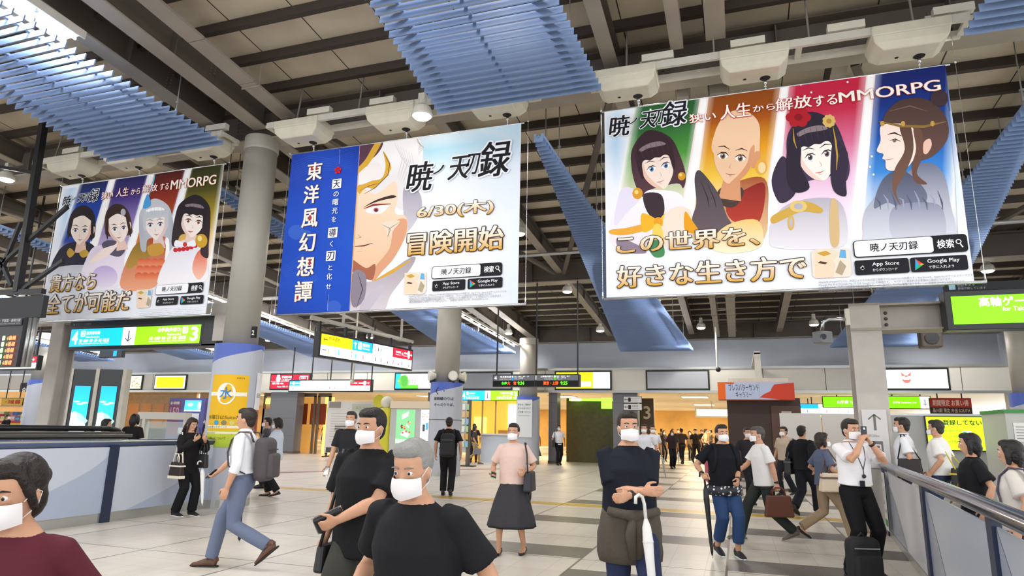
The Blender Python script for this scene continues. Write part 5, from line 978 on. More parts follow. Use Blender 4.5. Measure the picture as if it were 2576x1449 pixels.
# picture frame on the right wall
t = thing('wall_frame', (9.8, 22, 3.9), 'dark framed pale panel on the right side wall', 'frame'); 
b = MB().box((9.74, 20.4, 3.55), (9.84, 24.2, 4.9)); b.build('frame_rim', black, t); b = MB().box((9.725, 20.55, 3.7), (9.745, 24.05, 4.75)); b.build('panel', mat('pale_panel', '#c4c8d0', .4), t)
# security cameras
t = thing('security_camera', atY(2085, 800, 12.2), 'grey security camera on a bent arm left of the square post', 'camera')
p0 = Vector((1.9, 12.1, 3.42)); b = MB().box((1.83, 12.04, 3.32), (1.89, 12.16, 3.6)); b.build('wall_plate', cream, t); b = MB().tube([p0, p0+Vector((-.33,0,.02)), p0+Vector((-.42,0,-.03)), p0+Vector((-.45,0,-.18))], .03, 10); b.build('arm', chrome, t, smooth=True)
c = p0+Vector((-.45, -.02, -.3)); b = MB().obox(c, (Vector((.75,.66,0)), Vector((-.66,.75,0)), Vector((0,0,1))), (.13, .1, .1)); b.build('camera_body', mat('camera_grey', '#75777a', .4), t, bevel=.015); b = MB().lathe(c+Vector((-.0,-.13,0)), [(.05, 0), (.05, .03)], 14, axis=(-.2,-1,-.1)); b.build('lens', black, t)
p = atR(2340, 850, 6.9); p = atY(2340, 852, 24.0); t = thing('loudspeaker', p, 'dark loudspeaker hanging beside the fan louver near the green sign', 'speaker')
b = MB().box((p.x-.3, 23.8, p.z-.3), (p.x+.3, 24.3, p.z+.35)); b.build('speaker_box', steel_dark, t, bevel=.05); b = MB().lathe((p.x, 23.79, p.z), [(.02, 0), (.17, 0), (.2, .03)], 18, axis=(0,-1,0)); b.build('cone', black, t); b = MB().box((p.x-.05, 24, p.z+.3), (p.x+.05, 24.1, roofz(8.1, 24))); b.build('bracket', steel_dark, t)
p = atY(1808, 925, 27.5); t = thing('security_camera', p, 'small camera on a long white drop pipe left of the kiosk sign', 'camera')
zt = atY(1808, 782, 27.5).z; b = MB().tube([(p.x-.05, 27.5, p.z), (p.x-.05, 27.5, zt), (p.x+.45, 27.5, zt+.05)], .04, 8); b.build('drop_pipe', white_st, t); b = MB().ball((p.x-.02, 27.45, p.z-.08), .1, 12, 8); b.build('dome', black, t, smooth=True)
t = thing('security_camera', (-11.2, 24, 4.0), 'small camera on a thin pole in front of the white guide sign', 'camera'); p = atY(888, 957, 24.0); b = MB().tube([(p.x, 24, p.z), (p.x, 24, roofz(8.1, 24))], .035, 8); b.build('drop_pipe', white_st, t); b = MB().ball((p.x, 23.95, p.z-.05), .11, 12, 8); b.build('dome', cream, t, smooth=True)
# ================================================================ the three hanging banners
clothm = mat('banner_cloth', '#eef1f8', .65)
BANPRINT = colmat('banner_print', 0, .6, .2)
class Art:
    def __init__(s, fr, ox, oy, k): s.fr, s.ox, s.oy, s.k = fr, ox, oy, k; s.mb = MB(); s.tx = MB(); s.lift = .0008; s.clip = None
    def uv(s, x, y): return s.fr.px(s.ox+x/s.k, s.oy+y/s.k)
    def nx(s): s.lift += .00006; return s.lift
    def cl(s, uv):
        if s.clip is None: return uv
        return (min(max(uv[0], s.clip[0]), s.clip[2]), min(max(uv[1], s.clip[1]), s.clip[3]))
    def poly(s, pts, col, smooth=True, col2=None, n=5):
        if smooth:
            q = []; N_ = len(pts)
            for i in range(N_):
                p0, p1, p2, p3 = pts[i-1], pts[i], pts[(i+1) % N_], pts[(i+2) % N_]
                for j in range(n):
                    t = j/n; q.append(tuple(.5*((2*p1[a])+(-p0[a]+p2[a])*t+(2*p0[a]-5*p1[a]+4*p2[a]-p3[a])*t*t+(-p0[a]+3*p1[a]-3*p2[a]+p3[a])*t**3) for a in (0, 1)))
            pts = q
        c1 = srgb(col); c2 = srgb(col2) if col2 else c1; ys = [p[1] for p in pts]; y0, y1 = min(ys), max(ys); L = s.nx()
        s.mb.add([s.fr.p(*s.cl(s.uv(*p)), L) for p in pts], [tuple(range(len(pts)))], 0, [tuple(a*(1-(y-y0)/(y1-y0))+b*((y-y0)/(y1-y0)) for a, b in zip(c1, c2)) for y in ys])
    def grid(s, rows, cols):      # rows: lists of image points, cols: matching colours
        L = s.nx(); vs = []; cs = []; m_ = len(rows[0])
        for r, c in zip(rows, cols): vs += [s.fr.p(*s.cl(s.uv(*p)), L) for p in r]; cs += [srgb(x) for x in c]
        s.mb.add(vs, [(i*m_+j, i*m_+j+1, (i+1)*m_+j+1, (i+1)*m_+j) for i in range(len(rows)-1) for j in range(m_-1)], 0, cs)
    def line(s, pts, w_, col):
        L = s.nx(); P = [s.uv(*p) for p in pts]; w_ = w_*.5*s.fr_scale(); vs = []; n = len(P)
        for i, p in enumerate(P):
            a, b = P[max(i-1, 0)], P[min(i+1, n-1)]; dx, dy = b[0]-a[0], b[1]-a[1]; l = math.hypot(dx, dy) or 1; f = 1-.75*abs(2*i/(n-1)-1)**3
            vs += [s.fr.p(*s.cl((p[0]-dy/l*w_*f, p[1]+dx/l*w_*f)), L), s.fr.p(*s.cl((p[0]+dy/l*w_*f, p[1]-dx/l*w_*f)), L)]
        s.mb.add(vs, [(2*i, 2*i+1, 2*i+3, 2*i+2) for i in range(n-1)], 0, srgb(col))
    def fr_scale(s): a = s.uv(500, 500); b = s.uv(600, 500); return (b[0]-a[0])/100
    def oval(s, x, y, rx, ry, col, tilt=0, col2=None, n=20):
        t = math.radians(tilt); s.poly([(x+rx*math.cos(a)*math.cos(t)-ry*math.sin(a)*math.sin(t), y+rx*math.cos(a)*math.sin(t)+ry*math.sin(a)*math.cos(t)) for a in [2*PI*k/n for k in range(n)]], col, False, col2)
    def text(s, body, x0, y0, x1, y1, col, bold=.01, serif=0, col2=None, out=None, outb=.05, aspect=False, shear=0, align='l'):
        a = s.uv(x0, y0); b = s.uv(x1, y1)
        if out:
            for c, o in (out if isinstance(out, list) else [(out, outb)]):
                e = o*(b[1]-a[1])
                for k in range(8): dx, dy = e*math.cos(k*PI/4), e*math.sin(k*PI/4); write(s.tx, body, s.fr, a[0]+dx, a[1]+dy, b[0]+dx, b[1]+dy, c, .0205+.00025*k, 0, max(serif, .004), aspect, align, shear, thin=True)
        write(s.tx, body, s.fr, a[0], a[1], b[0], b[1], col, .0245, bold, serif, aspect, align, shear, col2)
    def box(s, x0, y0, x1, y1, col, r=.04, lift=.020):
        a = s.uv(x0, y0); b = s.uv(x1, y1); rrect(s.tx, s.fr, a[0], a[1], b[0], b[1], col, lift, r)
def face(A, cx, cy, s, tilt=0, skin='#f7e3d6', shade='#e9c4b0', hair='#3a2a30', hair2=None, eye='#5a7ab0', look=1, style='bob', mouth='#c87868', brow=None, line_='#4a3030'):
    t = math.radians(tilt); c, sn = math.cos(t), math.sin(t)
    def P(x, y): return (cx+s*(x*c-y*sn), cy+s*(x*sn+y*c))
    def pl(pts, col, smooth=True, col2=None): A.poly([P(*p) for p in pts], col, smooth, col2)
    if style == 'bob': pl([(-.75,-.9),(0,-1.42),(.78,-.95),(1.0,-.1),(1.02,.7),(.8,1.15),(.6,.9),(-.6,.9),(-.82,1.12),(-1.0,.6),(-.98,-.2)], hair, True, hair2)
    if style == 'long': pl([(-.75,-.9),(0,-1.42),(.78,-.95),(1.0,0),(1.08,1.2),(1.15,2.0),(.7,1.8),(.6,.9),(-.5,.9),(-.7,1.6),(-1.0,1.4),(-.98,-.2)], hair, True, hair2)
    if style == 'tied': pl([(-.72,-.8),(-.4,-1.3),(.1,-1.5),(.6,-1.25),(.85,-.7),(.9,.1),(.7,.6),(-.7,.5),(-.85,0)], hair, True, hair2)
    if style != 'bob': pl([(-.2,.7),(.3,.7),(.45,1.5),(-.3,1.5)], shade, False)
    if style == 'bald': pl([(-.62,.1),(-.72,-.6),(-.45,-1.25),(.1,-1.48),(.62,-1.2),(.78,-.6),(.68,.1)], skin, True)
    if style in ('bald', 'tied'): pl([(.64,-.12),(.84,-.2),(.86,.1),(.72,.35),(.62,.3)], shade)
    pl([(-.62,-.55),(-.66,-.05),(-.56,.42),(-.3,.8),(0-.05*look,.98),(.3,.82),(.56,.45),(.66,-.05),(.62,-.55),(.35,-.95),(-.35,-.95)], skin)
    pl([(.62*look,-.4),(.66*look,-.05),(.56*look,.45),(.3*look,.82),(0,.97),(.28*look,.6),(.48*look,.2),(.5*look,-.2)], shade)
    for sx in (-1, 1):
        ex = .29*sx-.06*look
        pl([(ex-.17,.12),(ex-.06,.03),(ex+.08,.02),(ex+.17,.1),(ex+.06,.2),(ex-.08,.2)], '#fbf8f6'); A.oval(*P(ex, .11), s*.085, s*.1, eye); A.oval(*P(ex, .11), s*.045, s*.055, '#23202c'); A.oval(*P(ex-.03, .07), s*.022, s*.026, '#ffffff')
        A.line([P(ex-.19,.1), P(ex-.06,.0), P(ex+.08,-.01), P(ex+.19,.07)], s*.05, line_)
        A.line([P(ex-.2,-.15+.02*sx), P(ex,-.22), P(ex+.2,-.15-.02*sx)], s*.045, brow or hair)
    A.line([P(-.05*look,.3), P(-.09*look,.46), P(-.01*look,.49)], s*.025, '#c89a86'); A.line([P(-.18,.66), P(-.03,.69), P(.14,.65)], s*.045, mouth); A.line([P(-.08,.74), P(-.02,.755), P(.05,.74)], s*.03, '#e0b0a0')
    if style in ('bob', 'long'): pl([(-.7,-.75),(-.2,-1.25),(.35,-1.2),(.75,-.7),(.72,.1),(.6,.35),(.56,-.2),(.4,-.32),(.2,-.26),(0,-.3),(-.2,-.24),(-.4,-.3),(-.56,-.15),(-.62,.4),(-.74,.2)], hair, True); pl([(-.5,-.78),(-.1,-.9),(.35,-.88),(.56,-.72),(.3,-.7),(-.15,-.72),(-.45,-.66)], '#8a7a80' if hair < '#7' else '#ffffff')
    if style in ('bob', 'long'):
        for k in range(7): A.line([P(-.62+.2*k,-1.0+.05*abs(k-3)), P(-.68+.215*k,-.7), P(-.66+.21*k,-.36)], s*.014, hair2 or '#6a5a60')
        for sg in (-1, 1):
            for k in range(4): A.line([P(sg*(.72+.07*k),-.5), P(sg*(.82+.05*k),.2), P(sg*(.72+.06*k),.85)], s*.014, hair2 or '#6a5a60')
    if style == 'tied': pl([(-.68,-.5),(-.5,-1.1),(0,-1.3),(.5,-1.1),(.72,-.5),(.5,-.62),(.1,-.85),(-.35,-.7)], hair, True); pl([(-.62,-.6),(-.5,-.75),(-.62,.1),(-.78,.7),(-.8,.1)], hair); pl([(.6,-.6),(.74,-.4),(.8,.3),(.7,.75),(.62,.1)], hair)
    return P
GT, GB = '#fffcf4', '#d9a328'
def bottom_block(A, X, sc):     # search box, store badges, small print: X maps design coords to image coords
    def tx(b, x0, y0, x1, y1, c, **k): p = X(x0, y0); q = X(x1, y1); A.text(b, *p, *q, c, **k)
    def bx(x0, y0, x1, y1, c, r=.04, l=.020): p = X(x0, y0); q = X(x1, y1); A.box(*p, *q, c, r*sc, l)
    bx(0, 0, 648, 108, '#1c1c22', .05, .018); bx(6, 6, 450, 102, '#f8f8fb', .04, .0195)
    tx('暁ノ天刃録', 95, 30, 365, 82, '#26262c', bold=-.005, serif=.012); tx('検索', 480, 28, 572, 82, '#f4f4f6', bold=.02)
    p = A.uv(*X(602, 64)); disc(A.tx, A.fr, p[0], p[1], .035*sc, .035*sc, '#f4f4f6', .0215, 16); disc(A.tx, A.fr, p[0], p[1], .023*sc, .023*sc, '#1c1c22', .023, 16)
    q = A.uv(*X(628, 30)); d = Vector((q[0]-p[0], q[1]-p[1])).normalized(); n = Vector((-d.y, d.x))*.008*sc; a_ = Vector(p)+d*.03*sc; b_ = Vector(q)
    A.tx.add([A.fr.p(*(a_+n), .0215), A.fr.p(*(a_-n), .0215), A.fr.p(*(b_-n), .0215), A.fr.p(*(b_+n), .0215)], [(0,1,2,3)], 0, srgb('#f4f4f6'))
    bx(8, -100, 312, -14, '#1c1c22', .03); bx(330, -100, 650, -14, '#1c1c22', .03)
    tx('App Store', 105, -58, 258, -30, '#f6f6f8', bold=.01); tx('からダウンロード', 108, -84, 248, -66, '#f6f6f8', bold=.005); tx('Google Play', 424, -58, 606, -28, '#f6f6f8', bold=.01); tx('で手に入れよう', 430, -84, 575, -66, '#f6f6f8', bold=.005)
    for du, dv, r in ((-.008, 0, .019), (.008, 0, .019), (0, -.008, .018)): p = A.uv(*X(48, -60)); disc(A.tx, A.fr, p[0]+du*sc, p[1]+dv*sc, r*sc, r*1.1*sc, '#f6f6f8', .0225, 14)
    disc(A.tx, A.fr, p[0]+.026*sc, p[1]+.004*sc, .009*sc, .011*sc, '#1c1c22', .0235, 12); disc(A.tx, A.fr, p[0]+.004*sc, p[1]+.028*sc, .006*sc, .010*sc, '#f6f6f8', .0225, 10)
    o = A.uv(*X(352, -90)); h = A.uv(*X(352, -24)); w_ = A.uv(*X(404, -57)); cm = ((o[0]*.55+w_[0]*.45), (o[1]+h[1])/2)
    for pts, c in (((o, cm, h), '#2aa9e0'), ((h, cm, w_), '#e8453c'), ((o, w_, cm), '#3fb558'), ((w_, (cm[0]*.7+w_[0]*.3, cm[1]+.012*sc), (cm[0]*.7+w_[0]*.3, cm[1]-.012*sc)), '#f4c32a')): A.tx.add([A.fr.p(*q, .0225 if c != '#f4c32a' else .0235) for q in pts], [(0,1,2)], 0, srgb(c))
    fine = ['※Apple及びAppleのロゴは、米国およびその他の国で登録されたApple Inc.の商標です。App Storeは、Apple Inc.のサービスマークです。', '※Google Play およびGoogle Play ロゴは Google LLC の商標です。　※パケット通信料はお客様のご負担になります。', '※未成年者の方のご利用には保護者の承認が必要です。　※一部対応していない機種があります。　※一部有料コンテンツが含まれます。', '※車内の携帯電話のご利用マナーにご協力ください。　TABIBITO GAMES Co.,LTD.　EYOUGAME Co., Ltd.']
    for k, s_ in enumerate(fine): tx(s_, -205, -137-17*k, (690, 560, 640, 520)[k], -126-17*k, '#8a8a90', bold=.0, aspect=False)
def logo(A, X):
    for s_, x0, y0, x1, y1, sh in (('暁', 0, 0, 115, 120, .12), ('ノ', 118, 62, 165, 95, .1), ('天', 178, 28, 268, 122, .15), ('刃', 250, 40, 310, 125, .15), ('録', 305, 20, 440, 165, .15)):
        p = X(x0, y0); q = X(x1, y1); A.text(s_, *p, *q, '#17171c', bold=.008, serif=.022, out=[('#f2f4fa', .05)], shear=sh)
def goldtext(A, body, x0, y0, x1, y1, **k): A.text(body, x0, y0, x1, y1, GT, bold=.016, serif=.024, col2=GB, out=[('#4a3018', .04)], **k)
def whitetext(A, body, x0, y0, x1, y1, glow='#c8402a'): A.text(body, x0, y0, x1, y1, '#fff8f4', bold=.002, serif=.014, out=[(glow, .035)])
def panels(A, edges, cols):
    # slanted colour fields fading to white at the bottom; edges: (x_top, y_top, x_bottom, y_bottom)
    for i in range(len(edges)-1):
        a, b = edges[i], edges[i+1]; rows = []; cs = []; n = len(cols[i])
        for r in range(n):
            f = r/(n-1); L = (a[0]+(a[2]-a[0])*f, a[1]+(a[3]-a[1])*f); R = (b[0]+(b[2]-b[0])*f, b[1]+(b[3]-b[1])*f)
            rows.append([(L[0]+(R[0]-L[0])*g, L[1]+(R[1]-L[1])*g) for g in (0, .06, .14, .86, .94, 1)]); c = cols[i][r]; w_ = '#fbf6f4'; h_ = '#%02x%02x%02x' % tuple((int(c[1+2*k:3+2*k], 16)+245)//2 for k in range(3)); cs.append([w_, h_, c, c, h_, w_])
        A.grid(rows, cs)
def banner(key, label):
    x0, z0 = BX[key], BZ[key]; W, H = BWID[key], BTOP-BZ[key]; fr = Frame((x0, BY-.012, z0), (1,0,0), (0,0,1))
    t = thing('hanging_banner', (x0+W/2, BY, z0), label, 'banner', 'large banners hanging from the hoist frames')
    b = MB(); n = 24; vs = []
    for j in range(2):
        for i in range(n+1): vs.append((x0+W*i/n, BY-.010, z0+H*j))
    for j in range(2):
        for i in range(n+1): vs.append((x0+W*i/n, BY+.006, z0+H*j))
    m_ = n+1; fs = [(i, i+1, m_+i+1, m_+i) for i in range(n)]+[(2*m_+i+1, 2*m_+i, 3*m_+i, 3*m_+i+1) for i in range(n)]+[(i+1, i, 2*m_+i, 2*m_+i+1) for i in range(n)]+[(m_+i, m_+i+1, 3*m_+i+1, 3*m_+i) for i in range(n)]+[(0, m_, 3*m_, 2*m_), (n, 2*m_+n, 3*m_+n, m_+n)]
    b.add(vs, fs); b.build('cloth', clothm, t)
    b = MB().tube([(x0-.04, BY, z0+.01), (x0+W+.14, BY, z0+.01)], .022, 10); b.build('bottom_rod', chainm, t, smooth=True)
    b = MB().tube([(x0-.04, BY, z0+H), (x0+W+.06, BY, z0+H)], .018, 10); b.build('top_rod', chainm, t, smooth=True)
    for x in (x0-.06, x0+W+.13):
        b = MB().tube([(x, BY, z0), (x, BY, 7.2)], .004, 5); b.ball((x, BY, z0+.03), .02, 8, 6); b.ball((x, BY, z0+H+.02), .02, 8, 6); b.tube([(x, BY, z0+.05), (x, BY, z0+.12)], .012, 6); b.build('guide_wire', chainm, t)
    return t, fr, W, H
# ---------------------------------------------------------------- right banner
t, fr, W, H = banner('R', 'right hanging banner with four portraits on green, orange, red and blue fields')
A = Art(fr, 1480, 150, 2.3); A.clip = (0.0, 0.0, W, H)
A.grid([[(80, 300), (170, 290), (260, 275)], [(85, 520), (160, 500), (230, 480)], [(95, 760), (150, 750), (200, 740)]], [['#eef2fb', '#cfe2f4', '#e8f0fb'], ['#dfeaf8', '#b8d8f0', '#eef2fb'], ['#f2f4fb', '#eef2fb', '#f2f4fb']])
panels(A, [(262, 272, 130, 1010), (670, 213, 555, 1010), (1135, 148, 1040, 1010), (1634, 78, 1545, 1040), (2140, 10, 2110, 1060)],
    [['#245c2c', '#2f6a34', '#4f9a3c', '#b8c89a', '#f4ecd8', '#fbf4ec'], ['#8a4410', '#a8540e', '#e39a1c', '#f2c84a', '#f8dcae', '#fbeedd'], ['#c42040', '#c62a48', '#d66a92', '#e6b4d8', '#f2e0f0', '#f6f0f6'], ['#141f66', '#16307e', '#1a55b0', '#3a86d4', '#c4d8f0', '#f0f2f8']])
for e in ((670, 213, 555, 1010), (1135, 148, 1040, 1010), (1634, 78, 1545, 1040)):
    A.grid([[(e[0]-26, e[1]+4), (e[0]-12, e[1]+2), (e[0]+12, e[1]-2), (e[0]+26, e[1]-4)], [(e[2]-40, e[3]), (e[2]-22, e[3]), (e[2]+22, e[3]), (e[2]+40, e[3])]], [['#f4d8d8', '#ffffff', '#ffffff', '#f4d8d8'], ['#fbeef0', '#ffffff', '#ffffff', '#fbeef0']])
for x, y in ((360, 290), (455, 270), (1230, 145), (1290, 190), (1500, 130), (1350, 215), (1630, 620), (1650, 665), (1640, 560)): A.oval(x, y, 6, 6, '#fff4ea')
# figure one: dark hair, white cape with a yellow bow
A.poly([(205, 800), (290, 760), (520, 770), (560, 900), (520, 1080), (160, 1090), (130, 930)], '#f6f2fa', True, '#efe4ea'); A.poly([(180, 770), (240, 740), (300, 800), (230, 880), (150, 960)], '#e4def0')
A.poly([(320, 780), (420, 780), (440, 880), (400, 930), (340, 880)], '#3a2c34'); face(A, 395, 610, 146, -14, hair='#37242b', hair2='#5a3a44', eye='#4a86c4', look=-1, style='bob')
for (x, y, r) in ((285, 775, 30), (540, 675, 22)): A.oval(x, y, r, r*1.1, '#d89a28'); A.oval(x-6, y-8, r*.4, r*.4, '#f4d878')
A.poly([(130, 985), (240, 970), (520, 900), (530, 930), (250, 1010), (135, 1010)], '#e8a83a'); A.poly([(405, 940), (310, 890), (320, 1000)], '#f0b428'); A.poly([(405, 940), (490, 860), (495, 970)], '#f4c03a'); A.oval(405, 940, 26, 28, '#e8a020'); A.poly([(380, 960), (420, 960), (440, 1060), (400, 1080), (370, 1040)], '#f6d060')
A.poly([(170, 1030), (300, 1080), (330, 1120), (190, 1110)], '#8f7f90'); A.poly([(340, 1060), (420, 1050), (440, 1130), (380, 1140)], '#4a8a5a'); A.poly([(440, 900), (540, 850), (600, 900), (560, 1040), (450, 1080)], '#f0e0d0')
# figure two: bald man, red robe
A.poly([(700, 800), (880, 700), (1020, 690), (1040, 850), (990, 1060), (640, 1080), (620, 930)], '#a8542a', True, '#f2d0a0'); A.poly([(800, 830), (930, 740), (1020, 720), (1010, 880), (960, 960), (830, 930)], '#8c2420', True, '#b84030')
A.poly([(750, 760), (830, 720), (900, 760), (850, 850), (770, 840)], '#4a3a34'); face(A, 842, 548, 176, 8, skin='#f0c8a4', shade='#d99a72', hair='#3a241c', eye='#8a6a4a', look=1, style='bald', mouth='#b06a54'); A.oval(1000, 620, 34, 46, '#e8a848'); A.oval(1004, 626, 22, 32, '#f4d8a0')
A.poly([(615, 690), (640, 640), (700, 700), (760, 790), (800, 900), (840, 980), (760, 1020), (640, 1010), (600, 930), (625, 830)], '#4a434a', True, '#6a5c62'); A.line([(650, 700), (690, 800), (700, 860)], 6, '#2c262c'); A.line([(690, 720), (730, 810), (740, 860)], 6, '#2c262c')
A.poly([(800, 960), (980, 930), (1000, 1080), (820, 1120), (700, 1080)], '#f0c878', True, '#faeccb'); A.poly([(560, 880), (600, 930), (640, 1000), (560, 990)], '#e8a020')
# figure three: dark bob, flower, pale dress with gold trim
A.poly([(1060, 940), (1150, 840), (1330, 800), (1460, 830), (1500, 1000), (1440, 1090), (1090, 1090), (1050, 1020)], '#b9b4c2', True, '#ece8f0'); A.poly([(1120, 560), (1060, 700), (1110, 830), (1200, 770), (1180, 640)], '#3a3044'); face(A, 1318, 540, 170, -12, skin='#fbeee6', shade='#f0d2c8', hair='#2b2434', hair2='#4a3a56', eye='#6a5a5a', look=-1, style='bob', mouth='#d06a62')
A.poly([(1150, 520), (1190, 420), (1230, 500), (1230, 620), (1280, 740), (1200, 770), (1150, 700)], '#2b2434'); A.poly([(1420, 470), (1500, 540), (1490, 700), (1490, 790), (1420, 760), (1400, 640)], '#332a3e')
for k in range(6): A.oval(1215+44*math.cos(k*1.05), 335+34*math.sin(k*1.05), 30, 26, '#b01c28')
A.oval(1215, 335, 24, 20, '#8a1420')
for k in range(9): A.oval(1392+26*math.cos(k*.7), 357+26*math.sin(k*.7), 13, 13, '#d8b468')
A.oval(1392, 357, 13, 13, '#b88a30'); A.line([(1415, 390), (1430, 470), (1440, 560), (1435, 640)], 9, '#c09838'); A.line([(1185, 400), (1190, 470), (1205, 515)], 8, '#c09838')
A.poly([(1060, 910), (1150, 860), (1250, 820), (1350, 860), (1340, 890), (1240, 880), (1160, 910), (1070, 950)], '#d0a84a'); A.oval(1215, 850, 50, 34, '#e4c878'); A.oval(1215, 850, 26, 18, '#b8b2c2'); A.oval(1172, 945, 20, 44, '#d8b460'); A.oval(1172, 945, 9, 26, '#c0bac8'); A.poly([(1400, 830), (1440, 830), (1450, 1060), (1400, 1060)], '#d8b886')
# figure four: long brown hair, blue grey fur collar, seen from the side
A.poly([(1600, 880), (1700, 760), (1800, 690), (1930, 600), (2040, 640), (2090, 820), (2090, 1050), (1640, 1070), (1590, 1000)], '#6a7088', True, '#dfe2ec'); A.poly([(1700, 700), (1800, 640), (1900, 700), (1960, 800), (1870, 900), (1740, 830), (1650, 860)], '#4c5064', True, '#7c829a'); A.poly([(1760, 860), (1990, 830), (2060, 900), (2040, 1050), (1780, 1060)], '#8a8ea6', True, '#d8dae4')
A.poly([(1710, 330), (1800, 240), (1950, 230), (2060, 320), (2080, 450), (1990, 560), (1860, 600), (1780, 640), (1720, 420)], '#4a3632', True, '#6a4c44'); A.oval(2030, 225, 52, 48, '#3f2e34')
A.poly([(1700, 380), (1870, 390), (1900, 520), (1850, 620), (1760, 645), (1722, 630), (1718, 585), (1700, 575), (1706, 548), (1668, 530), (1690, 470)], '#f5dfd4'); A.line([(1730, 435), (1770, 425), (1815, 445)], 10, '#3a2826'); A.line([(1742, 470), (1775, 462), (1805, 475)], 8, '#3a2826'); A.oval(1770, 472, 11, 9, '#7a6a58'); A.line([(1712, 582), (1740, 580), (1765, 572)], 5, '#b0705f')
A.poly([(1940, 480), (1975, 460), (1985, 500), (1960, 545), (1938, 540)], '#e8bfae'); A.poly([(1800, 390), (1860, 380), (1880, 520), (1840, 640), (1780, 760), (1810, 850), (1760, 760), (1770, 640), (1830, 520)], '#5a4036', True, '#7a5a4a'); A.poly([(1880, 400), (1930, 420), (1930, 560), (1900, 660), (1960, 720), (1890, 710), (1870, 620), (1895, 520)], '#6a4a3e'); A.line([(1680, 360), (1800, 385), (1940, 390), (2070, 360)], 16, '#8a6c34'); A.line([(1740, 300), (1860, 270), (1960, 300)], 8, '#7a5e50')
for x in (1700, 1820, 1990): A.oval(x, 372, 12, 16, '#c49a4a')
for k in range(9): A.line([(1660+45*k, 800-20*(k % 3)), (1685+45*k, 830-16*(k % 2)), (1690+45*k, 870)], 9, '#9aa2ba' if k % 2 else '#585e74')
A.grid([[(2060, 40), (2090, 300)], [(2085, 300), (2100, 300)], [(2120, 650), (2160, 650)], [(2140, 1050), (2200, 1050)]], [['#14226a', '#14226a'], ['#2a62b0', '#cfe0f4'], ['#cfe0f4', '#f0f4fb'], ['#f4f6fb', '#f4f6fb']])
whitetext(A, '狭い', 585, 372, 738, 302); whitetext(A, '人生', 765, 352, 938, 248); whitetext(A, 'から', 952, 308, 1078, 255); whitetext(A, '解放', 1085, 303, 1288, 205); whitetext(A, 'する', 1303, 278, 1436, 200); whitetext(A, 'MMORPG', 1450, 255, 2030, 118, '#d0641e')
logo(A, lambda x, y: (118+x*1.0, 455-y-.14*x*.9)); goldtext(A, 'この世界を、', 165, 1130, 985, 960); goldtext(A, '好きな生き方で', 168, 1325, 1255, 1130)
A.box(1300, 1268, 1508, 1090, '#efe2d2', .06, .018)
def icon(A, x0, y0, x1, y1):
    def P(u, v): return (x0+(x1-x0)*u, y0+(y1-y0)*v)
    for ii, (pts, c) in enumerate((([(.05,.05),(.55,.02),(.62,.45),(.45,.75),(.3,.95),(.05,.9)], '#f2d8bc'), ([(.05,.95),(.04,.7),(.3,.78),(.6,.6),(.7,.85),(.5,.97)], '#e9dcc4'), ([(.1,.82),(.35,.9),(.5,.8),(.3,.72)], '#d0a040'), ([(.62,.2),(.8,.1),(.92,.4),(.75,.6)], '#b4a488'), ([(.72,.68),(.92,.66),(.9,.92),(.76,.94)], '#6ab0e0'), ([(.12,.5),(.34,.46),(.4,.52),(.2,.56)], '#5a3a2c'))):
        A.tx.add([A.fr.p(*A.uv(*P(u, v)), .0195+.0003*ii) for u, v in pts], [tuple(range(len(pts)))], 0, srgb(c))
icon(A, 1300, 1268, 1508, 1090)
bottom_block(A, lambda x, y: (1537+x, 1150-y-.052*x), 1.0)
A.mb.build('printed_artwork', BANPRINT, t, fix=False); A.tx.build('lettering', BANPRINT, t, fix=False)
# ---------------------------------------------------------------- left banner
t, fr, W, H = banner('L', 'left hanging banner with four portraits, partly beside the lattice mast')
A = Art(fr, 0, 380, 2.4986); A.clip = (0.0, 0.0, W, H)
A.grid([[(395, 240), (450, 232), (500, 226)], [(370, 400), (420, 392), (470, 384)], [(330, 640), (360, 635), (400, 630)]], [['#e6edf8', '#c4dcf2', '#dbe8f6'], ['#dfeaf8', '#b8d4ee', '#e2ecf8'], ['#eef2fb', '#e8eefa', '#f2f4fb']])
panels(A, [(495, 212, 300, 800), (705, 182, 515, 850), (950, 148, 750, 860), (1185, 115, 985, 850), (1420, 80, 1310, 820)],
    [['#1a2450', '#1c3a92', '#1a4cb4', '#27439a', '#c8d4ec', '#f4f4fa'], ['#1e1c58', '#4a3a86', '#8a78b4', '#b4a4cc', '#dccfe6', '#f4eef6'], ['#4a1414', '#8a2a18', '#a84a1c', '#d0703a', '#eec0a0', '#faeee8'], ['#2e3014', '#4c4a16', '#a08a24', '#e2b45a', '#f4dcc4', '#fbf2ec']])
for e in ((705, 182, 515, 850), (950, 148, 750, 860), (1185, 115, 985, 850)):
    A.grid([[(e[0]-22, e[1]+3), (e[0]-9, e[1]+1), (e[0]+9, e[1]-1), (e[0]+22, e[1]-3)], [(e[2]-30, e[3]), (e[2]-16, e[3]), (e[2]+16, e[3]), (e[2]+30, e[3])]], [['#d8d4f0', '#ffffff', '#ffffff', '#f0d8c8'], ['#eceafa', '#ffffff', '#ffffff', '#faeee8']])
A.poly([(360, 640), (430, 580), (540, 570), (600, 620), (560, 760), (330, 760)], '#1e1c2a', True, '#343046'); A.poly([(330, 740), (560, 720), (600, 800), (330, 850)], '#c8c8d4', True, '#f0f0f6')
face(A, 510, 490, 100, 4, skin='#f6e4d8', shade='#e6c0aa', hair='#251d22', eye='#5a6a72', look=1, style='tied', mouth='#b87868'); A.poly([(420, 640), (440, 610), (470, 640), (440, 670)], '#c49a3a'); A.poly([(500, 640), (540, 620), (560, 650), (520, 670)], '#c49a3a')
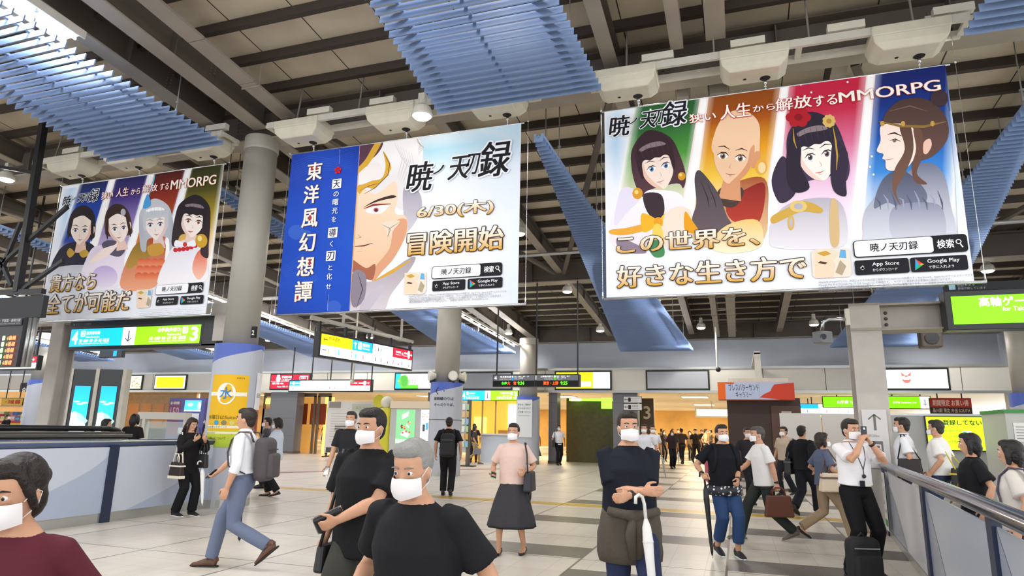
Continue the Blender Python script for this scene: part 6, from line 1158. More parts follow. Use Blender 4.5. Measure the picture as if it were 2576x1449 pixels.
A.poly([(510, 850), (560, 640), (640, 590), (760, 600), (780, 740), (740, 860)], '#e4d4e8', True, '#f6f0f8'); A.poly([(640, 590), (690, 560), (790, 590), (760, 660), (690, 650)], '#5a5468'); face(A, 742, 478, 98, -8, skin='#f9e9e0', shade='#eac8b8', hair='#35231f', hair2='#5a3c34', eye='#5a5a8a', look=-1, style='tied', mouth='#c84a4a'); A.oval(775, 385, 16, 22, '#b8b4bc'); A.poly([(560, 700), (640, 620), (720, 590), (740, 570), (735, 600), (690, 650), (620, 690)], '#f6e2d8'); A.oval(660, 790, 80, 70, '#c4a8dc', 0, '#f0e6f6')
A.poly([(760, 860), (820, 640), (900, 560), (1020, 560), (1040, 640), (980, 850)], '#b04a24', True, '#f0a880'); A.poly([(820, 640), (900, 560), (960, 640), (880, 700), (800, 740)], '#8a6a2c', True, '#b8923c'); face(A, 982, 452, 108, -4, skin='#f4e6e0', shade='#e0c8c4', hair='#c9cbd2', hair2='#aeb2bc', eye='#6a7a9a', look=1, style='long', mouth='#c46a62', brow='#8a8a92'); A.poly([(930, 600), (1010, 580), (1030, 640), (950, 660)], '#c8963a')
for r in range(3):
    for c in range(4): A.oval(890+42*c-8*r, 700+44*r, 25, 25, '#d4552e', 0, '#f0946a')
A.poly([(1000, 850), (1060, 650), (1130, 570), (1240, 560), (1290, 640), (1290, 820)], '#e4e2f0', True, '#faf6f6'); A.poly([(1240, 640), (1290, 620), (1300, 740), (1250, 810), (1210, 740)], '#e0583a', True, '#f8c8b0'); face(A, 1212, 432, 112, 8, skin='#f9ece4', shade='#ecd0c4', hair='#231c22', hair2='#3c2c30', eye='#c8742e', look=-1, style='long', mouth='#cc6a62')
for k in range(7): A.oval(1105+25*k, 632-6*k+abs(k-3)*-3, 14, 14, '#c8282a')
A.oval(1268, 565, 38, 44, '#d0a030'); A.oval(1258, 550, 14, 18, '#f4dc8a'); A.poly([(1165, 590), (1110, 560), (1100, 600)], '#f6f4fa'); A.poly([(1165, 590), (1220, 560), (1230, 600)], '#f6f4fa'); A.oval(1165, 588, 13, 15, '#c83a30'); A.poly([(940, 260), (980, 140), (960, 240)], '#6ac0e8'); A.poly([(900, 360), (930, 270), (950, 340)], '#4aa0e0')
whitetext(A, '狭い', 640, 308, 722, 252, '#b8302a'); whitetext(A, '人生', 733, 292, 818, 228, '#b8302a'); whitetext(A, 'から', 826, 278, 890, 232, '#b8302a'); whitetext(A, '解放', 897, 265, 1000, 205, '#c84a2a'); whitetext(A, 'する', 1008, 250, 1070, 200, '#c84a2a'); whitetext(A, 'MMORPG', 1075, 246, 1368, 150, '#c8741e')
logo(A, lambda x, y: (394+x*.53, 353-y*.56-.105*x*.53)); goldtext(A, '貴方なら', 312, 892, 620, 760); goldtext(A, '全てが可能だ', 290, 1030, 835, 870)
A.box(858, 990, 962, 868, '#efe2d2', .05, .018); icon(A, 858, 990, 962, 868); bottom_block(A, lambda x, y: (978+x*.474, 908-y*.66-.04*x*.474), 1.0)
A.mb.build('printed_artwork', BANPRINT, t, fix=False); A.tx.build('lettering', BANPRINT, t, fix=False)
# ---------------------------------------------------------------- middle banner
t, fr, W, H = banner('M', 'middle hanging banner with blue vertical lettering field and date 6/30')
A = Art(fr, 640, 280, 2.4986); A.clip = (0.0, 0.0, W, H)
A.grid([[(800, 195), (1100, 150), (1400, 110), (1680, 70)], [(800, 300), (1100, 250), (1400, 200), (1680, 180)], [(800, 420), (1100, 400), (1400, 360), (1680, 330)], [(800, 700), (1100, 690), (1400, 680), (1680, 660)], [(800, 1240), (1100, 1240), (1400, 1230), (1680, 1215)]],
    [['#eceef4', '#e2ecf4', '#cfe2ee', '#bcd8ea'], ['#eceef4', '#a8d4e6', '#b4d8ea', '#c8deec'], ['#eef0f6', '#e8eff6', '#e4edf5', '#e2ebf5'], ['#f0f1f7', '#eff1f7', '#f1f3f9', '#e6edf6'], ['#f2f2f7', '#f1f2f8', '#f2f4fa', '#dfe8f4']])
# portrait: half of a pale haired face with a gold headpiece
A.poly([(640, 200), (800, 190), (1010, 160), (1060, 260), (1030, 420), (960, 560), (930, 620), (800, 560), (660, 560)], '#f3f1f2', True, '#e6e2e4'); A.poly([(940, 480), (1030, 500), (1050, 620), (960, 760), (940, 680)], '#a9a2b2', True, '#cfcad4')
A.poly([(600, 480), (760, 520), (880, 440), (900, 540), (885, 640), (950, 660), (960, 760), (890, 900), (790, 1010), (740, 1060), (700, 1010), (600, 980)], '#f6dcc2', True, '#efc09a'); A.poly([(880, 700), (955, 680), (950, 780), (880, 920), (800, 1010), (740, 1080), (760, 980), (850, 860)], '#dca07c'); A.poly([(610, 930), (700, 985), (760, 960), (740, 1060), (660, 1030), (610, 1000)], '#a8654c')
A.poly([(600, 1040), (740, 1070), (980, 920), (1000, 960), (860, 1150), (800, 1260), (590, 1250)], '#a89ca6', True, '#d8d0d6'); A.poly([(630, 1000), (700, 1030), (690, 1180), (620, 1230), (600, 1100)], '#8c8290'); A.poly([(690, 1180), (790, 1090), (810, 1120), (720, 1250), (660, 1250)], '#c4bcc8'); A.line([(755, 1065), (860, 1010), (985, 935)], 20, '#d8a63c'); A.line([(650, 1010), (680, 1120), (640, 1240)], 6, '#4a3c44')
A.poly([(640, 220), (800, 190), (780, 260), (700, 330), (645, 370)], '#5a3a4a'); A.poly([(800, 195), (720, 330), (650, 400), (650, 360), (700, 300), (760, 200)], '#d8a838'); A.poly([(810, 250), (855, 330), (850, 380), (760, 480), (700, 480), (660, 520), (650, 470), (720, 440), (800, 420), (825, 340)], '#d9a93c'); A.line([(810, 255), (850, 330), (840, 400), (760, 480), (690, 520)], 6, '#8a5a20'); A.poly([(650, 400), (730, 330), (790, 330), (800, 400), (730, 440), (660, 460)], '#ece6e4'); A.line([(660, 500), (720, 470), (790, 450)], 6, '#a06a28')
A.poly([(685, 605), (760, 560), (860, 528), (890, 540), (800, 560), (740, 580)], '#3a2a28'); A.poly([(700, 620), (760, 595), (850, 590), (860, 580), (800, 640), (720, 640)], '#f4eeee'); A.oval(765, 620, 16, 14, '#b8505c'); A.oval(765, 622, 9, 9, '#5a1a28'); A.line([(690, 612), (750, 588), (860, 582)], 12, '#8a2e2a'); A.line([(640, 800), (670, 790), (650, 775)], 6, '#a05a40'); A.line([(630, 850), (690, 845), (745, 828)], 8, '#6a2e26'); A.line([(640, 880), (680, 878)], 6, '#c08060')
A.poly([(800, 710), (850, 690), (915, 690), (880, 740), (840, 790), (825, 740)], '#ead8c4'); A.line([(800, 712), (850, 735), (838, 790), (860, 730), (915, 695)], 4, '#8a5a40')
for k in range(7): A.line([(880+18*k, 200+10*k), (930+14*k, 300+20*k), (900+10*k, 420+12*k)], 3, '#c4bec4')
for k in range(5): A.line([(1020, 160+8*k), (1040+6*k, 210+4*k), (1030, 240+10*k)], 2.5, '#9a9298')
# blue field
e0, e1 = (212, 255), (668, 200); f0, f1 = (120, 1285), (600, 1258)
rows = []; cs = []
for r in range(6):
    f = r/5; L = (e0[0]+(f0[0]-e0[0])*f, e0[1]+(f0[1]-e0[1])*f); R = (e1[0]+(f1[0]-e1[0])*f, e1[1]+(f1[1]-e1[1])*f); rows.append([(L[0]+(R[0]-L[0])*g, L[1]+(R[1]-L[1])*g) for g in (0, .5, 1)]); cs.append([['#1a3a9e', '#1c47b6', '#163a9c'], ['#1b42ac', '#1a46b4', '#1a48ba'], ['#1c4cba', '#1a4cbc', '#1a50c4'], ['#1a48b4', '#1a4cbe', '#1c54c8'], ['#1c4cba', '#1c52c4', '#1a4ec0'], ['#183e9e', '#1a48b4', '#1a4ab8']][r])
A.grid(rows, cs)
for k in range(8): A.line([(225, 330+16*k), (350, 280+14*k), (480, 300+10*k), (640, 250+14*k)], 3, '#2f5cc8')
for k in range(7): A.line([(165+4*k, 1000+6*k), (300, 900+22*k), (400-10*k, 1050+10*k), (250, 1180+6*k)], 3, '#3a66cc')
for x, y, r in ((265, 760, 52), (320, 780, 40), (500, 1230, 46)): A.oval(x, y, r, r*.9, '#3560c4')
A.line([(664, 205), (634, 700), (598, 1258)], 8, '#e0b070')
V = [('東', 330, 440, 435, 318), ('洋', 310, 585, 415, 462), ('風', 298, 735, 408, 610), ('幻', 282, 885, 392, 760), ('想', 268, 1040, 385, 912), ('譚', 252, 1200, 372, 1065)]
for s_, x0, y0, x1, y1 in V: A.text(s_, x0, y0, x1, y1, '#fbf6ee', bold=.012, serif=.018, out=[('#c89a58', .02)])
for x0, y0, x1, y1 in ((358, 376, 372, 352), (388, 374, 402, 350), (345, 690, 362, 655), (345, 970, 360, 930), (268, 1185, 282, 1160)): A.box(x0, y0, x1, y1, '#b8302a', .008, .026)
for k in range(5): a = A.uv(528, 372); disc(A.tx, A.fr, a[0]+.045*math.cos(PI/2+k*2*PI/5), a[1]+.045*math.sin(PI/2+k*2*PI/5), .034, .034, '#d4182c', .021, 12)
disc(A.tx, A.fr, a[0], a[1], .018, .018, '#1a46b4', .023, 10)
for s_, x0, y0, x1, y1, bx in (('天', 498, 484, 544, 432, 1), ('の', 500, 540, 536, 505, 0), ('曙', 494, 595, 534, 552, 0), ('光', 490, 648, 530, 604, 0), ('を', 488, 700, 520, 662, 0), ('導', 472, 792, 520, 738, 1), ('く', 478, 855, 500, 815, 0), ('刃', 460, 938, 508, 884, 1), ('と', 468, 1000, 496, 968, 0), ('化', 456, 1060, 494, 1018, 0), ('せ', 452, 1120, 488, 1085, 0)):
    if bx: A.box(x0-8, y0+6, x1+8, y1-8, '#f6f4f0', .005, .019)
    A.text(s_, x0, y0, x1, y1, '#23305a' if bx else '#f8f4ee', bold=.0, serif=.01)
A.line([(537, 240), (534, 330)], 4, '#d8d0c0'); A.line([(466, 1150), (460, 1255)], 4, '#d8d0c0')
logo(A, lambda x, y: (952+x*1.47, 515-y*1.5-.135*x*1.47))
goldtext(A, '6/30(木)', 1022, 690, 1508, 548); goldtext(A, '冒険開始', 958, 912, 1572, 715)
A.box(940, 1155, 1085, 1010, '#efe2d2', .05, .018); icon(A, 940, 1155, 1085, 1010); bottom_block(A, lambda x, y: (1114+x*.69, 1058-y*.76-.06*x*.69), 1.0)
A.mb.build('printed_artwork', BANPRINT, t, fix=False); A.tx.build('lettering', BANPRINT, t, fix=False)
# ================================================================ people
SKIN = '#cb9a7c'
def voxel(mb, name, vs, mats, parent, smooth=2, matfn=None, o=None):
    me0 = mb.mesh('tmp', Vector((0,0,0))); ob = bpy.data.objects.new('tmp', me0); COL.objects.link(ob)
    bm = bmesh.new(); bm.from_mesh(me0); bmesh.ops.recalc_face_normals(bm, faces=bm.faces); bm.to_mesh(me0); bm.free()
    m1 = ob.modifiers.new('r', 'REMESH'); m1.mode = 'VOXEL'; m1.voxel_size = vs; m1.use_smooth_shade = True
    if smooth: m2 = ob.modifiers.new('s', 'SMOOTH'); m2.factor = .5; m2.iterations = smooth
    bpy.context.view_layer.update()
    me = bpy.data.meshes.new_from_object(ob.evaluated_get(bpy.context.evaluated_depsgraph_get()))
    COL.objects.unlink(ob); bpy.data.objects.remove(ob); bpy.data.meshes.remove(me0)
    me.materials.clear()
    for m in (mats if isinstance(mats, (list, tuple)) else [mats]): me.materials.append(m)
    me.name = name; ob = bpy.data.objects.new(name, me); COL.objects.link(ob); ob.parent = parent
    if matfn: me.polygons.foreach_set('material_index', [matfn(p.center) for p in me.polygons])
    me.polygons.foreach_set('use_smooth', [True]*len(me.polygons)); ORG[ob.name] = ORG[parent.name]
    return ob
def ik(a, t, l1, l2, pole):
    a, t, pole = Vector(a), Vector(t), Vector(pole); d = t-a; L = d.length; m_ = (l1+l2)*.998
    if L > m_: d = d*(m_/L); t = a+d; L = m_
    if L < abs(l1-l2)+.01: L = abs(l1-l2)+.01
    n = d.normalized(); x = (l1*l1-l2*l2+L*L)/(2*L); h = math.sqrt(max(l1*l1-x*x, 0)); p = pole-n*pole.dot(n)
    p = p.normalized() if p.length > 1e-6 else Vector((0,1,0)); return a+n*x+p*h, t
def cloth_mat(c, rough=.8): return mat('cloth_'+c.strip('#'), c, rough, bump=.55, nscale=9.0, spec=.2)
def skin_mat(c): return mat('skin_'+c.strip('#'), c, .5, spec=.35, noise=.06, nscale=20)
def hair_mat(c): return mat('hair_'+c.strip('#'), c, .45, bump=.5, nscale=60, spec=.4)
def person(X, Y, face_deg, h, label, top='#1c1c20', sleeve='short', bottom='trousers', bcol='#202226', shoes='#1a1a1c', sole=None, hair='short', hcol='#1c1714', mask=True, mcol='#ece9ea', skin=SKIN,
           feet=((.09, .02, 0), (-.09, -.02, 0)), hands=None, lean=0.0, twist=0.0, head=(0, 0), female=False, hem=None, hipz=None, near=False, extras=None, fat=1.0, loose=0.0, cuff=None, collar=False, curl=(.5, .5), group=None, neckband=None, palm=(None, None), poles=((.5, -1, -.2), (-.5, -1, -.2)), zoff=0.0, bare_leg=False, sleeve_roll=None, jacket=None):
    """local frame: +y forward, +x the person's right hand side; lengths for 1.70 m scaled by h"""
    s = h/1.70; t = thing('person', (X, Y, zoff), label, 'person', group)
    t.rotation_euler = (0, 0, math.radians(face_deg)-PI/2)
    ORG[t.name] = Vector((0,0,0))
    V = lambda x, y, z: Vector((x*s, y*s, z*s))
    fw = .92 if female else 1.0
    # feet -> legs (index 0 = right, 1 = left); foot = (x, y, heel lift)
    ank = [Vector((f[0]*s, f[1]*s-.03*s, (.085+f[2])*s)) for f in feet]
    mid = (ank[0]+ank[1])/2
    hz = (hipz or .90)*s
    pel = Vector((mid.x*.5, mid.y*.35, hz)); hips = [pel+V(.088*fw, 0, -.02), pel+V(-.088*fw, 0, -.02)]
    for i in (0, 1):
        reach = (hips[i]-ank[i]).length
        if reach > .84*s: pel.z -= (reach-.84*s)*.8; hips = [pel+V(.088*fw, 0, -.02), pel+V(-.088*fw, 0, -.02)]
    knees = []
    for i in (0, 1): k, a = ik(hips[i], ank[i], .425*s, .43*s, (0.03*(1-2*i), 1, .1)); knees.append(k); ank[i] = a
    tw = math.radians(twist); R = Matrix.Rotation(math.radians(-lean), 3, 'X'); RT = Matrix.Rotation(tw, 3, 'Z')
    def T(x, y, z): return pel + R @ (RT @ V(x, y, z))            # torso-space point above the pelvis
    shw = (.160 if female else .182)*(.5+.5*fat)
    sh = [T(shw, -.01, .452), T(-shw, -.01, .452)]; neck = T(0, -.005, .53); hd = neck + R @ V(0, .015, .115)
    hp, hy_ = math.radians(head[0]), math.radians(head[1]); HR = Matrix.Rotation(tw+hy_, 3, 'Z') @ Matrix.Rotation(math.radians(-lean*.4)-hp, 3, 'X')
    def Hh(x, y, z): return hd + HR @ V(x, y, z)       # head space, z=0 at ear height
    hands = hands or ((.27, .08, -.02), (-.27, -.04, -.02))       # wrists relative to pelvis (person frame)
    elb, wri = [], []
    for i in (0, 1):
        w_ = Vector((hands[i][0]*s, hands[i][1]*s, hands[i][2]*s)) + pel; e, w_ = ik(sh[i], w_, .285*s, .245*s, Vector(poles[i])); elb.append(e); wri.append(w_)
    sm = skin_mat(skin); tv = .0075 if near else .011
    b = MB(); f = fat
    # torso and neck
    b.tube([T(0,0,-.07), T(0,0,0), T(0,.005,.1), T(0,.005,.2), T(0,0,.34), T(0,-.005,.44), T(0,-.005,.5), T(0,0,.54)], [(a*s, c*s) for a, c in ((.10*f,.085*f),(.15*fw*f,.10*f),(.138*fw*f,.095*f),(.13*fw*f,.092*f),(.152*fw*f,.098*f),(.15*fw,.085),(.09,.065),(.055,.055))], 18, ref=RT @ Vector((1,0,0)))
    b.tube([T(0,-.002,.48), neck, hd+HR @ V(0,-.01,-.02)], [.056*s*fw, .05*s*fw, .052*s*fw], 14)
    # head
    prof = ((-.108,.026,.030,.050),(-.098,.040,.046,.040),(-.075,.052,.066,.022),(-.04,.061,.083,.008),(0,.068,.092,0),(.04,.071,.094,-.004),(.075,.066,.086,-.008),(.10,.05,.066,-.012),(.117,.024,.034,-.014))
    b.tube([Hh(0,cy_,z) for z,rx,ry,cy_ in prof], [(rx*s, ry*s) for z,rx,ry,cy_ in prof], 18, ref=HR @ Vector((1,0,0)))
    b.ball(Hh(0,.095,-.032), (.013*s,.017*s,.014*s), 10, 6, ax=[HR @ Vector(v) for v in ((1,0,0),(0,1,0),(0,0,1))]); b.tube([Hh(0,.084,.012), Hh(0,.098,-.028)], [.009*s, .012*s], 8); b.ball(Hh(0,.083,-.066), (.022*s,.012*s,.009*s), 10, 6, ax=[HR @ Vector(v) for v in ((1,0,0),(0,1,0),(0,0,1))])
    for sg in (-1, 1): b.ball(Hh(sg*.032,.078,.0175), (.018*s,.011*s,.0075*s), 10, 6, ax=[HR @ Vector(v) for v in ((1,0,0),(0,1,0),(0,0,1))]); b.ball(Hh(sg*.032,.077,-.008), (.017*s,.0095*s,.0065*s), 10, 6, ax=[HR @ Vector(v) for v in ((1,0,0),(0,1,0),(0,0,1))])
    for sg in (-1, 1): b.ball(Hh(sg*.073,-.008,-.012), (.010*s,.020*s,.032*s), 8, 6, ax=[HR @ Vector(v) for v in ((1,0,0),(0,1,0),(0,0,1))])
    # arms, hands
    tips = []
    for i in (0, 1):
        sg = 1-2*i; b.tube([sh[i]+R @ V(-sg*.05,0,.0), sh[i], sh[i]+(elb[i]-sh[i])*.5, elb[i], elb[i]+(wri[i]-elb[i])*.3, elb[i]+(wri[i]-elb[i])*.75, wri[i]], [r_*s*(.9 if female else 1)*(.6+.4*f) for r_ in (.05,.052,.044,.038,.041,.031,.026)], 12)
        d = (wri[i]-elb[i]).normalized(); pn = palm[i]; pn = Vector(pn) if pn else Vector((-sg, .15, 0)); pn = (pn-d*pn.dot(d)).normalized(); sd = d.cross(pn).normalized()*sg      # sd: towards the thumb for that hand
        if sd.dot(Vector((0,1,0))) < 0 and palm[i] is None: sd = -sd
        k = .93 if female else 1.0; pc = wri[i]+d*.045*s*k
        b.tube([wri[i]-d*.01*s, wri[i]+d*.03*s*k, wri[i]+d*.075*s*k, wri[i]+d*.09*s*k], [(.024*s,.02*s),(.036*s*k,.016*s),(.041*s*k,.014*s),(.037*s*k,.011*s)], 12, ref=sd)
        cu = curl[i]; 
        for j, (off, ln) in enumerate(((.029,.074),(.010,.084),(-.010,.078),(-.028,.06))):
            p = wri[i]+d*.082*s*k+sd*off*s*k; dirn = d.copy(); pts = [p]; a_ = 0
            for q, fr_ in enumerate((.45,.32,.23)):
                a_ += cu*(.75, 1.0, .7)[q]*(1+.06*j); dirn = d*math.cos(a_)+pn*math.sin(a_); p = p+(dirn+sd*off*.8)*ln*fr_*s*k; pts.append(p)
            b.tube(pts, [.0098*s, .0095*s, .0088*s, .0075*s], 8)
        th0 = wri[i]+d*.022*s+sd*.024*s; th1 = th0+(d*.5+sd*.75+pn*.25)*.04*s; th2 = th1+(d*.8+sd*(.3-.3*cu)+pn*(.2+.6*cu))*.034*s; th3 = th2+(d*.85+pn*(.2+.8*cu)-sd*.2*cu)*.026*s
        b.tube([th0, th1, th2, th3], [.014*s, .012*s, .0108*s, .0088*s], 8); tips.append((pc, d, pn, sd))
    # legs and feet
    for i in (0, 1):
        lf = .92 if female else 1.0
        b.tube([hips[i]+V(0,0,.05), hips[i], hips[i]+(knees[i]-hips[i])*.5, knees[i], knees[i]+(ank[i]-knees[i])*.3, knees[i]+(ank[i]-knees[i])*.75, ank[i]], [r_*s*lf*(.5+.5*f) for r_ in (.085,.088,.072,.055,.056,.040,.036)], 14)
    ft = []
    for i in (0, 1):
        pit = -math.atan2(feet[i][2], .2) if feet[i][2] > 0 else 0; rl = Matrix.Rotation(pit, 3, 'X') @ Matrix.Rotation(0, 3, 'Z'); ft.append(rl)
        def F(x, y, z, i=i, rl=rl): return ank[i] + rl @ V(x, y, z)
        b.tube([F(0,-.045,-.045), F(0,0,-.04), F(0,.07,-.05), F(0,.14,-.06), F(0,.185,-.066)], [(.028*s,.03*s),(.032*s,.04*s),(.036*s,.03*s),(.038*s,.018*s),(.024*s,.012*s)], 12, ref=(1,0,0))
    bare = voxel(b, 'body', tv, sm, t, 3)
    # eyes and brows
    for sg in (-1, 1):
        b = MB(); b.ball(Hh(sg*.031,.0785,.005), .0108*s, 10, 8, 0); b.ball(Hh(sg*.031,.0862,.005), (.0066*s,.0040*s,.0066*s), 8, 6, 1, ax=[HR @ Vector(v) for v in ((1,0,0),(0,1,0),(0,0,1))]); b.build('eye', [mat('eye_white', '#e8e4e0', .3), mat('iris_dark', '#2a1d16', .2)], t, smooth=True)
        b = MB().tube([Hh(sg*.014,.0925,.026), Hh(sg*.033,.0905,.031), Hh(sg*.052,.079,.026)], [.003*s,.0036*s,.002*s], 6); b.build('eyebrow', hair_mat(hcol), t, smooth=True)
    # mask
    if mask:
        b = MB(); nx, nz = 10, 6; vs = []
        for kk in (0, 1):
            for j in range(nz+1):
                for i in range(nx+1):
                    a_ = math.radians(-68+136*i/nx); z = -.102+.092*j/nz; bul = .016*math.sin(PI*j/nz)*math.cos(a_*1.25)+.004*kk; wz = 1-.25*abs(math.sin(a_)); vs.append(Hh((.068+bul)*math.sin(a_), .012+(.09+bul+.004)*math.cos(a_), -.05+(z+.05)*wz))
        m_ = (nx+1)*(nz+1); fs = []
        for j in range(nz):
            for i in range(nx): q = j*(nx+1)+i; fs += [(q, q+nx+1, q+nx+2, q+1), (m_+q, m_+q+1, m_+q+nx+2, m_+q+nx+1)]
        b.add(vs, fs)
        for sg in (-1, 1): b.tube([Hh(sg*.066,.04,-.02), Hh(sg*.076,-.002,.012), Hh(sg*.079,-.026,-.005), Hh(sg*.074,-.01,-.05), Hh(sg*.062,.045,-.075)], .0018*s, 5)
        b.build('face_mask', mat('mask_'+mcol.strip('#'), mcol, .8), t, smooth=True)
    # hair
    hm = hair_mat(hcol); AX = [HR @ Vector(v) for v in ((1,0,0),(0,1,0),(0,0,1))]
    if hair != 'none':
        b = MB(); b.ball(Hh(0,-.026,.036), (.084*s,.094*s,.094*s), 18, 12, ax=AX)
        b.ball(Hh(0,.03,.085), (.066*s,.062*s,.042*s), 14, 8, ax=AX)
        if hair in ('short', 'buzz'): b.ball(Hh(0,-.055,-.02), (.066*s,.05*s,.07*s), 14, 8, ax=AX)
        if hair in ('bob', 'long', 'bun', 'tied'):
            for sg in (-1, 1): b.tube([Hh(sg*.06,.045,.07), Hh(sg*.076,.025,.01), Hh(sg*.074,.0,-.06)], [.016*s,.016*s,.014*s], 8)
            b.ball(Hh(0,-.05,-.03), (.074*s,.06*s,.09*s), 14, 8, ax=AX)
        if hair == 'bob':
            for sg in (-1, 1): b.tube([Hh(sg*.07,.01,.05), Hh(sg*.084,.0,-.03), Hh(sg*.078,.005,-.11)], [.024*s,.03*s,.02*s], 10)
            b.tube([Hh(0,-.07,.05), Hh(0,-.088,-.04), Hh(0,-.07,-.13)], [(.07*s,.03*s),(.08*s,.035*s),(.07*s,.02*s)], 12, ref=AX[0])
        if hair == 'long': b.tube([Hh(0,-.06,.05), Hh(0,-.09,-.05), Hh(0,-.1,-.16), Hh(0,-.105,-.30)], [(.075*s,.03*s),(.085*s,.035*s),(.09*s,.03*s),(.06*s,.02*s)], 12, ref=AX[0]); [b.tube([Hh(sg*.07,.02,.04), Hh(sg*.083,.02,-.06), Hh(sg*.08,.03,-.2)], [.02*s,.022*s,.014*s], 8) for sg in (-1, 1)]
        if hair == 'bun': b.ball(Hh(0,-.118,.02), .040*s, 12, 8)
        if hair == 'tied': b.tube([Hh(0,-.1,.02), Hh(0,-.14,-.03), Hh(0,-.13,-.15)], [.025*s,.032*s,.012*s], 10)
        def keep(p): return True
        hob = voxel(b, 'hair', .008 if near else .011, hm, t, 2)
    # shirt: torso shell plus sleeves
    tm = cloth_mat(top); g = .016+loose; hemz = -.06 if hem is None else hem; b = MB()
    lo = [(T(0,0,hemz), (.162*fw*f+g, .115*f+g))]
    if hemz < -.03: lo.append((T(0,0,0), (.158*fw*f+g, .108*f+g)))
    prof = lo+[(T(0,.005,.1), (.146*fw*f+g+loose*.5, .102*f+g)), (T(0,.008,.2), (.143*fw*f+g+loose*.5, .10*f+g)), (T(0,.006,.33), (.160*fw*f+g, .106*f+g)), (T(0,-.004,.43), (.158*fw+g*.6, .088+g*.8)), (T(0,-.006,.475), (.118+g*.3, .074+g*.4)), (T(0,-.006,.505), (.078+g*.2, .064)), (T(0,-.006,.53), (.06, .057))]
    b.tube([p for p, r_ in prof], [(r_[0]*s, r_[1]*s) for p, r_ in prof], 24, ref=RT @ Vector((1,0,0)))
    for i in (0, 1):
        sg = 1-2*i; q = [sh[i]+R @ V(-sg*.06,0,.008), sh[i]+R @ V(0,0,-.004)]; rr = [.05, .058]
        if sleeve == 'short': q += [sh[i]+(elb[i]-sh[i])*.45, sh[i]+(elb[i]-sh[i])*.78]; rr += [.056+loose*.6, .060+loose*1.1]
        elif sleeve == 'rolled': q += [sh[i]+(elb[i]-sh[i])*.5, elb[i], elb[i]+(wri[i]-elb[i])*.22, elb[i]+(wri[i]-elb[i])*.34]; rr += [.058, .054, .054, .058]
        elif sleeve == 'long': q += [sh[i]+(elb[i]-sh[i])*.5, elb[i], elb[i]+(wri[i]-elb[i])*.5, elb[i]+(wri[i]-elb[i])*.95]; rr += [.058+loose, .053+loose, .046+loose, .038+loose]
        else: q += [sh[i]+(elb[i]-sh[i])*.2]; rr += [.062]
        b.tube(q, [r_*s*(.92 if female else 1)*(.6+.4*f) for r_ in rr], 14)
    voxel(b, 'shirt', .0095 if near else .013, tm, t, 7)
    if collar:
        b = MB(); n_ = 14; vs = []
        for j, (rz, rad) in enumerate(((.515, .066), (.55, .062), (.52, .088))):
            for i in range(n_+1): a_ = math.radians(-70+320*i/n_)+PI*.0; vs.append(T(rad*math.sin(a_-math.radians(90)), -.004+rad*.95*math.cos(a_-math.radians(90)), rz))
        b.add(vs, [(j*(n_+1)+i, j*(n_+1)+i+1, (j+1)*(n_+1)+i+1, (j+1)*(n_+1)+i) for j in (0, 1) for i in range(n_)]); b.build('collar', tm, t, smooth=True)
    # bottom garment
    bm_ = cloth_mat(bcol)
    if bottom in ('trousers', 'cropped', 'shorts'):
        b = MB(); b.tube([T(0,0,.10), T(0,0,.0), pel+V(0,0,-.07), pel+V(0,.0,-.11)], [(a*s, c*s) for a, c in ((.150*fw*f+.008,.106*f+.008),(.168*fw*f+.006,.122*f+.006),(.160*fw*f,.115*f),(.10*f,.08*f))], 20, ref=(1,0,0))
        for i in (0, 1):
            e = {'trousers': .99, 'cropped': .74, 'shorts': .1}[bottom]; q = [hips[i]+V(0,0,.04), hips[i], hips[i]+(knees[i]-hips[i])*.5, knees[i], knees[i]+(ank[i]-knees[i])*(e*.5), knees[i]+(ank[i]-knees[i])*e]; rr = [.098+.1*loose, .102, .085+loose*.6, .069+loose*.6, .063+loose*.7, .054+loose]
            b.tube(q, [r_*s*(.94 if female else 1)*(.5+.5*f) for r_ in rr], 16)
        voxel(b, 'trousers', .0105 if near else .014, bm_, t, 5)
        if cuff:
            for i in (0, 1): p0 = knees[i]+(ank[i]-knees[i])*.66; p1 = knees[i]+(ank[i]-knees[i])*.76; b = MB().tube([p0, p1], [.070*s, .068*s], 16); b.build('trouser_cuff', cloth_mat(cuff), t, smooth=True)
    elif bottom == 'skirt':
        b = MB(); zb = .33*s; mz = Vector((mid.x, mid.y*.6, zb)); n_ = 40; vs = []; ringp = [(T(0,0,.08), .135*fw, .105), (T(0,0,-.02), .18*fw, .15), (pel+(mz-pel)*.45+V(0,.03,0), .25, .25), (mz+V(0,.02,0), .33, .31)]
        for j, (c, rx, ry) in enumerate(ringp):
            for i in range(n_): a_ = 2*PI*i/n_; fl = 1+.05*j/3*math.cos(a_*9); vs.append(c+V(rx*math.cos(a_)*fl, ry*math.sin(a_)*fl, 0))
        b.add(vs, [(j*n_+i, j*n_+(i+1) % n_, (j+1)*n_+(i+1) % n_, (j+1)*n_+i) for j in range(3) for i in range(n_)]+[tuple(range(n_))]); o = b.build('skirt', bm_, t, smooth=True); md = o.modifiers.new('thick', 'SOLIDIFY'); md.thickness = .006; md2 = o.modifiers.new('soft', 'SUBSURF'); md2.levels = md2.render_levels = 1
    if bottom in ('trousers', 'cropped') and hem is not None and hem > .03:
        b = MB().tube([T(0,0,.075), T(0,0,.105)], [(.158*fw*f*s+.012, .114*f*s+.012)]*2, 24, ref=(1,0,0)); b.build('belt', mat('belt_black', '#15151a', .35), t); b = MB().obox(T(0,.114*f+.014,.09), (R @ Vector((1,0,0)), R @ Vector((0,1,0)), R @ Vector((0,0,1))), (.022*s,.006*s,.017*s)); b.build('belt_buckle', chrome, t)
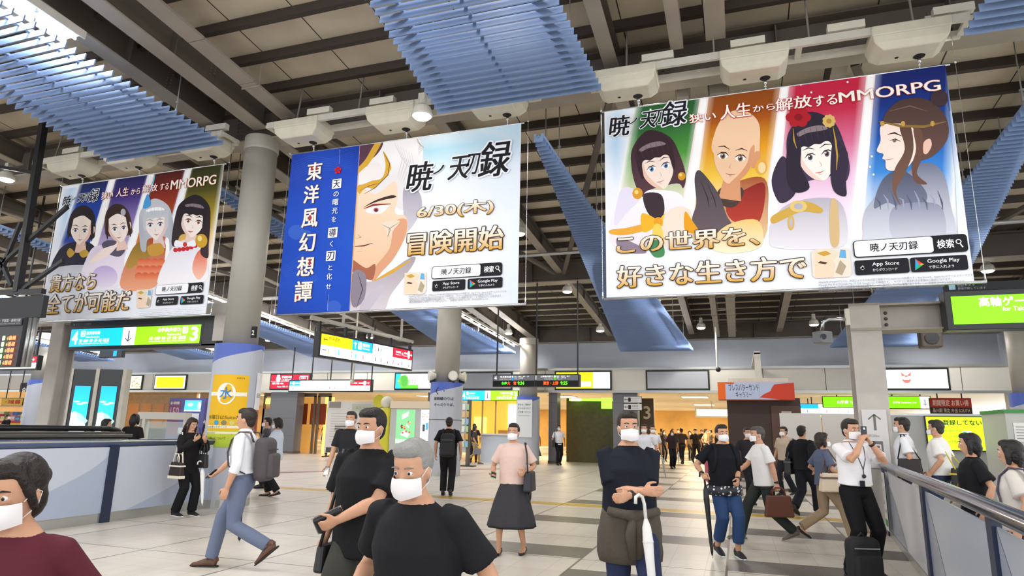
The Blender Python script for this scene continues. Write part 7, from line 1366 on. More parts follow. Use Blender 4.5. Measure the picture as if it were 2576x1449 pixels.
    # shoes
    for i in (0, 1):
        rl = ft[i]
        def F(x, y, z, i=i, rl=rl): return ank[i] + rl @ V(x, y, z)
        b = MB()
        if shoes in ('pump', 'flat'):
            b.tube([F(0,-.055,-.04), F(0,-.02,-.055), F(0,.07,-.066), F(0,.14,-.068), F(0,.2,-.074)], [(.036*s,.044*s),(.040*s,.030*s),(.043*s,.024*s),(.045*s,.026*s),(.022*s,.014*s)], 14, ref=(1,0,0))
            if shoes == 'pump': b.tube([F(0,-.05,-.05), F(0,-.052,-.085)], [.014*s, .008*s], 8)
            voxel(b, 'shoe', .006 if near else .009, mat('shoe_black_gloss', '#141414', .25), t, 2)
        else:
            b.tube([F(0,-.06,-.035), F(0,-.045,.0), F(0,-.01,.015)], [(.036*s,.03*s),(.04*s,.035*s),(.042*s,.04*s)], 14, ref=(1,0,0)); b.tube([F(0,-.06,-.05), F(0,0,-.035), F(0,.07,-.043), F(0,.14,-.058), F(0,.2,-.064)], [(.035*s,.033*s),(.040*s,.045*s),(.044*s,.037*s),(.045*s,.026*s),(.026*s,.016*s)], 16, ref=(1,0,0))
            so = voxel(b, 'shoe', .007 if near else .01, mat('shoe_'+shoes.strip('#'), shoes, .5), t, 2)
            b = MB(); b.tube([F(0,-.085,-.076), F(0,-.06,-.076), F(0,.05,-.076), F(0,.14,-.078), F(0,.215,-.074)], [(.02*s,.010*s),(.038*s,.011*s),(.043*s,.011*s),(.046*s,.010*s),(.02*s,.008*s)], 14, ref=(1,0,0)); b.build('sole', mat('sole_'+(sole or '#1a1a1a').strip('#'), sole or '#1a1a1a', .6), t, smooth=True)
    W4 = Matrix.Translation(Vector((X, Y, zoff))) @ Matrix.Rotation(t.rotation_euler.z, 4, 'Z')
    J = dict(t=t, s=s, T=T, Hh=Hh, sh=sh, elb=elb, wri=wri, hand=tips, pel=pel, V=V, HR=HR, R=R, RT=RT, knees=knees, ank=ank, W=W4, fw=fw, f=f)
    return J
def world(J, p): return J['W'] @ Vector(p)
def wdir(J, d): return (J['W'].to_3x3() @ Vector(d)).normalized()
# ================================================================ carried things
def gx(px, Y, py=1150): p = atY(px, py, Y); return p.x
def gd(px, D, py=1200): p = CAM + ray(px, py)*D; return p.x, p.y
HD = math.degrees(YAW); RIGHT, LEFT, AWAY, TOWARD = HD, 180+HD, 90+HD, -90+HD
def umbrella(top, tip, col, label, hcol='#1a1a1a', rough=.4, group=None, hook=True):
    top, tip = Vector(top), Vector(tip); d = (tip-top).normalized(); L = (tip-top).length; t = thing('umbrella', tip, label, 'umbrella', group)
    P = lambda f: top+d*L*f
    b = MB().tube([P(.14), P(.2), P(.3), P(.45), P(.8), P(.93), P(.97)], [.013, .03, .036, .030, .022, .015, .008], 14); b.build('canopy', mat('umb_'+col.strip('#'), col, rough), t, smooth=True)
    b = MB().tube([P(.3), P(.31)], [.038, .038], 14); b.build('closing_strap', mat('umb_'+col.strip('#'), col, rough), t)
    b = MB().tube([P(.1), P(1.0)], .005, 8); b.build('shaft', silver, t)
    s_ = d.orthogonal().normalized(); pts = [P(.16), P(.03)]
    if hook: pts += [P(.0)-d*.02+s_*.012, P(.0)-d*.035+s_*.04, P(0)-d*.02+s_*.068, P(.03)+s_*.075]
    b = MB().tube(pts, .012, 10); b.build('handle', mat('umbh_'+hcol.strip('#'), hcol, .4), t, smooth=True); return t
def wireloop(pts, r, name, m, t): b = MB().tube(pts, r, 8); return b.build(name, m, t, smooth=True)
def softbox(c, ax, h, name, m, t, puff=.25):
    b = MB().obox(c, ax, h); o = b.build(name, m, t, smooth=True); md = o.modifiers.new('edge', 'BEVEL'); md.width = min(h)*.85; md.segments = 5; md.limit_method = 'NONE'; return o
def handbag(c, fwd, w_, hgt, dep, col, label, strap_to=None, trim=None, band=None, handles=True, name='handbag', cat='bag', hh=.13):
    c = Vector(c); u = Vector((-fwd[1], fwd[0], 0)).normalized(); f = Vector((fwd[0], fwd[1], 0)).normalized(); z = Vector((0,0,1)); t = thing(name, c-z*hgt/2, label, cat); m = mat('bag_'+col.strip('#'), col, .5); mt = mat('bag_'+trim.strip('#'), trim, .5) if trim else m
    b = MB(); k = .82; vs = [c+f*w_/2*i*a+u*dep/2*j*a+z*hgt/2*q for q, a in ((-1, 1), (1, k)) for i, j in ((-1,-1),(1,-1),(1,1),(-1,1))]; b.add(vs, [(0,3,2,1),(4,5,6,7),(0,1,5,4),(1,2,6,5),(2,3,7,6),(3,0,4,7)]); b.build('bag_body', m, t, bevel=.02)
    if band: b = MB().obox(c-z*hgt*.42, (f, u, z), (w_/2*1.01, dep/2*1.03, hgt*.09)); b.build('base_band', mat('bag_'+band.strip('#'), band, .5), t, bevel=.008)
    if handles:
        for j in (-1, 1): wireloop([c+f*w_*.22*i+u*dep*.3*j+z*(hgt*.48+hh*q) for i, q in ((-1, 0), (-.95, .6), (-.5, 1), (.5, 1), (.95, .6), (1, 0))], .009, 'handle', mt, t)
    if trim: b = MB().obox(c+z*hgt*.25-u*0, (f, u, z), (w_*.46, dep*.52, .012)); b.build('trim_strap', mt, t)
    if strap_to is not None:
        a0 = c+f*w_*.42+z*hgt*.45; a1 = c-f*w_*.42+z*hgt*.45; S_ = Vector(strap_to); wireloop([a0, a0+(S_-a0)*.6+u*.01, S_+f*.02, S_-f*.02, a1+(S_-a1)*.6+u*.01, a1], .010, 'shoulder_strap', mt, t)
    return t
def backpack(J, col, label, w_=.30, hgt=.46, dep=.17, z=.22, accent='#2a2a2c', scol=None):
    c = world(J, J['T'](0, -.115*J['f']-dep/2/J['s']-.03, z)); f = wdir(J, J['RT'] @ Vector((0,1,0))); u = wdir(J, J['RT'] @ Vector((1,0,0))); zz = wdir(J, J['R'] @ Vector((0,0,1))); ax = (u, f, zz); t = thing('backpack', c-zz*hgt/2, label, 'backpack')
    m = mat('pack_'+col.strip('#'), col, .75, bump=.2, nscale=40); softbox(c, ax, (w_/2, dep/2, hgt/2), 'main_compartment', m, t); softbox(c-f*dep*.55-zz*hgt*.14, ax, (w_*.40, dep*.22, hgt*.28), 'front_pocket', m, t)
    b = MB().obox(c-f*dep*.51+zz*hgt*.22, (u, f, zz), (w_*.40, .006, .006)); b.build('zip', mat('pack_'+accent.strip('#'), accent, .5), t)
    for s_ in (-1, 1):
        T = lambda x, y, z_: world(J, J['T'](x, y, z_)); x = .115*s_; wide = (.022, .008)
        pts = [T(x, -.14*J['f'], .40), T(x, -.10, .50), T(x*1.05, .015, .512), T(x*1.15, .085*J['f']+.008, .43), T(x*1.3, .112*J['f']+.008, .30), T(x*1.5, .09*J['f'], .16), T(x*1.5, -.09, .08)]
        b = MB().tube(pts, [wide]*len(pts), 8, ref=u); b.build('shoulder_strap', cloth_mat(scol) if scol else m, t, smooth=True)
    b = MB().tube([c+zz*hgt*.48-u*.05+f*.04, c+zz*(hgt*.48+.04)+f*.04, c+zz*hgt*.48+u*.05+f*.04], .01, 8); b.build('grab_handle', m, t); return t
def phone(J, i, label, col='#17181c', tilt=(0, 0, 0)):
    pc, d, pn, sd = J['hand'][i]; c = world(J, pc+pn*.028*J['s']+d*.03); dd, nn, ss = wdir(J, d), wdir(J, pn), wdir(J, sd); t = thing('phone', c, label, 'phone')
    b = MB().obox(c, (ss, dd, nn), (.036, .074, .0045)); b.build('phone_case', mat('phone_'+col.strip('#'), col, .3), t, bevel=.004); b = MB().obox(c+nn*.005, (ss, dd, nn), (.032, .069, .0008)); b.build('phone_screen', mat('phone_glass', '#0c0f14', .08), t); return t
def wristband(J, i, label='dark wristwatch'):
    w_ = J['wri'][i]; d = (w_-J['elb'][i]).normalized(); b = MB().tube([w_-d*.035, w_-d*.012], [.034*J['s']]*2, 14); b.ball(w_-d*.022+J['hand'][i][2]*-.032*J['s'], (.018, .018, .018), 10, 6); b.build('wristwatch', mat('watch_black', '#17171a', .3), J['t'], smooth=True)
walkR = ((.09, .26, 0), (-.09, -.28, .10)); walkL = ((.09, -.28, .10), (-.09, .26, 0)); small = ((.09, .12, 0), (-.09, -.13, .04)); stand = ((.11, .02, 0), (-.11, -.02, 0))
swing = ((.25, -.14, -.0), (-.25, .20, .04)); swing2 = ((.25, .20, .04), (-.25, -.14, .0))
# ---------------------------------------------------------------- foreground and middle ground
x, y = gd(88, 1.95); J = person(x, y, 288, 1.43, 'person in a maroon top with dark hair in a bun, at the bottom left edge', '#5a2430', 'short', 'trousers', '#2a2a30', hair='bun', hcol='#1d1512', female=True, head=(10, 0), lean=8, near=True, feet=small)
x, y = gd(1072, 2.5); J = person(x, y, 262, 1.49, 'older grey-haired person in black tee at the bottom centre, nearest the viewer', '#1d1d21', 'short', 'trousers', '#2a2a2e', hair='short', hcol='#8d8c89', head=(8, 8), lean=10, near=True, fat=1.12, feet=small, hands=((.29, .13, .07), (-.33, .0, -.03)), loose=.015, curl=(1.1, .4))
pc, d, pn, sd = J['hand'][0]; c = world(J, pc+pn*.03); t = thing('walking_cane', (c.x, c.y, 0), 'light wooden walking cane held by the older grey-haired person', 'cane')
b = MB().tube([(c.x, c.y, .03), (c.x, c.y, c.z)], .011, 10); b.build('shaft', mat('cane_wood', '#9a6a3c', .4), t, smooth=True); b = MB().tube([c-wdir(J, Vector((0,1,0)))*.05, c, c+wdir(J, Vector((0,1,0)))*.06], .014, 10); b.build('grip', mat('cane_wood', '#9a6a3c', .4), t, smooth=True); b = MB().tube([(c.x, c.y, 0), (c.x, c.y, .04)], [.016, .013], 10); b.build('rubber_tip', rub, t)
x, y = gd(925, 4.0); J = person(x, y, 268, 1.64, 'masked man in black tee and dark olive trousers, right behind the older person', '#18181b', 'short', 'trousers', '#3b3b35', hair='short', hcol='#17130f', head=(4, -6), near=True, fat=1.16, feet=walkR, hands=((.27, .04, -.05), (.03, .26, .10)), loose=.02, curl=(.6, .9), hem=-.14, palm=(None, (.6, -.4, .3)), poles=((.5, -1, -.2), (-1.2, -.5, -.3)))
pc, d, pn, sd = J['hand'][1]; c = world(J, pc+pn*.035); t = thing('glasses_case', c, 'black case held before his belly by the masked man in black', 'case'); softbox(c, (wdir(J, sd), wdir(J, d), wdir(J, pn)), (.055, .085, .022), 'case_shell', mat('case_black', '#1b1b1e', .35), t); b = MB().obox(c, (wdir(J, sd), wdir(J, d), wdir(J, pn)), (.057, .087, .003)); b.build('case_seam', chrome, t)
handbag(world(J, J['T'](.235, .05, -.16)), wdir(J, Vector((0,1,0))), .2, .16, .07, '#201f22', 'black pouch hanging at the hip of the masked man in black', strap_to=world(J, J['T'](.19, .0, .50)), handles=False, name='shoulder_bag')
x, y = gd(873, 10.0); J = person(x, y, 283, 1.75, 'man in dark tee with lowered arm, seen left of the masked man in black', '#26262a', 'short', 'trousers', '#1f2025', hair='short', hcol='#2a2420', feet=stand, hands=((.27, .10, -.06), (-.25, .02, -.03)), palm=((-.2, .9, .3), None), near=True); phone(J, 0, 'phone in the lowered hand of the man in dark tee')
x, y = gd(607, 7.0); J = person(x, y, LEFT-2, 1.70, 'man in white rolled-sleeve shirt and blue grey trousers striding left with a backpack', '#e6e7ec', 'rolled', 'trousers', '#68728a', shoes='#5a3a2a', hair='short', hcol='#2a211c', feet=((.08, .30, 0), (-.08, -.36, .17)), hands=((.22, .43, .02), (-.23, .06, -.06)), near=True, collar=True, hem=.06, palm=((.0, -.6, .8), None), curl=(.8, .55), lean=2, loose=.012, mask=False)
backpack(J, '#4a4447', 'dark grey backpack worn by the man in the white shirt'); pc, d, pn, sd = J['hand'][0]; phone(J, 0, 'phone in the forward hand of the striding man in white shirt')
k = world(J, J['T'](.14, -.10, .0)); umbrella(world(J, J['pel']+Vector((-.0, .02, -.18))), world(J, J['pel']+Vector((-.02, -.04, -.62))), '#1c1c1f', 'short black folded umbrella swinging between the legs of the striding man', hook=False)
Y = 11.9; J = person(gx(690, Y), Y, LEFT, 1.66, 'woman in pale blue blouse and black trousers facing left beside the big column', '#c9d2e0', 'long', 'trousers', '#1b1b1f', shoes='flat', hair='bob', hcol='#1d1613', female=True, feet=small, hands=((.12, .32, .22), (-.14, .30, .20)), hem=-.14, loose=.03, head=(12, 0)); phone(J, 1, 'phone held by the woman in pale blue blouse')
Y = 13.3; J = person(gx(664, Y), Y, LEFT+20, 1.68, 'dark-haired man in grey shirt behind the woman in pale blue blouse', '#4a4648', 'short', 'trousers', '#26262a', hair='short', feet=stand)
J = person(-8.72, 8.82, RIGHT-28, 1.60, 'woman all in black leaning at the grey parapet, looking at her phone', '#1b191b', 'long', 'trousers', '#17171a', shoes='#161618', sole='#e8e8e6', hair='long', hcol='#2b1a14', female=True, feet=((.10, .04, 0), (-.10, .20, 0)), hands=((.10, .26, .38), (-.12, .26, .36)), hem=-.2, loose=.03, head=(14, 0), near=True, mask=False, palm=((-.3, -.6, .5), (.3, -.6, .5))); phone(J, 0, 'phone held up by the woman in black at the parapet')
fw_ = wdir(J, Vector((0,1,0))); rt_ = wdir(J, Vector((1,0,0))); handbag(world(J, J['T'](.25, .10, -.12)), fw_, .30, .26, .10, '#2e201b', 'brown and cream handbag hanging at the hip of the woman in black', strap_to=world(J, J['T'](.17, -.01, .515)), trim='#ece6d6', band='#efe6c8')
handbag(world(J, J['T'](-.06, .33, .03)), fw_, .24, .22, .08, '#1d1b1b', 'small black handbag hanging from the forearm of the woman in black', hh=.16)
umbrella(world(J, J['T'](-.04, .36, .0)), world(J, J['pel']+Vector((-.0, .50, -.66))), '#e4e4e2', 'slim white umbrella hanging beside the woman in black', '#d8d8d4')
Y = 13.9; J = person(gx(1127, Y), Y, AWAY, 1.76, 'man in black walking away with a black backpack, left of the middle column', '#1d1c1f', 'short', 'trousers', '#18181b', hair='short', feet=((.09, -.1, .03), (-.09, .14, 0)), hands=((.28, .02, -.04), (-.28, .02, -.04)), near=True, loose=.02, mask=False); backpack(J, '#1b1a1d', 'black backpack worn by the man walking away', .32, .52, .2, .17, '#5a5a60')
Y = 26.4; J = person(gx(1193, Y), Y, RIGHT, 1.62, 'woman in dark top and beige trousers walking right before the ticket booth', '#453f3f', 'short', 'trousers', '#b39c6c', shoes='#6a5c40', hair='bob', female=True, feet=walkR, hands=((.24, .12, -.02), (-.24, -.04, -.02)), mask=False)
w_ = world(J, J['hand'][0][0]); handbag(w_-Vector((0,0,.27)), wdir(J, Vector((0,1,0))), .36, .24, .14, '#7d7d84', 'grey handbag carried by the woman before the ticket booth', hh=.16)
Y = 27.55; J = person(gx(1191, Y), Y, AWAY, 1.72, 'dark-haired customer standing at the ticket booth counter', '#2a2526', 'short', 'trousers', '#232327', feet=stand, mask=False)
Y = 8.0; J = person(gx(1291, Y), Y, TOWARD-14, 1.60, 'woman in pale pink blouse and flared dark skirt with black pumps', '#dcc0b4', 'short', 'skirt', '#3a393d', shoes='pump', hair='short', hcol='#231a16', female=True, feet=((.15, .10, 0), (-.14, -.08, .0)), hands=((.23, .16, .10), (-.20, .14, .14)), near=True, loose=.02, hem=-.02, palm=((-.4, .3, .8), None), curl=(.7, .8))
phone(J, 0, 'phone with pale green case held by the woman in the dark skirt', '#8fb0a0'); handbag(world(J, J['T'](-.24, .04, .02)), wdir(J, Vector((0,1,0))), .30, .24, .11, '#23232b', 'dark shoulder bag of the woman in the dark skirt', strap_to=world(J, J['T'](-.165, 0, .51)), handles=False, name='shoulder_bag'); umbrella(world(J, J['T'](-.20, -.22, -.02)), world(J, J['pel']+Vector((-.10, -.20, -.62))), '#1e1e22', 'small black umbrella hanging behind the dark skirt', hook=False)
x, y = gd(1583, 4.8); J = person(x, y, TOWARD+2, 1.68, 'man in navy tee with folded arms and a brown jacket tied round his waist', '#1a1d28', 'short', 'trousers', '#2b3450', shoes='#33302e', hair='short', hcol='#241812', feet=walkL, hands=((-.05, .24, .20), (.06, .26, .17)), near=True, loose=.02, fat=1.08, poles=((.5, -.5, -.8), (-.5, -.5, -.8)), palm=((-.2, -1, 0), (.2, -1, 0)), hem=-.08)
b = MB(); n_ = 40; vs = []; pel = J['pel']; s = J['s']
for z_, rx, ry in ((.06, .195, .15), (.0, .215, .165), (-.12, .235, .18), (-.24, .235, .185), (-.30, .225, .18), (-.31, .20, .155)):
    for i in range(n_): a = 2*PI*i/n_; k = 1+.035*math.sin(a*7+z_*20); vs.append(pel+Vector((rx*math.cos(a)*k, ry*math.sin(a)*k, z_)))
b.add(vs, [(j*n_+i, j*n_+(i+1) % n_, (j+1)*n_+(i+1) % n_, (j+1)*n_+i) for j in range(5) for i in range(n_)]); b.tube([pel+Vector((-.18, .12, .05)), pel+Vector((-.05, .185, .03)), pel+Vector((.0, .20, .02)), pel+Vector((.06, .185, .03)), pel+Vector((.18, .12, .05))], [.03, .034, .045, .034, .03], 10)
for sg in (-1, 1): b.tube([pel+Vector((.01*sg, .195, .02)), pel+Vector((.035*sg, .20, -.10)), pel+Vector((.02*sg, .195, -.26))], [.036, .042, .028], 10)
o = b.build('tied_jacket', mat('jacket_brown', '#4b4339', .8, bump=.4, nscale=18), J['t'], smooth=True); md = o.modifiers.new('thick', 'SOLIDIFY'); md.thickness = .01
wristband(J, 1); e1 = world(J, J['elb'][1]+(J['wri'][1]-J['elb'][1])*.45); umbrella(e1+Vector((.05, -.09, -.04)), e1+Vector((.14, -.22, -.92)), '#e6e6e4', 'long white umbrella hanging from the forearm of the man with the tied jacket', '#dededa')
Y = 9.05; J = person(gx(1817, Y), Y, TOWARD+4, 1.64, 'woman in black tee with floral hem and rolled jeans, black umbrella in hand', '#14151b', 'short', 'cropped', '#2c456c', shoes='#1b1b1f', sole='#e9ecec', hair='short', hcol='#221a16', female=True, fat=1.16, feet=((.10, -.02, .03), (-.10, .16, 0)), hands=((.36, .20, .14), (-.09, .24, .06)), near=True, loose=.02, hem=-.06, cuff='#4a6390', curl=(1.2, .9), palm=((-.3, .2, -.9), (.6, -.6, 0)))
b = MB(); n_ = 36; vs = []
for z_, k in ((-.02, 1.0), (-.14, 1.06)):
    for i in range(n_): a = 2*PI*i/n_; q = J['T'](.215*J['f']*math.cos(a)*k*.93, .158*math.sin(a)*k*J['f'], z_); vs.append(q)
hemm = bpy.data.materials.new('floral_hem'); hemm.use_nodes = True; nt2 = hemm.node_tree; vo = nt2.nodes.new('ShaderNodeTexVoronoi'); vo.inputs['Scale'].default_value = 26; tc2 = nt2.nodes.new('ShaderNodeTexCoord'); cr = nt2.nodes.new('ShaderNodeValToRGB'); cr.color_ramp.elements[0].color = (.75, .75, .75, 1); cr.color_ramp.elements[0].position = .28; cr.color_ramp.elements[1].color = (.02, .02, .03, 1); cr.color_ramp.elements[1].position = .36
nt2.links.new(tc2.outputs['Object'], vo.inputs['Vector']); nt2.links.new(vo.outputs['Distance'], cr.inputs[0]); nt2.links.new(cr.outputs[0], nt2.nodes['Principled BSDF'].inputs['Base Color'])
b.add(vs, [(i, (i+1) % n_, n_+(i+1) % n_, n_+i) for i in range(n_)]); o = b.build('floral_hem', hemm, J['t'], smooth=True); o['label'] = 'black and white floral hem'; md = o.modifiers.new('thick', 'SOLIDIFY'); md.thickness = .006
wristband(J, 1); pc, d, pn, sd = J['hand'][0]; c = world(J, pc+pn*.03); umbrella(c+Vector((0,0,.03)), Vector((c.x+.06, c.y-.02, .02)), '#141416', 'black stick umbrella held by the woman with the floral hem'); backpack(J, '#b85a6a', 'colourful patterned backpack behind the woman with the floral hem', .3, .42, .15, .2, scol='#17181d')
Y = 10.6; J = person(gx(1917, Y), Y, LEFT, 1.66, 'man in white tee and dark trousers walking left with a brown briefcase', '#e4e2e0', 'short', 'trousers', '#2b302c', shoes='#5d574e', sole='#8a8278', hair='short', hcol='#4a4644', feet=((.09, .38, .0), (-.09, -.34, .06)), hands=((.22, .34, .06), (-.24, -.10, -.06)), near=True, loose=.02, hem=-.1, curl=(1.1, 1.2), palm=((-.3, -.3, -.9), None), lean=4)
wristband(J, 1); w_ = world(J, J['hand'][1][0]); handbag(w_-Vector((0,0,.26)), wdir(J, Vector((0,1,0))), .42, .30, .08, '#5a2f1e', 'reddish brown leather briefcase carried by the man in white tee', hh=.11, name='briefcase', cat='briefcase'); pc = J['hand'][0][0]; c = world(J, pc+J['hand'][0][2]*.02); umbrella(c, c+wdir(J, Vector((0,1,0)))*.22+Vector((0,0,-.74)), '#e6e8e8', 'clear white umbrella in the front hand of the man in white tee', '#dcdcd8', hook=False)
Y = 15.2; J = person(gx(1884, Y), Y, TOWARD, 1.66, 'dark-clothed person half hidden behind the woman with the floral hem', '#2c2a30', 'short', 'trousers', '#202024', shoes='#1a1a1c', sole='#dddddd', feet=small)
Y = 18.2; J = person(gx(1975, Y), Y, LEFT+30, 1.72, 'person in beige tee with a dark strap, before the pale partition', '#b5a392', 'short', 'trousers', '#23232a', shoes='#1a1a1c', sole='#e0e0e0', feet=small, loose=.02); handbag(world(J, J['T'](-.23, .0, -.02)), wdir(J, Vector((0,1,0))), .26, .22, .1, '#25252a', 'dark shoulder bag of the person in beige tee', strap_to=world(J, J['T'](.1, .05, .53)), handles=False, name='shoulder_bag')
Y = 13.9; J = person(gx(2022, Y), Y, AWAY-50, 1.70, 'person all in black with a black shoulder bag, left of the square post', '#17181c', 'long', 'trousers', '#1b1c24', shoes='#17171a', feet=walkR, hands=swing, loose=.03, mask=False); handbag(world(J, J['T'](-.27, .06, .0)), wdir(J, Vector((0,1,0))), .40, .30, .14, '#151518', 'black shoulder bag with grey zip carried by the person in black', strap_to=world(J, J['T'](-.18, 0, .515)), trim='#5a5a5e', handles=False, name='shoulder_bag')
Y = 10.8; J = person(gx(2072, Y), Y, RIGHT-4, 1.58, 'woman in grey blue top and tan trousers striding right with a cream bag', '#59627a', 'short', 'trousers', '#a28d74', shoes='flat', hair='bob', hcol='#2a211d', female=True, feet=((.08, .34, 0), (-.08, -.36, .12)), hands=((.20, .26, .16), (-.22, .10, .10)), near=True, loose=.02, hem=-.04, curl=(1.0, .8)); handbag(world(J, J['T'](.25, .06, .02)), wdir(J, Vector((0,1,0))), .44, .26, .16, '#dccab0', 'large cream and brown bag of the woman in tan trousers', strap_to=world(J, J['T'](.165, 0, .51)), trim='#6a5048', name='tote_bag')
Y = 8.42; J = person(gx(2146, Y), Y, TOWARD+12, 1.72, 'man in white shirt and black trousers photographing with a phone at his face', '#eceaec', 'short', 'trousers', '#131316', shoes='#121214', hair='short', hcol='#1d1613', feet=((.15, .02, 0), (-.15, .0, 0)), hands=((.055, .22, .52), (-.06, .22, .51)), near=True, collar=True, hem=.055, loose=.018, poles=((.8, -.1, -1), (-.8, -.1, -1)), palm=((-.9, -.2, .1), (.9, -.2, .1)), curl=(.7, .7), head=(4, 0))
c = world(J, J['Hh'](0, .20, -.02)); t = thing('phone', c, 'black phone held upright before his face by the photographing man', 'phone'); fz = wdir(J, Vector((0,1,0))); b = MB().obox(c, (wdir(J, Vector((1,0,0))), fz, Vector((0,0,1))), (.038, .005, .076)); b.build('phone_case', mat('phone_17181c', '#17181c', .3), t, bevel=.005); b = MB().lathe(c+fz*.005+Vector((.0,0,.05)), [(.012, 0), (.012, .003)], 12, axis=fz); b.build('camera_lens', chrome, t)
b = MB(); T = J['T']
for sg in (-1, 1): b.tube([T(.05*sg, .0, .535), T(.075*sg, .095, .46), T(.04*sg, .145, .33), T(0, .148, .22)], .004, 6)
b.tube([T(0, .148, .22), T(0, .150, .14)], .004, 6); b.build('lanyard', black, J['t']); b = MB().ball(T(0, .150, .15), .022, 12, 8); b.build('badge_reel', black, J['t'], smooth=True); b = MB(); b.obox(T(-.035, .155, .07), ((1,0,0),(0,1,0),(0,0,1)), (.036, .003, .028)); b.build('white_card', mat('card_white', '#e8e4da', .5), J['t']); b = MB(); b.obox(T(.035, .157, .075), ((1,0,0),(0,1,0),(0,0,1)), (.03, .003, .03)); b.build('black_badge', black, J['t']); wristband(J, 1)
c = Vector((gx(2172, 8.05, 1410), 8.05, .235)); t = thing('backpack', (c.x, c.y, 0), 'black backpack standing on the floor at the feet of the photographing man', 'backpack'); m_ = mat('pack_151517', '#151517', .75, bump=.2, nscale=40)
r2, f2_ = Vector((math.cos(YAW), math.sin(YAW), 0)), Vector((-math.sin(YAW), math.cos(YAW), 0)); ax = (r2, f2_, Vector((0,0,1))); softbox(c, ax, (.17, .10, .225), 'main_compartment', m_, t); softbox(c-f2_*.11-Vector((0,0,.06)), ax, (.14, .04, .12), 'front_pocket', m_, t); b = MB().obox(c-f2_*.101+Vector((0,0,.12)), ax, (.13, .006, .006)); b.build('zip', silver, t); b = MB().tube([c+r2*-.05+Vector((0,0,.21)), c+Vector((0,0,.26)), c+r2*.05+Vector((0,0,.21))], .011, 8); b.build('grab_handle', m_, t)
x, y = gd(2276, 10.3, 1150); J = person(x, y, LEFT-35, 1.84, 'man in white polo shirt behind the glass railing, beside the square post', '#e9eaee', 'short', 'trousers', '#3a3a40', hair='short', hcol='#221c19', feet=stand, hands=((.25, .05, -.02), (-.25, .05, -.02)), loose=.02, collar=True, hem=-.1, near=True); handbag(world(J, J['T'](-.26, -.06, .04)), wdir(J, Vector((0,1,0))), .36, .30, .12, '#241c1c', 'dark brown bag on the shoulder of the man in white polo', strap_to=world(J, J['T'](-.18, 0, .515)), handles=False, name='shoulder_bag')
x, y = gd(2362, 10.0, 1150); J = person(x, y, LEFT-50, 1.80, 'person in white tee with a big black bag, in front of the green screen', '#e6e4e0', 'short', 'trousers', '#2f3a52', hair='short', hcol='#2c2a24', feet=stand, hands=((.25, .10, -.02), (-.24, .06, .02)), loose=.025, near=True, hem=-.02); handbag(world(J, J['T'](-.10, -.26, -.06)), wdir(J, Vector((1,0,0))), .44, .34, .16, '#17171a', 'big black bag with a yellow tag on the back of the person in white tee', strap_to=world(J, J['T'](.05, .02, .535)), handles=False, trim='#c8b32a', name='shoulder_bag')
x, y = gd(2448, 6.6, 1200); J = person(x, y, AWAY+60, 1.58, 'dark-haired woman in black top behind the glass railing at the right', '#18171a', 'short', 'trousers', '#202026', hair='bob', hcol='#171312', female=True, feet=stand, loose=.03, near=True, mask=False); handbag(world(J, J['T'](.2, .10, -.14)), wdir(J, Vector((0,1,0))), .30, .26, .12, '#c8bfb0', 'pale bag with tan strap of the dark-haired woman in black', strap_to=world(J, J['T'](.17, 0, .51)), trim='#b5793a', handles=False, name='shoulder_bag')
x, y = gd(2550, 5.5, 1200); J = person(x, y, AWAY+40, 1.52, 'dark-haired person in pale top with a dark strap at the right edge', '#cfc8c0', 'short', 'trousers', '#3a3842', hair='bob', hcol='#1a1514', female=True, feet=stand, loose=.03, near=True, mask=False); backpack(J, '#4a4858', 'grey backpack of the person at the right edge behind the railing', .3, .4, .15, .2)
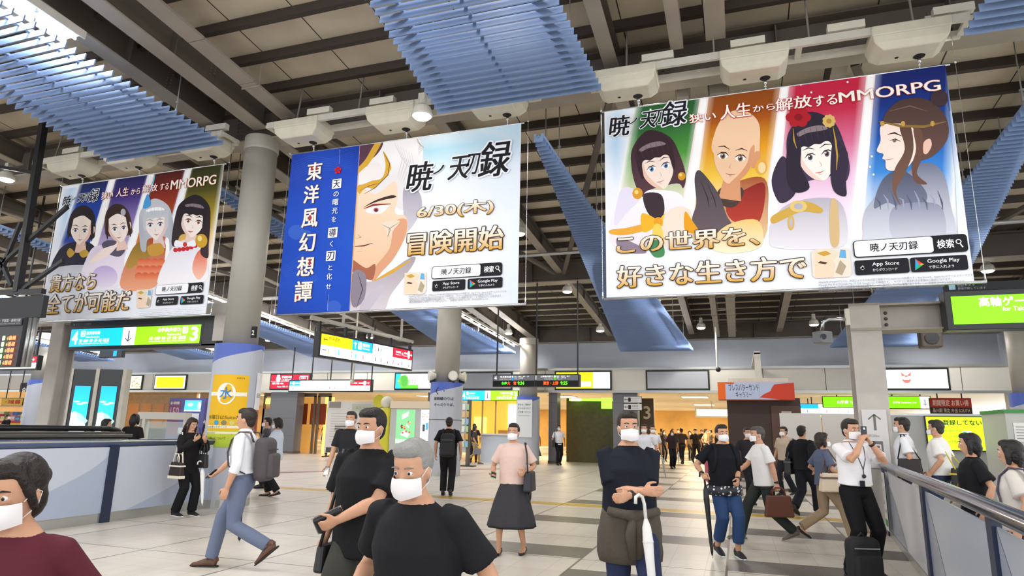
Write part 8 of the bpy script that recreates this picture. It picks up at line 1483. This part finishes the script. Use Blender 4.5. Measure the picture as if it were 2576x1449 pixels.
# ---------------------------------------------------------------- people behind the parapet and towards the back wall
Y = 10.4; J = person(gx(256, Y), Y, RIGHT+20, 1.56, 'person in orange top behind the escalator balustrades', '#c8794a', 'short', 'trousers', '#2a2a30', female=True, hair='bob', feet=stand, mask=False); Y = 10.9; J = person(gx(326, Y), Y, AWAY, 1.68, 'dark-haired person in black behind the parapet, right of the orange top', '#211e1f', 'short', 'trousers', '#222226', hair='bob', female=True, feet=stand, mask=False)
Y = 23.6; J = person(gx(2, Y), Y, RIGHT, 1.72, 'dark-clothed shopper at the snack counter on the far left', '#1d1a1c', 'long', 'trousers', '#1d1d22', feet=stand)
far = [ (742, 36, TOWARD, '#3a3638', '#202024', 'standing man in dark clothes before the orange doorway', dict(feet=stand)), (768, 40, AWAY, '#1e1c1e', '#1c1c20', 'dark figure behind the man before the orange doorway', dict(feet=small)), (786, 41, TOWARD, '#262024', '#1e1e22', 'second dark figure beside the orange doorway', dict(feet=small)), (811, 45, TOWARD, '#6a625c', '#26262a', 'woman in grey tee with a white bag by the orange doorway', dict(female=True, bottom='cropped', feet=small)),
 (1345, 29.0, TOWARD, '#a8a8a8', '#4f6f9a', 'woman in grey top and blue skirt beside the far column', dict(female=True, bottom='skirt', hair='long', feet=small)), (1406, 28.0, TOWARD+10, '#e8e6ea', '#17171a', 'man in white shirt and black trousers walking out of the platform entrance', dict(feet=((.08, .1, 0), (-.08, -.1, .04)))), (1482, 38, TOWARD, '#e0dcd8', '#1c1c20', 'man in white shirt with bag strap near the number 3', dict(feet=walkR)), (1440, 40, RIGHT, '#4a4440', '#222226', 'dark figure striding right near the olive wall', dict(feet=walkL)), (1520, 44, LEFT, '#3a3032', '#1e1e22', 'dark figure under the number 3 pier', dict(feet=walkR)), (1546, 47, TOWARD, '#5a5048', '#222226', 'person in brown top before the amber wall', dict(feet=small)), (1590, 36, TOWARD, '#2a2628', '#1e1e22', 'tall dark figure in front of the grey pier', dict(feet=small)),
 (1622, 17.5, TOWARD-20, '#dfe0e6', '#23232b', 'man in white shirt just behind the man with the tied jacket', dict(feet=small)), (1643, 20.4, TOWARD+5, '#e6e6ea', '#1b1b20', 'man in white shirt with grey umbrella and black trousers, walking in', dict(feet=small, hem=.05)), (1692, 29.0, TOWARD, '#33262a', '#1b1a1e', 'woman in dark red top and long black skirt with white umbrella', dict(female=True, hair='long', bottom='trousers', loose=.03, feet=small)), (1737, 38, TOWARD, '#6a5c40', '#26241e', 'person in olive top in the bright passage', dict(female=True, hair='bob', feet=small)), (1665, 44, AWAY, '#8a7a60', '#2a2a2c', 'person in tan top far in the passage', dict(feet=small)), (1708, 47, TOWARD, '#4a3c34', '#242226', 'person in brown far in the passage, behind the olive top', dict(feet=small)), (1768, 42, TOWARD, '#2c2628', '#202024', 'dark figure under the white route board', dict(feet=small)), (1790, 45, LEFT, '#7a6a58', '#2a2a2e', 'person in sand top under the white route board', dict(feet=small)), (1806, 33, LEFT, '#3a3034', '#202024', 'dark figure at the left side of the brown kiosk', dict(feet=small)), (1650, 50, TOWARD, '#d8d0c4', '#26262a', 'person in cream top deep in the passage', dict(feet=small)), (1640, 34, TOWARD, '#3c3436', '#202024', 'dark figure behind the man with grey umbrella', dict(feet=small)), (472, 25.5, LEFT, '#c8c4c0', '#2a2a30', 'person in pale top at the ticket machine', dict(female=True, hair='bob', feet=stand)), (508, 25.8, LEFT, '#2a2426', '#222226', 'dark-haired person in black using the blue screen machine', dict(feet=stand))]
far += [(1500, 33, TOWARD, '#262326', '#1c1c20', 'dark figure carrying nothing, just left of the number 3 pier', dict(feet=walkL)), (1532, 36, LEFT, '#cfc9c4', '#2a2a2e', 'person in off-white top crossing left below the number 3', dict(feet=walkR)), (1578, 45, TOWARD, '#7a7068', '#232327', 'person in grey-brown top between the number 3 pier and the grey pier', dict(feet=small)), (1672, 35, TOWARD, '#3a3438', '#1e1e22', 'long-haired dark figure at the front of the bright passage', dict(female=True, hair='long', feet=small)), (1716, 33, AWAY, '#4c4540', '#232326', 'person in brown walking away into the bright passage', dict(feet=walkR)), (1752, 34, TOWARD, '#34302f', '#202022', 'dark figure in front of the olive top, walking in', dict(feet=walkL)), (1778, 37, RIGHT, '#b8a488', '#2c2a2a', 'person in cream-brown top walking right below the route board', dict(feet=small)), (1694, 41, TOWARD, '#221f22', '#1a1a1d', 'dark figure behind the woman in dark red top', dict(feet=small))]
for px, Y, hd_, tc_, bc_, lab, kw in far:
    kw = dict(kw); bt = kw.pop('bottom', 'trousers'); Jf = person(gx(px, Y), Y, hd_, 1.60 if kw.get('female') else 1.72, lab, tc_, 'short', bt, bc_, hcol=random.choice(['#1c1512', '#2a211c', '#17120f']), **kw)
    if px == 1643: w_ = world(Jf, Jf['hand'][1][0]); umbrella(w_, w_+Vector((.12, -.05, -.72)), '#a9abae', 'grey umbrella of the man in white shirt walking in', hook=False)
    if px == 1692: w_ = world(Jf, Jf['hand'][1][0]); umbrella(w_, w_+Vector((.02, -.05, -.7)), '#e8e8ea', 'white umbrella of the woman in dark red top', hook=False)
    if px == 1406: handbag(world(Jf, Jf['T'](.27, .02, .0)), wdir(Jf, Vector((0,1,0))), .38, .3, .12, '#202024', 'black shoulder bag of the man walking out of the platform entrance', strap_to=world(Jf, Jf['T'](.19, 0, .515)), handles=False, name='shoulder_bag')
    if px == 811: w_ = world(Jf, Jf['hand'][0][0]); handbag(w_-Vector((0,0,.32)), wdir(Jf, Vector((0,1,0))), .3, .36, .12, '#cfc8d2', 'white carrier bag of the woman by the orange doorway', hh=.14)
